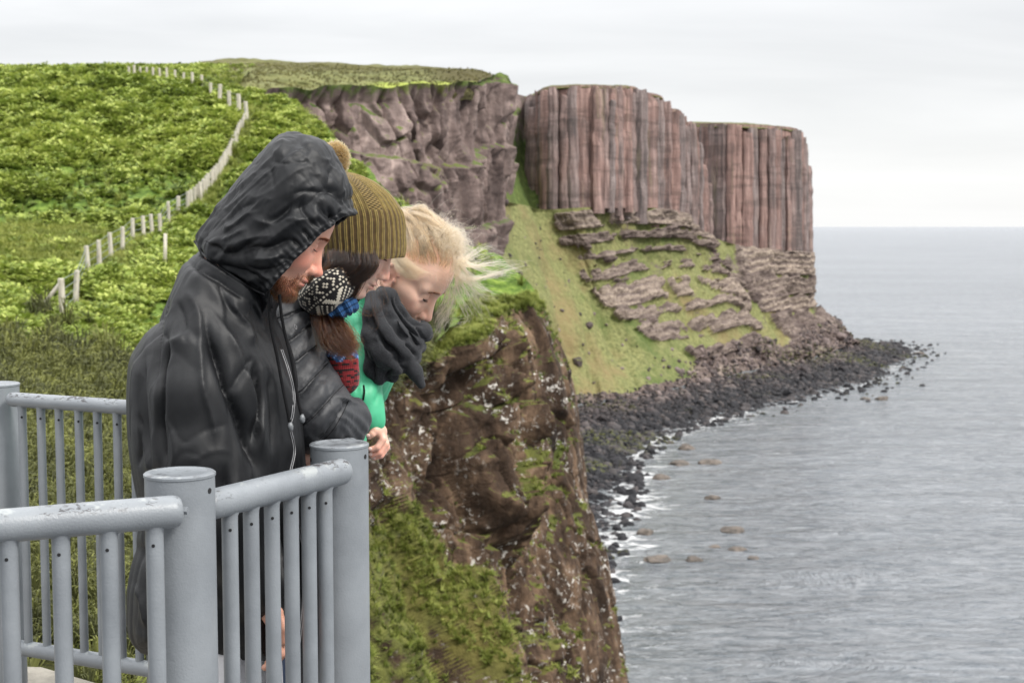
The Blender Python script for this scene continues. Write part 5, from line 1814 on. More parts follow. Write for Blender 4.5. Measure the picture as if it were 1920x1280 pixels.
#           traced folds: (points, height mm, width left, width right)
J_folds = [
    ([(330, 500), (312, 545), (296, 600), (288, 650), (282, 705), (284, 740)], -7, 5, 9),           # raglan seam valley
    ([(286, 640), (297, 625), (312, 640), (300, 690), (298, 760), (302, 850), (316, 905)], -12, 9, 5),
    ([(300, 632), (330, 640), (360, 620)], 5, 10, 16),
    ([(382, 592), (395, 640), (418, 690), (438, 750), (462, 820), (486, 900)], -13, 7, 11),          # sleeve / chest valley
    ([(378, 600), (376, 660), (380, 720), (398, 790), (408, 850)], 4, 9, 5),
    ([(400, 585), (432, 640), (462, 720), (484, 800), (492, 870)], 7, 13, 9),
    ([(472, 668), (480, 700), (487, 750), (480, 800), (474, 850)], -12, 4, 12),
    ([(430, 560), (455, 605), (474, 655)], 6, 12, 8),
    ([(474, 668), (450, 700), (435, 745)], -5, 5, 10),
    ([(500, 690), (506, 740), (512, 790), (510, 860)], -5, 5, 8),
    ([(515, 660), (530, 730), (538, 800)], 5, 8, 6),
    ([(452, 540), (490, 600), (520, 670), (535, 740)], -5, 6, 8),
    ([(470, 550), (500, 620), (520, 690)], 5, 7, 7),
    ([(300, 770), (325, 800), (345, 830), (380, 810), (440, 790)], -1.0, 7, 3),
    ([(300, 768), (318, 800), (328, 850), (316, 900)], 2.2, 6, 4),
    ([(318, 885), (345, 850), (385, 860)], -1, 8, 3),
    ([(350, 870), (400, 845), (440, 850)], 1, 9, 4),
    ([(265, 640), (262, 700), (268, 760), (280, 860), (300, 900)], -5, 6, 9),
    ([(250, 780), (270, 840), (290, 900)], 4, 5, 7),
    ([(255, 880), (262, 830), (254, 770)], -4, 5, 5),
    ([(340, 480), (380, 510), (430, 535), (470, 570)], -5, 7, 5),
    ([(352, 470), (395, 500), (440, 525), (480, 560)], 4, 6, 4),
    ([(330, 560), (345, 600), (350, 650)], -4, 9, 6),
    ([(350, 540), (372, 590), (374, 640)], 4, 9, 6),
    ([(410, 520), (420, 560), (450, 600)], -4, 8, 5),
    ([(420, 860), (425, 920), (432, 1000), (440, 1100)], -8, 7, 12),
    ([(460, 940), (470, 1000), (480, 1100), (470, 1200)], -8, 9, 7),
    ([(520, 920), (535, 1000), (548, 1060), (540, 1130), (520, 1190)], -12, 5, 12),
    ([(505, 960), (520, 1020), (528, 1090), (520, 1150), (500, 1180)], 8, 12, 6),
    ([(556, 960), (562, 1040), (560, 1130)], -5, 6, 6),
    ([(262, 1010), (275, 1080), (290, 1160)], -7, 8, 6),
    ([(250, 1090), (262, 1130), (272, 1180)], 4, 6, 6),
]
for pts_, h_, wl_, wr_ in J_folds:
    D += stroke(U, W_, pts_, h_ * 0.0019, wl_ * 0.8, wr_ * 1.1, pw=1.2) * face
pj = VJ.copy()
ps = pj * np.array([1, 1, 0.35])
D += drape(pj, 6.0, 3, 0.22) * 0.009 + drape(pj, 15.0, 5, 0.12) * 0.0034 + drape(pj, 34.0, 6, 0.16) * 0.0012
# puckered seam
D += stroke(U, W_, [(338, 498), (312, 545), (296, 600), (288, 650), (282, 705)], 0.0022, 3, 3) * np.sin((U + W_) * 1.1) * face
VJ = VJ + NJ * D[:, None]
jk = mesh_obj('jacket', VJ, FJ, M_nylon, man)
bJ = bvh_of(VJ, FJ)

# ---- hood
YH = 2.805
Hpx = [(370, 448), (394, 412), (421, 375), (448, 339), (475, 304), (501, 275), (523, 255), (545, 249), (568, 253), (598, 262), (618, 276), (634, 304), (650, 336), (660, 362), (665, 384), (667, 408),
       (668, 440), (676, 490), (680, 540), (650, 590), (590, 610), (530, 602), (480, 572), (430, 535), (390, 495)]
Hw = pxpoly(smooth_poly(Hpx, 3), YH)
# face opening (extruded sideways): the hood edge is its upper left side
Opx = [(668, 398), (655, 409), (640, 421), (622, 432), (604, 443), (594, 453), (586, 463), (575, 474), (564, 484), (553, 494), (545, 507), (532, 520), (521, 532), (511, 546), (500, 556), (492, 575), (480, 640), (620, 700), (760, 640), (760, 420)]
Opx = [(u - 7, v - 9) if v < 560 and u < 668 else (u, v) for u, v in Opx]
Ow = pxpoly(Opx, YH - 0.09)


def hood_full(p):
    d = inflate(p, Hw, YH, 0.128, 0.125, power=2.2)
    return d


def hood(p):
    f = hood_full(p)
    sh = np.maximum(f, -(f + 0.0065))
    # project the opening outline from the camera side so that the near rim follows the traced edge
    k = (YH - 0.09) / p[..., 1]
    o = poly2d(p[..., 0] * k, CAMZ + (p[..., 2] - CAMZ) * k, Ow)
    d = smax(sh, -o, 0.004)
    # rolled elastic hem
    rim = np.sqrt(np.maximum(f + 0.003, -0.02) ** 2 * 1.0 + o ** 2) - 0.0065
    d = smin(d, np.where(o > -0.02, rim, 1.0), 0.003)
    return d


lo = np.array([P(360, 600, YH)[0] - 0.02, YH - 0.15, P(500, 615, YH)[2]]); hi = np.array([P(705, 300, YH)[0] + 0.01, YH + 0.15, P(500, 245, YH)[2] + 0.02])
VO, FO = sdf_mesh(hood, lo, hi, 0.0026, 0.004)
NO = sdf_normals(hood_full, VO, 0.004)
U, W_ = project(VO)
side = NO[:, 1]
near_ = sstep(0.4, -0.1, side)
D = np.zeros(len(VO))
c1 = lambda L: [(220 + x / 3.0, 220 + y / 3.0) for x, y in L]
H_folds = [
    (c1([(960, 440), (1060, 412), (1160, 418), (1260, 412)]), -5, 4, 7), (c1([(1120, 470), (1165, 540), (1240, 575), (1300, 545)]), -6, 6, 6),
    (c1([(1000, 420), (960, 520), (900, 580), (830, 620)]), -7, 6, 10), (c1([(1060, 430), (1040, 520), (1100, 600), (1150, 640)]), -7, 7, 6),
    (c1([(740, 560), (860, 600), (980, 560), (1060, 600)]), 6, 8, 8), (c1([(430, 670), (560, 745), (650, 770), (760, 700), (860, 640)]), -7, 8, 6),
    (c1([(640, 800), (760, 735), (860, 730), (960, 690), (1060, 710)]), -9, 6, 12), (c1([(560, 700), (660, 660), (740, 610)]), 6, 7, 8),
    (c1([(620, 760), (700, 700), (800, 670), (900, 660)]), 6, 8, 6), (c1([(700, 830), (820, 860), (930, 830), (1010, 760)]), -8, 6, 9),
    (c1([(740, 790), (860, 790), (960, 770)]), 7, 9, 7), (c1([(470, 600), (560, 540), (640, 440), (740, 350)]), -3.5, 5, 8),
    (c1([(520, 650), (620, 560), (700, 500), (800, 480)]), -4, 5, 8), (c1([(600, 640), (700, 560), (800, 520)]), 4, 6, 6),
    (c1([(850, 240), (950, 260), (1100, 240)]), -2.5, 4, 6), (c1([(880, 420), (870, 340), (850, 260)]), -2.5, 4, 6),
    (c1([(1240, 290), (1262, 400), (1310, 480)]), 5, 8, 4), (c1([(1210, 260), (1190, 380), (1240, 460)]), -3.5, 5, 7),
    (c1([(1180, 500), (1220, 560), (1240, 620)]), -6, 4, 6), (c1([(1110, 560), (1150, 620), (1170, 660)]), -6, 4, 6),
    (c1([(1040, 620), (1080, 670), (1110, 700)]), -6, 4, 6), (c1([(980, 680), (1030, 720), (1060, 740)]), -6, 4, 6),
    (c1([(900, 780), (960, 800), (990, 815)]), -5, 4, 5), (c1([(500, 800), (640, 850), (780, 900), (860, 960)]), -6, 5, 9),
    (c1([(440, 690), (540, 800), (680, 900), (820, 975)]), 4, 5, 4), (c1([(760, 860), (850, 900), (900, 880)]), 5, 7, 6),
    (c1([(300 + 640, 100), (920, 170), (860, 220)]), 4, 6, 8), (c1([(1030, 100), (1040, 150), (1090, 200)]), -4, 5, 7),
]
for pts_, h_, wl_, wr_ in H_folds:
    D += stroke(U, W_, pts_, h_ * 0.00125, wl_ * 0.9, wr_ * 1.1, 0.3, pw=1.25) * near_
pk = VO - np.array([0, YH, 0])
# the folds run from the nape up to the brow, deeper below than on the crown
ca_, sa_ = math.cos(rad(38)), math.sin(rad(38))
pr = np.stack([pk[:, 0] * ca_ + pk[:, 2] * sa_, pk[:, 1], -pk[:, 0] * sa_ + pk[:, 2] * ca_], -1)
lowf = 0.35 + 0.65 * sstep(330, 430, W_ + 0.25 * (U - 500))
pr2 = np.stack([pr[:, 2], pr[:, 1], pr[:, 0]], -1)
D += (drape(pr2, 13.0, 13, 0.40) * 0.0100 + drape(pr2, 30.0, 15, 0.35) * 0.0050) * lowf + drape(pk, 55.0, 16, 0.6) * 0.0012
# gathers running in from the elastic edge
k_ = (YH - 0.09) / VO[:, 1]
ox = VO[:, 0] * k_; oz = CAMZ + (VO[:, 2] - CAMZ) * k_
dist_o = np.abs(poly2d(ox, oz, Ow))
along = (ox * 0.74 - oz * -0.67)
gat = np.sin(along * 2 * math.pi / 0.013 + 2.2 * noise3(np.stack([ox, oz, 0 * ox], -1) * 30, 3))
D += gat * np.exp(-dist_o / 0.020) * 0.0022
lowm = np.exp(-(poly2d(VO[:, 0], VO[:, 2], Hw) / 0.004) ** 2) * 0
VO = VO + NO * (D * 0.95)[:, None]
hd = mesh_obj('hood', VO, FO, M_nylon, man)
bO = bvh_of(VO, FO)
# piping along the hood seam, zip piping, drawcords with plastic ends, little zip pull
hit2 = lambda u, v, off=0.001, dy=2.8: (hit(bO, u, v, off) if hit(bO, u, v, off) is not None and (hit(bJ, u, v, off) is None or hit(bO, u, v, off)[1] < hit(bJ, u, v, off)[1]) else hit(bJ, u, v, off, dy))


def line2(pts, off=0.001, n=8, dy=2.8, sm=2):
    K = cr1(np.array(pts, float), np.linspace(0, len(pts) - 1, (len(pts) - 1) * n + 1))
    Q = np.array([hit2(a, b, off, dy) for a, b in K])
    for _ in range(sm): Q[1:-1] = (Q[:-2] + Q[1:-1] * 2 + Q[2:]) / 4
    return Q


mesh_obj('hood_seam', *tube(line2([(365, 452), (385, 480), (415, 503), (450, 527), (480, 545), (505, 556)], 0.001), 0.0026, 10), M_nylon, man)
for off_ in (-1.6, 1.6):
    mesh_obj('zip_piping', *tube(line2([(528 + off_, 655), (540 + off_, 690), (551 + off_, 735), (549 + off_, 775), (544 + off_, 800), (550 + off_, 828), (552 + off_, 850), (545 + off_, 882)], 0.0015), 0.0010, 8), M_pipe, man)
    mesh_obj('zip_piping', *tube(line2([(554 + off_, 945), (560 + off_, 980), (568 + off_, 1030), (570 + off_, 1090), (567 + off_, 1150), (561 + off_, 1205)], 0.0015), 0.0010, 8), M_pipe, man)


def cord(pts, y, r=0.0028, seed=0):
    K = cr1(np.array(pts, float), np.linspace(0, len(pts) - 1, 46))
    Q = np.array([P(a, b, y) for a, b in K])
    for i, (a, b) in enumerate(K):
        h = hit(bJ, a, b, 0.005)
        if h is not None and h[1] < Q[i][1]: Q[i] = h
    for _ in range(5): Q[1:-1] = (Q[:-2] + Q[1:-1] + Q[2:]) / 3
    parts = []
    L = np.concatenate([[0], np.cumsum(np.linalg.norm(np.diff(Q, axis=0), axis=1))])
    n = int(L[-1] / 0.0012); s = np.linspace(0, L[-1], n); C = np.stack([np.interp(s, L, Q[:, k]) for k in range(3)], 1)
    for ph in (0, 2.09, 4.19):
        a = s / 0.011 * 2 * math.pi + ph
        parts.append(tube(C + np.stack([np.cos(a), np.sin(a), 0 * a], 1) * r * 0.55, r * 0.62, 7))
    o = mesh_obj('drawcord', *join(*parts), M_cord, man)
    e = C[-1]; dr_ = np.array([0.15, 0, -1.0])
    t = tube([e + [0, 0, 0.004], e + dr_ * 0.004, e + dr_ * 0.011, e + dr_ * 0.013], [0.003, 0.0058, 0.0042, 0.002], 12)
    mesh_obj('cord_end', *t, M_tip, o)
    return o


cord([(503, 540), (505, 575), (508, 615), (520, 670), (528, 715), (537, 760), (544, 795)], 2.715)
cord([(524, 553), (527, 585), (534, 625), (547, 675), (553, 715), (560, 755), (566, 780)], 2.73)
mesh_obj('zip_pull', *tube([P(509, 552, 2.71), P(510, 565, 2.71), P(510, 578, 2.71)], [0.001, 0.0016, 0.0022], 8), M_cord, man)
zp = P(510, 560, 2.705)

# ---- shorts and shoes
def shorts(p):
    s = p.copy(); s[:, 1] = np.abs(p[:, 1] - 2.86)
    d = cap_(s, (MHIP[0] + 0.0, 0.0, 0.93), (MHIP[0] + 0.0, 0.04, 0.90), 0.125, 0.13)
    kn = np.array([MHIP[0] + 0.035, 0.125, 0.53])
    d = smin(d, cap_(s, (MHIP[0] + 0.01, 0.09, 0.85), kn, 0.105, 0.088), 0.04)
    d = d + crease(p * np.array([1, 1, 0.5]), 14, 4) * 0.01
    d = np.maximum(d, 0.55 - p[:, 2])
    return np.maximum(d, -np.where(p[:, 2] < 0.66, d + 0.008, 1.0))


VS, FS = sdf_mesh(shorts, (MHIP[0] - 0.2, 2.6, 0.5), (MHIP[0] + 0.2, 3.12, 1.1), 0.007, 0.02)
mesh_obj('shorts', VS, FS, M_short, man)
for sg in (-1, 1):
    ax, ay = MHIP[0], 2.86 + 0.13 * sg
    shoe = lambda p: np.maximum(smin(smin(ell(p, (ax + 0.055, ay, 0.045), (0.13, 0.046, 0.042)), ell(p, (ax - 0.01, ay, 0.06), (0.06, 0.042, 0.065)), 0.02), ell(p, (ax + 0.12, ay, 0.035), (0.06, 0.046, 0.035)), 0.02), 0.004 - p[:, 2])
    Vs, Fs = sdf_mesh(shoe, (ax - 0.12, ay - 0.08, -0.01), (ax + 0.24, ay + 0.08, 0.15), 0.007)
    mesh_obj('shoe', Vs, Fs, M_shoe, man)
# ================================================================ PERSON 2: WOMAN IN THE OLIVE BOBBLE HAT
M_skinw = mat_skin('fair_skin', (0.68, 0.45, 0.345), (0.68, 0.27, 0.20), 0.45)
M_down = mat_cloth('charcoal_quilted_nylon', (0.013, 0.014, 0.017), (0.021, 0.0225, 0.026), 0.50, 0.04, 900, 0.0012)
M_dark = mat_hair('dark_brown_hair', 0.90, 0.55, 0.28, rand=0.35)
M_auburn = mat_hair('auburn_hair', 0.70, 0.85, 0.28, rand=0.4)
M_jeans = mat_cloth('blue_denim', (0.02, 0.035, 0.07), (0.04, 0.06, 0.11), 0.85)

fw = frame_from(729.5, 524, 3.10, (0.1165, 0, -0.0425), 4, 34, 3, 0.97)


def woman_head(p):
    q = fw.loc(p)
    d = head_local(q, False, ear=False, nose=0.92)
    d = smax(d, -(q[:, 0] + 0.036), 0.03)
    e = ell(p, P(679, 468, 3.092), (0.0800, 0.074, 0.150))
    d = np.where(p[:, 2] > P(681, 476, 3.092)[2], np.maximum(d, e), d)
    d = smin(d, cap_(q, (-0.02, 0, -0.05), (-0.075, 0, -0.15), 0.048, 0.048), 0.025)
    return d * fw.k


VH, FH = sdf_mesh(woman_head, fw.c - [0.155, 0.10, 0.155], fw.c + [0.165, 0.10, 0.15], 0.0021)
qw = fw.loc(VH); redw, lipw, darkw = head_attrs(qw, 0.8)
WARM = [P(520, 628, 3.04), P(585, 772, 2.985), P(640, 792, 3.07), P(652, 800, 3.20)]
WHIP = P(470, 1010, 3.20)


def woman_body(p):
    s = p.copy(); s[:, 1] = np.abs(p[:, 1] - 3.18)
    d = cap_(p, fw.w((-0.07, 0, -0.14)), P(562, 640, 3.18), 0.042, 0.05)
    d = smin(d, cap_(p, P(558, 645, 3.18), WHIP, 0.05, 0.10), 0.03)
    hip = np.array([WHIP[0], 0.085, WHIP[2] - 0.02]); kn = np.array([WHIP[0] + 0.03, 0.10, 0.47]); an = np.array([WHIP[0] - 0.01, 0.10, 0.08])
    d = smin(d, chain(s, [hip, kn, an], [0.085, 0.055, 0.036]), 0.03)
    d = smin(d, cap_(s, an, an + [0, 0, -0.045], 0.036, 0.034), 0.02)
    d = smin(d, chain(p, WARM, [0.042, 0.04, 0.033, 0.026], 0.01), 0.02)
    d = smin(d, chain(p, [P(560, 640, 3.30), P(548, 790, 3.26), P(573, 850, 3.02)], [0.042, 0.036, 0.026], 0.01), 0.02)
    return d


VB, FB = sdf_mesh(woman_body, (-0.85, 2.85, -0.02), (-0.20, 3.45, 1.5), 0.009)
# her far hand hanging inside the railing: back of the hand and the fingers together
hwp = P(574, 842, 2.99)
fgs = []
for k, ou in enumerate((-9, -3, 3, 9)):
    fgs.append([P(575 + ou * 0.8, 868, 2.99), P(573 + ou, 893, 2.985), P(571 + ou, 912, 2.99)])
fgs.append([P(566, 858, 2.97), P(561, 875, 2.965), P(562, 888, 2.965)])
wh = lambda p: hand_sdf(p, hwp, P(575, 858, 2.99), fgs, 0.0082)
VM, FM_ = sdf_mesh(wh, hwp - [0.07, 0.06, 0.13], hwp + [0.07, 0.07, 0.05], 0.003)
woman = person_mesh('person', [(VH, FH), (VB, FB), (VM, FM_)], M_skinw,
                    dict(red=[redw, z(len(VB), 0.2), z(len(VM), 0.35)], lip=[lipw, z(len(VB)), z(len(VM))], dark=[darkw, z(len(VB)), z(len(VM))]), (WHIP[0], 3.18, 0.0))
tag(woman, 'dark-haired woman in an olive bobble hat and charcoal quilted jacket', 'person', 'three people looking down over the railing')
head_w = lambda q: head_local(q, False, ear=False, nose=0.92)
hair('eyebrow', brows(fw, head_w, -1, 220, 3, 0.003), 0.00018, 0.00006, M_dark, woman)
hair('eyebrow', brows(fw, head_w, 1, 220, 4, 0.003), 0.00018, 0.00006, M_dark, woman)
for sd_ in (-1, 1):
    mesh_obj('eyelid_line', *tube(lash_line(fw, sd_), np.r_[0.0003, [0.0011] * 12, 0.0003], 8), M_cord, woman)
    hair('eyelash', lashes(fw, sd_, 60, 5, 0.010), 0.00022, 0.00007, M_darklash, woman)

# ---- quilted jacket
WTpx = [(470, 590), (500, 556), (545, 550), (590, 575), (610, 605), (625, 660), (625, 740), (615, 830), (600, 930), (590, 1010), (560, 1060), (480, 1070), (400, 1050), (395, 960), (410, 850), (430, 740), (445, 650)]
WTw = pxpoly(smooth_poly(WTpx, 3), 3.18)


def down_outer(p):
    d = inflate(p, WTw, 3.18, 0.185, 0.11, power=2.2)
    d = smin(d, chain(p, WARM[:3], [0.076, 0.082, 0.056], 0.02), 0.03)
    d = smin(d, chain(p, [WARM[2] - [0.0, 0, 0.0], P(660, 784, 3.10), P(654, 790, 3.20)], [0.052, 0.038, 0.036], 0.02), 0.025)
    d = smin(d, ell(p, P(560, 596, 3.12), (0.062, 0.12, 0.05)), 0.03)
    d = smin(d, chain(p, [P(560, 640, 3.30), P(548, 790, 3.28), P(572, 838, 3.03)], [0.07, 0.055, 0.034], 0.02), 0.03)
    return d


VD, FD = sdf_mesh(down_outer, (-0.82, 2.84, P(500, 1075, 3.18)[2] - 0.02), (-0.20, 3.46, P(500, 540, 3.1)[2] + 0.03), 0.0042)
ND = sdf_normals(down_outer, VD, 0.003)
U, W_ = project(VD); face = sstep(0.4, -0.2, ND[:, 1])
D = np.zeros(len(VD))
seams = [[(470, 612), (510, 600), (560, 580), (600, 566)], [(478, 668), (520, 650), (556, 628), (590, 604)], [(500, 700), (550, 678), (575, 660), (600, 642), (618, 625)],
         [(520, 752), (561, 734), (585, 711), (608, 688), (626, 668)], [(545, 812), (578, 790), (606, 762), (630, 735), (648, 718)], [(600, 832), (624, 806), (642, 776), (654, 750)]]
dm = np.full(len(VD), 60.0)
for sm_ in seams:
    g_ = stroke(U, W_, sm_, 1.0, 3.0, 3.0, 0.02)
    D -= g_ * 0.0062 * face
    far_ = stroke(U, W_, sm_, 1.0, 17, 17, 0.02)
    D -= far_ * 0.0075 * face
    # little puckers across the seam
    D += stroke(U, W_, sm_, 1.0, 13, 13, 0.1) * np.maximum(drape(np.stack([U * 0.01 + W_ * 0.006, VD[:, 1] * 0, (-U * 0.6 + W_) * 0.01], -1), 14, 9, 0.25), -0.5) * 0.0030 * face
# gathered creases round the bent elbow
rr_ = np.hypot(U - 628, (W_ - 836) * 0.9)
m_ = sstep(632, 652, U) * face
D += np.sin(rr_ * 0.40 + 1.6 * noise3(np.stack([U, W_, 0 * U], -1) * 0.045, 4)) * 0.0016 * m_ * sstep(738, 760, W_ + (U - 640) * .3)
D += drape(VD, 14, 23, 0.6) * 0.0028 + drape(VD, 40, 24, 0.8) * 0.0009
VD = VD + ND * D[:, None]
mesh_obj('quilted_jacket', VD, FD, M_down, woman)
bD = bvh_of(VD, FD)
for sm_ in seams:
    Q = hit_line(bD, sm_[0:], 0.0008, 8, 3.05)
    ok = np.abs(np.gradient(Q[:, 1])) < 0.03
    if ok.sum() > 4: mesh_obj('seam_stitch', *tube(Q[ok], 0.0008, 6), M_cord, woman)
# small reflective mark on the shoulder
Q = hit_line(bD, [(552, 608), (556, 612), (556, 617), (553, 615), (552, 608)], 0.0012, 4, 3.05)
mesh_obj('shoulder_mark', *tube(Q, 0.0007, 6), M_pipe, woman)

# ---- jeans, shoes
def jeans(p):
    s = p.copy(); s[:, 1] = np.abs(p[:, 1] - 3.18)
    d = cap_(s, (WHIP[0], 0, WHIP[2] + 0.02), (WHIP[0], 0.04, WHIP[2] - 0.06), 0.125, 0.12)
    hip = np.array([WHIP[0], 0.085, WHIP[2] - 0.05]); kn = np.array([WHIP[0] + 0.03, 0.10, 0.47]); an = np.array([WHIP[0] - 0.01, 0.10, 0.12])
    d = smin(d, chain(s, [hip, kn, an], [0.095, 0.066, 0.05]), 0.04)
    return d + drape(p, 10, 4, 0.6) * 0.003


VS, FS = sdf_mesh(jeans, (WHIP[0] - 0.2, 2.95, 0.04), (WHIP[0] + 0.2, 3.41, WHIP[2] + 0.18), 0.008, 0.01)
mesh_obj('jeans', VS, FS, M_jeans, woman)
for sg in (-1, 1):
    ax, ay = WHIP[0], 3.18 + 0.10 * sg
    shoe = lambda p: np.maximum(smin(ell(p, (ax + 0.05, ay, 0.04), (0.12, 0.042, 0.038)), ell(p, (ax - 0.01, ay, 0.06), (0.055, 0.04, 0.06)), 0.02), 0.004 - p[:, 2])
    Vs, Fs = sdf_mesh(shoe, (ax - 0.12, ay - 0.08, -0.01), (ax + 0.22, ay + 0.08, 0.15), 0.007)
    mesh_obj('shoe', Vs, Fs, M_shoe, woman)


# ---- knitted things: revolve or sweep grids with one stitch per cell and a colour per vertex
def mat_knit(name, rough=0.92, fuzz=0.25):
    k = NT(name); p = k.pos()
    n = k.noise(p, 700, 3, 0.6)
    c = k.mix(k.ramp(n, [(0.35, 0.45), (0.65, 0.0)]), k.attr('yarn', True), 0.0, 'MULTIPLY') if False else k.attr('yarn', True)
    c = k.mix(k.ramp(n, [(0.3, 0.35), (0.62, 0.0)]), c, k.mix(1.0, c, 0.35, 'MULTIPLY'))
    k.set(base=c, rough=rough, spec=0.15, sheen=fuzz, sheenr=0.5)
    k.bump(n, 0.5, 0.0012)
    return k.m


M_knit = mat_knit('knitted_wool')
# hat: horizontal sections (v, centre u, half width px), rim nearly level
HY = 3.092
sec = [(484, 679, 76.5), (478, 679.5, 78.5), (465, 680, 79), (445, 679.5, 79.5), (425, 679, 79.5), (405, 677.5, 78), (388, 674, 74.5), (372, 669, 68.5), (357, 661.5, 61), (344, 654, 51), (334, 648, 38), (327, 644, 23), (323.5, 642, 10), (322.5, 641.5, 2)]
K_ = np.array(sec, float); nrow = 250; ncol = 1008; nrib = 42
Q_ = cr1(K_, np.linspace(0, len(K_) - 1, nrow))
th = np.linspace(0, 2 * math.pi, ncol, endpoint=False)
V = np.zeros((nrow, ncol, 3)); colr = np.zeros((nrow, ncol, 3))
Pt = np.array([P(u, v, HY) for v, u, w in Q_]); Rx_ = Q_[:, 2] * HY / FPX / CP
olive = np.array([0.25, 0.185, 0.055]); brown = np.array([0.075, 0.045, 0.019]); mid = np.array([0.13, 0.09, 0.031])
rowL = np.concatenate([[0], np.cumsum(np.linalg.norm(np.diff(np.stack([Pt[:, 0], Pt[:, 2], Rx_], 1), axis=0), axis=1))])
for i in range(nrow):
    vpx = Q_[i, 0]
    ph = (th * nrib / (2 * math.pi)) % 1.0
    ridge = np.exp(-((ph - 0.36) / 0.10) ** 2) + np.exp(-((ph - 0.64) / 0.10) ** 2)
    upper = sstep(400, 388, vpx)
    panel = (np.cos(th * 6 + 0.35) > 0.45) * upper           # textured cable panels in the crown
    st = np.sin(rowL[i] / 0.0042 * 2 * math.pi)
    v_ = np.sin(rowL[i] / 0.0042 * 2 * math.pi + np.abs(ph - 0.5) * 14)
    rel = 0.0021 * ridge + 0.00055 * v_
    rel = np.where(panel > 0.5, 0.0014 * np.sin(rowL[i] / 0.0075 * 2 * math.pi + 3.14 * (np.floor(th * nrib / math.pi) % 2)) * np.abs(np.sin(th * nrib)), rel)
    taper = min(1.0, Rx_[i] / 0.05)
    rel = rel * taper
    if i < 6: rel = rel + 0.0012 * math.sin(i / 5 * math.pi)
    a = Rx_[i] + rel
    V[i, :, 0] = Pt[i, 0] + a * np.cos(th); V[i, :, 1] = HY + (a * 0.93) * np.sin(th); V[i, :, 2] = Pt[i, 2] + 0.0012 * np.cos(th * 5 + 1) * (i < 40) + 0.0015 * np.cos(th * 2)
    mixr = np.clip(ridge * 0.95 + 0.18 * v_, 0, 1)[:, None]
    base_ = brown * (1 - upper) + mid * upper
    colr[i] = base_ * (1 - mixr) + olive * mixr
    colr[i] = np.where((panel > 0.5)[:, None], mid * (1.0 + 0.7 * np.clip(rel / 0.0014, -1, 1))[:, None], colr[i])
jit = fbm(V * 160, 2, 3)[..., None]
colr *= 1 + 0.35 * jit
V[..., 0] += fbm(V * 16, 3, 2) * 0.0035; V[..., 2] += fbm(V * 16, 3, 8) * 0.0025
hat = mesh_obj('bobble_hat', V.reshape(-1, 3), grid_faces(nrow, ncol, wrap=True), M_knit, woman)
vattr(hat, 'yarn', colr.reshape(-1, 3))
# rolled inner edge of the rim
# pompom
rp = np.random.default_rng(5); n = 9000
c = P(629, 297, HY + 0.005); d = rp.normal(0, 1, (n, 3)); d /= np.linalg.norm(d, axis=1, keepdims=True)
tilt_ = np.array([0.030, 0.026, 0.036])
kk = np.stack([c + d * 0.004 * 0 + d * tilt_ * t * (rp.uniform(0.82, 1.08, (n, 1))) + rp.normal(0, 0.0022, (n, 3)) * t for t in np.linspace(0.15, 1, 5)], 1)
M_pom = mat_hair('pompom_wool', 0, 0, 0.6, rand=0.0, colour=(0.13, 0.078, 0.028))
hair('pompom', kk, 0.00055, 0.0004, M_pom, hat)

# ---- patterned snood round the neck
FC, FL = 0.0040, 0.0040


def fair_isle(i, j):
    """white (1) or black (0) by stitch column i and row j"""
    j = j % 44
    a = np.abs((i % 16) - 8)
    w = np.zeros_like(i, bool)
    m = j < 12; w |= m & (((j + a) % 6) < 2)                       # chevrons
    m = (j == 13) | (j == 21); w |= m & (i % 2 == 0)
    m = (j > 14) & (j < 20); w |= m & (((a + np.abs(j - 17)) % 4) == 1)
    m = (j > 22) & (j < 34); b_ = np.abs(j - 28); w |= m & ((np.abs(a - b_) < 1.5) | ((a < 2) & (b_ < 2)) | (((i + j) % 4 == 0) & (a > b_ + 3)))
    m = (j == 36) | (j == 37); w |= m
    m = (j > 38) & (j < 43); w |= m & (((i + j) % 2) == 0)
    return w


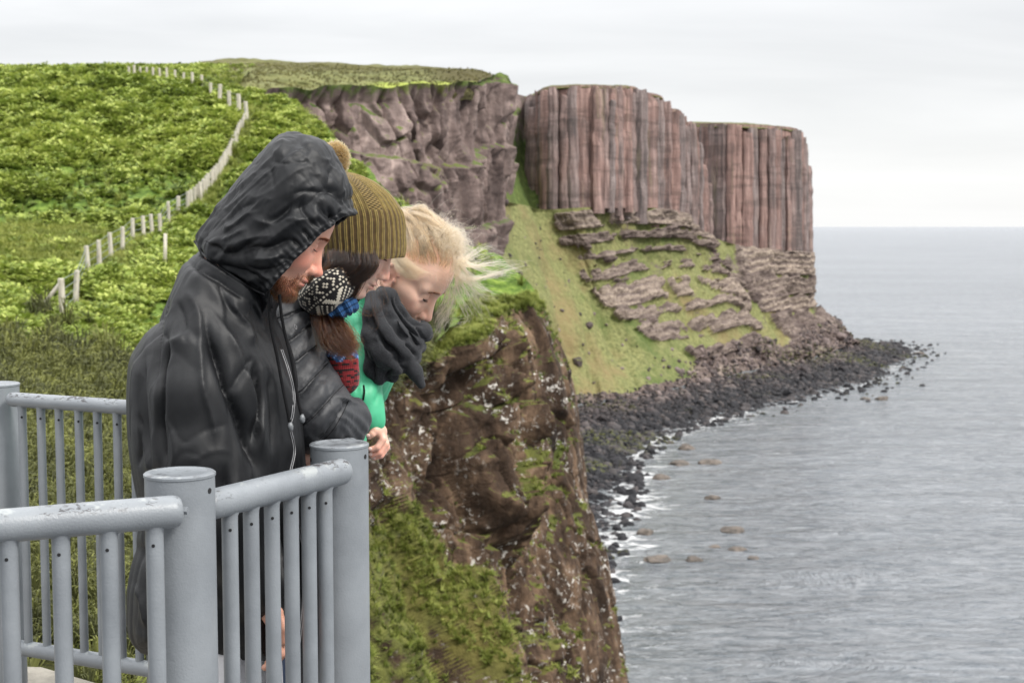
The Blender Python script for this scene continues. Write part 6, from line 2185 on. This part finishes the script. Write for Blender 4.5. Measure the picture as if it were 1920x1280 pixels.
def knit_tube(name, centre_px, radii, yc, axis_px, colour_fn, parent, cell=0.0040, nth=None, wob=0.004, seed=0, ysq=1.0, ribs=False):
    """a knitted band round an axis: sections given in the picture plane as (u, v, half width px), perpendicular to axis_px"""
    K = np.array([(a[0], a[1], r) for a, r in zip(centre_px, radii)], float)
    L = 0; n0 = 60
    T_ = cr1(K, np.linspace(0, len(K) - 1, 400))
    Pc = np.array([P(a, b, yc) for a, b, r in T_]); R_ = T_[:, 2] * yc / FPX
    s = np.concatenate([[0], np.cumsum(np.sqrt((np.diff(Pc, axis=0) ** 2).sum(1) + np.diff(R_) ** 2))])
    sub = 3
    nr_ = int(s[-1] / cell) * sub; t = np.linspace(0, s[-1], nr_)
    C = np.stack([np.interp(t, s, Pc[:, k]) for k in range(3)], 1); R = np.interp(t, s, R_)
    nst = int(2 * math.pi * R.max() / cell); nst -= nst % 16; nc_ = nst * sub
    A_ = np.array([axis_px[0], 0, -axis_px[1]], float); A_ /= np.linalg.norm(A_); B_ = np.cross(A_, [0, 1, 0]); B_ /= np.linalg.norm(B_)
    th = np.linspace(0, 2 * math.pi, nc_, endpoint=False)
    V = C[:, None, :] + R[:, None, None] * (np.cos(th)[None, :, None] * B_ + np.sin(th)[None, :, None] * np.array([0, ysq, 0]))
    I = np.repeat((np.arange(nc_) // sub)[None], nr_, 0); J = np.repeat((np.arange(nr_) // sub)[:, None], nc_, 1)
    col = colour_fn(I, J, nst)
    N_ = gnormals(V)
    cen = C[:, None, :]; N_ *= np.sign(((V - cen) * N_).sum(-1, keepdims=True))
    su = (np.arange(nc_) % sub - 1)[None]; sv = (np.arange(nr_) % sub - 1)[:, None]
    rel = 0.0009 * (1 - (su ** 2) * 0.9) + 0.0005 * (1 - sv ** 2)
    if ribs: rel = rel + 0.004 * np.cos(I * 2 * math.pi / 6)
    bag = drape(V, 16, seed, 0.8) * wob + fbm(V * 22, 2, seed) * wob * 0.8
    V = V + N_ * (rel + bag)[..., None]
    o = mesh_obj(name, V.reshape(-1, 3), grid_faces(nr_, nc_, wrap=True), M_knit, parent)
    col = col * (1 + 0.25 * fbm(V * 200, 2, 4)[..., None])
    vattr(o, 'yarn', col.reshape(-1, 3))
    return o


WHT = np.array([0.62, 0.57, 0.47]); BLK = np.array([0.014, 0.013, 0.014]); BLU = np.array([0.022, 0.075, 0.19]); RED = np.array([0.22, 0.022, 0.026])
fi = lambda I, J, n: np.where(fair_isle(I, J)[..., None], WHT, BLK)
sn = knit_tube('snood', [(594, 520), (597, 519), (606, 523), (619, 536), (631, 553), (638, 567), (638, 570)], [12, 40, 57, 62, 57, 46, 26], 3.045, (0.62, 0.78), fi, woman, 0.0041, seed=3, ysq=1.0, wob=0.0035)
blue = lambda I, J, n: np.where((J % 3 == 0)[..., None], BLU * 0.45, BLU * 1.1)
knit_tube('snood_edge', [(630, 566), (633, 571), (640, 583), (645, 592), (643, 594)], [18, 31, 32, 28, 12], 3.035, (0.5, 0.86), blue, woman, 0.0034, seed=6, ysq=0.9, ribs=True)


def tailc(I, J, n):
    rn_ = _h(I // 2, J, 0 * I, 5); rw_ = _h(J // 2, 0 * J, 0 * J, 6)
    c = np.where((rn_ < 0.25 + 0.5 * (J % 3 > 0) + 0.2 * (rw_ > 0.6))[..., None], RED * (0.6 + 0.6 * rn_[..., None]), BLK)
    top_ = J + 2 * np.sin(I * 0.5)
    return np.where((top_ < 9)[..., None], np.where(((I + J) % 5 == 0)[..., None], BLU * 3 + 0.15, BLU * 1.2), c)


knit_tube('snood_end', [(632, 652), (637, 655), (642, 668), (645, 690), (646, 712), (643, 732), (640, 742)], [10, 24, 29, 28, 26, 18, 6], 3.06, (0.08, 1.0), tailc, woman, 0.0040, seed=9, ysq=0.8, wob=0.005)

# ---- hair: sheet under the hat, lock below the snood, wind-blown wisps
def gd(pts, ys):
    return np.array([P(u, v, y) for (u, v), y in zip(pts, ys if hasattr(ys, '__len__') else [ys] * len(pts))])


g1 = []
for k in range(9):
    f = k / 8
    x0 = 614 + 84 * f
    pts_ = [(x0 + 4, 474), (x0 + 5 + 2 * f, 492 + 4 * f), (x0 - 6 - 2 * f, 505 + 8 * f), (x0 - 26 - 18 * f, 518 + 12 * f), (x0 - 40 - 50 * f, 528 + 16 * f)]
    ys_ = [3.022, 3.010, 3.006, 3.006, 3.012]
    g1.append(gd(pts_, ys_))
S = strands(g1, 5200, (0.0035, 0.007, 0.0035), 16, 2, 0.5, 0.0025, cn=150, lenvar=0.08)
hair('hair', S, 0.00028, 0.00016, M_dark, woman)
# hair over the back of the head and the nape
g6 = []
for a in np.linspace(rad(70), rad(285), 12):
    c0 = P(679, 480, HY); r_ = 0.083
    p0 = c0 + np.array([math.cos(a) * r_, math.sin(a) * r_ * 0.93, 0.012])
    p1 = c0 + np.array([math.cos(a) * r_ * 1.06 - 0.006, math.sin(a) * r_ * 1.0, -0.03]); p2 = c0 + np.array([math.cos(a) * r_ * 0.95 - 0.025, math.sin(a) * r_ * 0.9, -0.075])
    p3 = c0 + np.array([math.cos(a) * r_ * 0.6 - 0.055, math.sin(a) * r_ * 0.7, -0.12])
    g6.append(np.array([p0, p1, p2, p3]))
hair('hair', strands(g6, 5200, (0.004, 0.004, 0.003), 12, 8, 0.4, 0.003, cn=120, lenvar=0.1), 0.00034, 0.0002, M_dark, woman)
# the front edge of the hair follows the cheek
g2 = [gd([(702, 478), (706, 490), (700, 506), (685, 521), (664, 532), (640, 540)], [3.022, 3.015, 3.01, 3.005, 3.005, 3.01]),
      gd([(696, 478), (699, 492), (692, 506), (677, 519), (656, 529), (630, 540)], [3.02, 3.012, 3.006, 3.002, 3.002, 3.006])]
S = strands(g2, 900, (0.003, 0.004, 0.003), 16, 3, 0.4, 0.002, cn=30, lenvar=0.15)
hair('hair_lock', S, 0.00026, 0.00014, M_dark, woman)
g3 = [gd([(586, 580), (592, 600), (600, 622), (606, 645), (618, 655)], [3.05, 3.01, 2.99, 2.98, 2.98]), gd([(600, 585), (612, 606), (622, 630), (640, 655), (662, 672)], [3.05, 3.01, 2.99, 2.985, 2.985]),
      gd([(612, 588), (628, 608), (640, 632), (655, 650), (666, 655)], [3.05, 3.01, 2.99, 2.99, 2.99]), gd([(622, 590), (640, 604), (652, 618), (662, 640), (668, 648)], [3.03, 3.0, 2.995, 2.995, 3.0]),
      gd([(604, 585), (602, 615), (604, 640), (622, 652), (648, 668)], [3.03, 2.99, 2.98, 2.98, 2.98])]
S = strands(g3, 3000, (0.007, 0.008, 0.006), 18, 5, 0.65, 0.007, cn=70, lenvar=0.35, taper_spread=(0.7, 1.2))
hair('hair_lock', S, 0.00028, 0.00012, M_auburn, woman)
g4 = [gd([(708, 540), (716, 560), (718, 580), (708, 598), (690, 606)], 3.04), gd([(712, 530), (722, 555), (722, 575), (700, 592), (676, 600)], 3.03), gd([(668, 572), (680, 582), (696, 588), (708, 580), (714, 560)], 3.04),
      gd([(660, 575), (676, 590), (700, 592), (716, 578), (712, 556)], 3.05), gd([(700, 545), (704, 575), (712, 600), (700, 618), (682, 612)], 3.03)]
S = strands(g4, 34, (0.006, 0.006, 0.006), 20, 6, 0.3, 0.008, mix=False, cn=8, lenvar=0.3)
hair('loose_hair', S, 0.00022, 0.00008, M_dark, woman)
# ================================================================ PERSON 3: BLONDE GIRL WITH THE GREY SCARF
M_sking = mat_skin('pale_skin', (0.74, 0.50, 0.385), (0.72, 0.29, 0.21), 0.42)
M_blond = mat_hair('blonde_hair', 0.16, 0.75, 0.30, rand=0.0, colour=(0.40, 0.25, 0.135))
M_blond2 = mat_hair('dark_blonde_hair', 0.16, 0.75, 0.30, colour=(0.13, 0.075, 0.035))
M_green = mat_cloth('mint_green_shell', (0.055, 0.40, 0.205), (0.07, 0.45, 0.24), 0.5, 0.0, 900, 0.0006)
M_legg = mat_cloth('dark_leggings', (0.015, 0.015, 0.02), (0.03, 0.03, 0.035), 0.8)


def mat_felt():
    k = NT('grey_felted_wool'); p = k.pos()
    n = k.noise(p, 900, 4, 0.7); b = k.noise(p, 45, 4, 0.6)
    c = k.ramp(n, [(0.34, (0.012, 0.0125, 0.014)), (0.54, (0.028, 0.029, 0.032)), (0.70, (0.12, 0.125, 0.13))])
    c = k.mix(k.ramp(b, [(0.4, 0.25), (0.6, 0.0)]), c, (0.03, 0.03, 0.033))
    k.set(base=c, rough=0.95, spec=0.1, sheen=0.08, sheenr=0.5)
    k.bump(n, 0.5, 0.0011)
    return k.m


M_felt = mat_felt()
fg_ = frame_from(801.5, 560.5, 3.43, (0.083, -0.031, -0.001), -14, 44, 4, 1.07)


def girl_head(p):
    q = fg_.loc(p)
    d = head_local(q, False, ear=True, nose=0.95)
    d = smin(d, cap_(q, (-0.02, 0, -0.05), (-0.07, 0, -0.15), 0.046, 0.046), 0.025)
    return d * fg_.k


VH, FH = sdf_mesh(girl_head, fg_.c - [0.165, 0.115, 0.155], fg_.c + [0.165, 0.115, 0.15], 0.0020)
qg = fg_.loc(VH); redg, lipg, darkg = head_attrs(qg, 0.65)
GHIP = P(590, 960, 3.62)
WR = P(700, 795, 3.36)


def girl_body(p):
    s = p.copy(); s[:, 1] = np.abs(p[:, 1] - 3.60)
    d = cap_(p, fg_.w((-0.07, 0, -0.14)), P(672, 665, 3.55), 0.040, 0.055)
    d = smin(d, cap_(p, P(665, 675, 3.57), GHIP, 0.055, 0.08), 0.03)
    hip = np.array([GHIP[0], 0.08, GHIP[2] - 0.02]); kn = np.array([GHIP[0] + 0.03, 0.09, 0.45]); an = np.array([GHIP[0] - 0.01, 0.09, 0.08])
    d = smin(d, chain(s, [hip, kn, an], [0.08, 0.052, 0.034]), 0.03)
    d = smin(d, cap_(s, an, an + [0, 0, -0.045], 0.034, 0.032), 0.02)
    d = smin(d, chain(p, [P(672, 680, 3.42), P(678, 770, 3.36), WR], [0.038, 0.033, 0.024], 0.01), 0.02)
    return d


VB, FB = sdf_mesh(girl_body, (-0.75, 3.25, -0.02), (-0.15, 3.85, 1.45), 0.009)
HYg = 3.36
pg = lambda u, v, dy=0.0: P(u, v, HYg + dy)
fingers = [
    [pg(713, 806, -0.012), pg(718, 823, -0.020), pg(708, 838, -0.026), pg(696, 842, -0.026)],
    [pg(716, 810, 0.004), pg(723, 832, -0.004), pg(712, 848, -0.012), pg(697, 852, -0.014)],
    [pg(716, 812, 0.020), pg(724, 838, 0.014), pg(714, 853, 0.004), pg(702, 857, 0.002)],
    [pg(713, 812, 0.036), pg(720, 836, 0.032), pg(712, 850, 0.024), pg(703, 855, 0.020)],
    [pg(703, 806, -0.024), pg(698, 813, -0.030), pg(692, 818, -0.030)]]
gh = lambda p: smin(hand_sdf(p, WR, pg(707, 806, 0.002), fingers, 0.0085, 0.022, (0.021, 0.013)), ell(p, pg(710, 808, 0.008), (0.014, 0.034, 0.014)), 0.008)
VM, FM_ = sdf_mesh(gh, pg(700, 820) - [0.07, 0.08, 0.09], pg(700, 820) + [0.07, 0.09, 0.09], 0.0021)
girl = person_mesh('person', [(VH, FH), (VB, FB), (VM, FM_)], M_sking,
                   dict(red=[redg, z(len(VB), 0.2), np.clip(0.35 + 0.4 * sstep(WR[2] - 0.03, WR[2] - 0.075, VM[:, 2]), 0, 1)], lip=[lipg, z(len(VB)), z(len(VM))],
                        dark=[darkg, z(len(VB)), z(len(VM))]), (GHIP[0], 3.60, 0.0))
tag(girl, 'blonde girl with wind-blown hair, thick grey scarf and mint green jacket', 'person', 'three people looking down over the railing')
M_nail = mat_cloth('finger_nail', (0.66, 0.44, 0.38), (0.72, 0.52, 0.46), 0.25)
for tip_, nb_ in ((pg(693.5, 841, -0.034), (-0.3, -0.95, 0.1)), (pg(694.5, 851, -0.022), (-0.3, -0.95, 0.1)), (pg(700, 857, -0.006), (-0.3, -0.95, 0.1)), (pg(690.5, 816, -0.037), (-0.35, -0.9, 0.2))):
    e = lambda p, c=tip_: ell(p, c, (0.0055, 0.0024, 0.0046))
    Vn, Fn = sdf_mesh(e, tip_ - 0.01, tip_ + 0.01, 0.0012)
    mesh_obj('nail', Vn, Fn, M_nail, girl)
head_g = lambda q: head_local(q, False, ear=False, nose=0.95)
hair('eyebrow', brows(fg_, head_g, -1, 260, 7, 0.0034, 0.0195), 0.00018, 0.00006, M_browhair, girl)
hair('eyebrow', brows(fg_, head_g, 1, 260, 8, 0.0034, 0.0195), 0.00018, 0.00006, M_browhair, girl)
for sd_ in (-1, 1):
    mesh_obj('eyelid_line', *tube(lash_line(fg_, sd_, -14), np.r_[0.0002, 0.0006, [0.0012] * 10, 0.0006, 0.0002], 8), M_cord, girl)
    mesh_obj('eyelid_line', *tube(lash_line(fg_, sd_, -20), np.r_[0.0003, [0.0012] * 12, 0.0003], 8), M_cord, girl)
    hair('eyelash', lashes(fg_, sd_, 60, 9, 0.0075, -18), 0.00020, 0.00006, M_darklash, girl)

# ---- green jacket
GTpx = [(640, 600), (655, 568), (690, 556), (730, 600), (748, 660), (738, 705), (722, 740), (706, 765), (690, 800), (670, 900), (640, 1000), (590, 1030), (530, 1010), (540, 900), (580, 760), (610, 660)]
GTw = pxpoly(smooth_poly(GTpx, 3), 3.58)


def green_outer(p):
    d = inflate(p, GTw, 3.58, 0.17, 0.10, power=2.2)
    d = smin(d, cap_(p, fg_.w((-0.085, 0, -0.085)), P(672, 620, 3.56), 0.056, 0.085), 0.03)
    d = smin(d, chain(p, [P(676, 672, 3.42), P(675, 745, 3.36), P(690, 778, 3.355), P(699, 791, 3.358)], [0.062, 0.05, 0.036, 0.030], 0.02), 0.02)
    return d


VG, FG = sdf_mesh(green_outer, (-0.75, 3.26, P(600, 1040, 3.6)[2]), (-0.15, 3.82, P(600, 440, 3.6)[2]), 0.0055)
NG = sdf_normals(green_outer, VG, 0.003)
U, W_ = project(VG); D = drape(VG, 9, 2, 0.35) * 0.007 + drape(VG, 24, 4, 0.5) * 0.003
D += stroke(U, W_, [(668, 590), (664, 640), (668, 700), (672, 750)], -0.006, 3, 5)
D += stroke(U, W_, [(700, 760), (708, 745), (716, 722)], -0.005, 2.5, 4)
VG = VG + NG * D[:, None]
mesh_obj('green_jacket', VG, FG, M_green, girl)
bG = bvh_of(VG, FG)
th = np.linspace(0, 2 * math.pi, 40)
cuff_c = P(701, 793, 3.358)
ring = np.array([cuff_c + 0.030 * (np.cos(a) * np.array([0.80, 0, 0.42]) + np.sin(a) * np.array([0, 1, 0])) for a in th])
mesh_obj('cuff', *tube(ring, 0.0035, 8), M_green, girl)
Q = hit_line(bG, [(682, 722), (683, 735), (681, 750)], 0.002, 6, 3.4)
mesh_obj('jacket_zip', *tube(Q, 0.0022, 6), M_cord, girl)


def legs(p):
    s = p.copy(); s[:, 1] = np.abs(p[:, 1] - 3.60)
    hip = np.array([GHIP[0], 0.08, GHIP[2] - 0.02]); kn = np.array([GHIP[0] + 0.03, 0.09, 0.45]); an = np.array([GHIP[0] - 0.01, 0.09, 0.10])
    return smin(chain(s, [hip, kn, an], [0.09, 0.06, 0.042]), cap_(s, (GHIP[0], 0, GHIP[2]), (GHIP[0], 0.03, GHIP[2] - 0.05), 0.115, 0.11), 0.04)


VS, FS = sdf_mesh(legs, (GHIP[0] - 0.2, 3.38, 0.04), (GHIP[0] + 0.2, 3.82, GHIP[2] + 0.15), 0.009)
mesh_obj('leggings', VS, FS, M_legg, girl)
for sg in (-1, 1):
    ax, ay = GHIP[0], 3.60 + 0.09 * sg
    shoe = lambda p: np.maximum(smin(ell(p, (ax + 0.05, ay, 0.04), (0.12, 0.042, 0.038)), ell(p, (ax - 0.01, ay, 0.06), (0.055, 0.04, 0.06)), 0.02), 0.004 - p[:, 2])
    Vs, Fs = sdf_mesh(shoe, (ax - 0.12, ay - 0.08, -0.01), (ax + 0.22, ay + 0.08, 0.15), 0.007)
    mesh_obj('shoe', Vs, Fs, M_shoe, girl)

# ---- scarf made of rolled layers
def roll(p, pts, rs, k=0.012): return chain(p, [P(u, v, y) for u, v, y in pts], [r * 3.4 / FPX for r in rs], k)


def scarf(p):
    L = [
        roll(p, [(716, 548, 3.40), (726, 560, 3.375), (741, 590, 3.365), (760, 618, 3.355), (780, 632, 3.37)], [12, 19, 21, 20, 17]),
        roll(p, [(741, 573, 3.40), (752, 597, 3.375), (772, 617, 3.365), (793, 622, 3.385), (797, 626, 3.45)], [8, 15, 16, 15, 14]),
        roll(p, [(700, 560, 3.38), (706, 590, 3.35), (720, 622, 3.335), (744, 650, 3.335), (770, 664, 3.36)], [16, 24, 26, 24, 19]),
        roll(p, [(693, 590, 3.36), (697, 630, 3.335), (712, 662, 3.325), (740, 684, 3.335), (768, 692, 3.36)], [12, 18, 22, 18, 9]),
        roll(p, [(755, 640, 3.36), (776, 646, 3.365), (788, 650, 3.40)], [15, 14, 12]),
        roll(p, [(694, 650, 3.36), (700, 690, 3.35), (712, 705, 3.35)], [12, 17, 17]),
        roll(p, [(712, 690, 3.35), (734, 705, 3.36)], [18, 14]),
        roll(p, [(765, 672, 3.345), (778, 696, 3.345), (790, 721, 3.345)], [10, 13, 8]),
        roll(p, [(797, 626, 3.45), (790, 622, 3.53), (765, 600, 3.58), (735, 570, 3.58), (712, 555, 3.53)], [15, 20, 24, 24, 20]),
        roll(p, [(770, 668, 3.38), (760, 655, 3.52), (725, 625, 3.58), (700, 600, 3.52)], [20, 26, 28, 22]),
        roll(p, [(705, 600, 3.45), (730, 640, 3.46), (750, 660, 3.46)], [26, 34, 26], 0.02),
    ]
    d = L[0]
    for e in L[1:]: d = smin(d, e, 0.006)
    return d


VC, FC_ = sdf_mesh(scarf, (-0.40, 3.24, P(700, 740, 3.35)[2]), (-0.14, 3.64, P(700, 520, 3.35)[2]), 0.0030)
NC = sdf_normals(scarf, VC, 0.002)
U, W_ = project(VC)
D = np.zeros(len(VC))
for pts_, h_, wl_, wr_ in [([(730, 550), (745, 580), (765, 610), (795, 640)], -5, 3, 4), ([(716, 552), (728, 585), (748, 620), (772, 648)], -4, 3, 5), ([(742, 545), (752, 575), (776, 602), (800, 612)], -3.5, 2, 4),
                           ([(692, 575), (704, 612), (728, 650), (760, 675)], -5, 3, 5), ([(760, 640), (776, 655), (782, 672)], -4, 3, 3), ([(720, 640), (740, 655), (760, 690), (752, 705)], -4, 3, 4),
                           ([(685, 650), (702, 690), (700, 720)], -4, 3, 4), ([(735, 690), (728, 708), (736, 724)], -4, 3, 4), ([(768, 620), (780, 640), (790, 650)], -4, 2, 3), ([(782, 608), (792, 628), (800, 640)], -3, 2, 3),
                           ([(735, 600), (752, 610), (770, 636)], 3, 4, 4), ([(700, 620), (722, 655), (745, 672)], 3, 5, 5)]:
    D += stroke(U, W_, pts_, h_ * 0.0036, wl_ * 0.7, wr_ * 1.6, pw=1.4) * sstep(0.4, -0.2, NC[:, 1])
D += drape(VC, 14, 5, 0.8) * 0.0015
VC = VC + NC * D[:, None]
sc_ = mesh_obj('scarf', VC, FC_, M_felt, girl)
bC = bvh_of(VC, FC_)

# ---- hair: scalp strands swept back, loose crown, strands blown to the right
fL = fg_
hl_ = lambda q: head_local(q, False, ear=False, nose=0.95)


def on_scalp(d, off=0.003):
    """point on the head in local direction d"""
    d = np.asarray(d, float); d = d / np.linalg.norm(d, axis=-1, keepdims=True)
    c = np.array([0, 0, 0.02]); t = np.full(len(d), 0.13)
    for _ in range(30):
        t -= np.clip(hl_(c + d * t[:, None]), -0.02, 0.02) * 0.8
    return c + d * (t + off)[:, None]


rg = np.random.default_rng(21)
n = 9000
az = rg.uniform(-math.pi, math.pi, n); elv = np.arcsin(rg.uniform(0.0, 1.0, n))
d0_ = np.stack([np.cos(elv) * np.cos(az), np.cos(elv) * np.sin(az), np.sin(elv)], -1)
root = on_scalp(d0_, 0.001)
# hairline: forehead limit and temple
hlz = 0.082 - 0.62 * np.clip(0.070 - root[:, 0], 0, 0.2)
keep = (root[:, 2] > np.where(root[:, 0] > 0.0, hlz, 0.008)) & ~((np.abs(root[:, 1]) > 0.045) & (root[:, 2] < 0.046) & (root[:, 0] > -0.035))
root = root[keep]; n = len(root)
bun = np.array([-0.088, 0.0, 0.085])
S = []
T_ = np.linspace(0, 1, 16)
cl = rg.integers(0, 160, n); clo = rg.normal(0, 1, (160, 3)); puff = rg.uniform(0.001, 0.006, n) + 0.0045 * np.abs(clo[cl, 0])
for t in T_:
    tgt = bun + clo[cl] * 0.012
    q = root * (1 - t) + tgt * t
    c = np.array([-0.01, 0, 0.03]); r_ = q - c; ln = np.linalg.norm(r_, axis=1, keepdims=True)
    qq = on_scalp(r_, 0.0)
    base_r = np.linalg.norm(qq - c, axis=1)
    rad_ = base_r + 0.002 + puff * math.sin(math.pi * min(t * 1.1, 1)) + 0.006 * t ** 3
    side_ = clo[cl] * 0.006 * math.sin(math.pi * t)
    S.append(c + r_ / ln * rad_[:, None] + side_ + rg.normal(0, 0.0006, (n, 3)))
S = np.stack(S, 1)
ctr = rg.choice(n, 150, replace=False); near_c = np.argmin(((root[:, None] - root[ctr][None]) ** 2).sum(-1), 1)
tt_ = np.sin(np.linspace(0.12, 1, 16) * math.pi * 0.85)[None, :, None] * 0.72
lift_ = rg.uniform(-0.003, 0.009, 150)[near_c][:, None, None] * np.sin(np.linspace(0, 1, 16) * math.pi)[None, :, None]
cdir = S - np.array([-0.01, 0, 0.03]); cdir /= np.linalg.norm(cdir, axis=-1, keepdims=True)
wv_ = np.sin(np.linspace(0, 7, 16)[None, :] + rg.uniform(0, 6.28, 150)[near_c][:, None])[..., None] * rg.normal(0, 0.0035, (150, 3))[near_c][:, None, :] * np.linspace(0, 1, 16)[None, :, None]
S = S * (1 - tt_) + S[ctr[near_c]] * tt_ + cdir * lift_ + wv_
Sw = fL.w(S.reshape(-1, 3)).reshape(S.shape); dk = (clo[cl, 2] + rg.normal(0, 0.5, n)) > 0.75
hair('hair', Sw[~dk], 0.00026, 0.00016, M_blond, girl)
hair('hair', Sw[dk], 0.00026, 0.00016, M_blond2, girl)
# loose arching tufts over the crown and to the front
n = 1500
az = rg.uniform(-1.9, 1.9, n); e2 = rg.uniform(1.0, 1.5, n)
r0_ = on_scalp(np.stack([np.cos(e2) * np.cos(az), np.cos(e2) * np.sin(az), np.sin(e2)], -1), 0.002)
cl = rg.integers(0, 60, n); cd_ = rg.normal(0, 1, (60, 3)) * np.array([0.35, 0.5, 0.3])
S = []
nrm = (r0_ - np.array([0, 0, 0.03])); nrm /= np.linalg.norm(nrm, axis=1, keepdims=True)
L2 = rg.uniform(0.03, 0.075, n)
fw_ = np.array([0.35, -0.1, 0.15])
for t in T_:
    S.append(r0_ + nrm * (0.018 * math.sin(math.pi * min(t * 0.95, 1)) * (0.6 + 0.8 * rg.random(60)[cl] * 0 + 0.4))[..., None] * 1.0 + (fw_ + cd_[cl]) * (L2 * t)[:, None] + np.array([0, 0, -0.012]) * (t ** 2)
             + rg.normal(0, 0.0008, (n, 3)))
S = np.stack(S, 1)
Sw = fL.w(S.reshape(-1, 3)).reshape(S.shape)
hair('hair', Sw, 0.00024, 0.00009, M_blond, girl)
# strands behind the ear
g5 = [gd([(742, 482), (752, 500), (768, 512), (788, 518)], [3.40, 3.375, 3.37, 3.375]), gd([(738, 486), (750, 510), (768, 522), (785, 522)], [3.40, 3.375, 3.37, 3.375]), gd([(745, 475), (765, 490), (790, 505), (815, 515)], [3.40, 3.37, 3.37, 3.38]),
      gd([(735, 470), (760, 500), (775, 518), (770, 515)], [3.41, 3.375, 3.37, 3.37])]
hair('hair_lock', strands(g5, 500, (0.004, 0.004, 0.004), 14, 31, 0.5, 0.003, cn=24, lenvar=0.3), 0.00024, 0.0001, M_blond, girl)
# long strands blown out to the right over the forehead
tips = [(950, 478, -18), (964, 488, -8), (995, 497, -6), (985, 502, 0), (958, 520, 4), (940, 545, 8), (930, 558, 10), (928, 566, 8), (905, 600, 10), (915, 606, 6), (890, 560, 14), (895, 485, -6), (880, 470, -8), (826, 632, 6), (815, 625, 4), (885, 590, 14), (905, 530, 4)]
gs = []
for (tu, tv, bow) in tips:
    su, sv = 858 + rg.uniform(-8, 10), 500 + rg.uniform(-22, 8)
    pts_ = []
    for t in np.linspace(0, 1, 6):
        u_ = su * (1 - t) + tu * t; v_ = sv * (1 - t) + tv * t + bow * math.sin(math.pi * t) * 1.2 + 6 * math.sin(math.pi * min(2 * t, 1)) * (1 - t)
        pts_.append((u_, v_))
    gs.append(gd(pts_, [3.38, 3.38, 3.40, 3.42, 3.43, 3.43]))
hair('blown_hair', strands(gs, 420, (0.0030, 0.010, 0.0025), 24, 41, 0.6, 0.009, mix=False, cn=60, lenvar=0.45, taper_spread=(0.8, 1.6)), 0.00024, 0.00008, M_blond, girl)
gm_ = [gd([(858, 512), (882, 520), (910, 517), (950, 508), (985, 498)], 3.42), gd([(858, 518), (880, 525), (905, 522), (940, 512), (990, 502)], 3.42)]
hair('blown_hair', strands(gm_, 70, (0.0022, 0.005, 0.0022), 20, 43, 0.5, 0.003, cn=14, lenvar=0.35, taper_spread=(0.5, 2.6)), 0.00026, 0.0001, M_blond, girl)
# curls that fall in front of the nose
gc = [gd([(845, 540), (838, 570), (824, 590), (822, 610), (828, 628)], 3.42), gd([(850, 545), (848, 575), (832, 600), (818, 622), (808, 640)], 3.42), gd([(855, 540), (868, 570), (880, 600), (850, 605), (825, 598)], 3.43),
      gd([(848, 550), (842, 580), (826, 605), (826, 622), (816, 618)], 3.42)]
hair('blown_hair', strands(gc, 60, (0.006, 0.006, 0.006), 24, 44, 0.3, 0.010, mix=False, cn=12, lenvar=0.4), 0.00022, 0.00008, M_blond, girl)
# fine flyaway hairs round the crown
n = 420
az = rg.uniform(-math.pi, math.pi, n); e2 = rg.uniform(0.3, 1.5, n)
r0_ = on_scalp(np.stack([np.cos(e2) * np.cos(az), np.cos(e2) * np.sin(az), np.sin(e2)], -1), 0.012)
nrm = (r0_ - np.array([0, 0, 0.03])); nrm /= np.linalg.norm(nrm, axis=1, keepdims=True)
dr_ = rg.normal(0, 1, (n, 3)) * 0.6 + np.array([0.7, -0.2, 0]); L2 = rg.uniform(0.02, 0.06, n)
S = np.stack([r0_ + nrm * (0.022 * math.sin(math.pi * t * 0.8)) + dr_ * (L2 * t)[:, None] for t in np.linspace(0, 1, 12)], 1)
hair('loose_hair', fL.w(S.reshape(-1, 3)).reshape(S.shape), 0.00016, 0.00006, M_blond, girl)
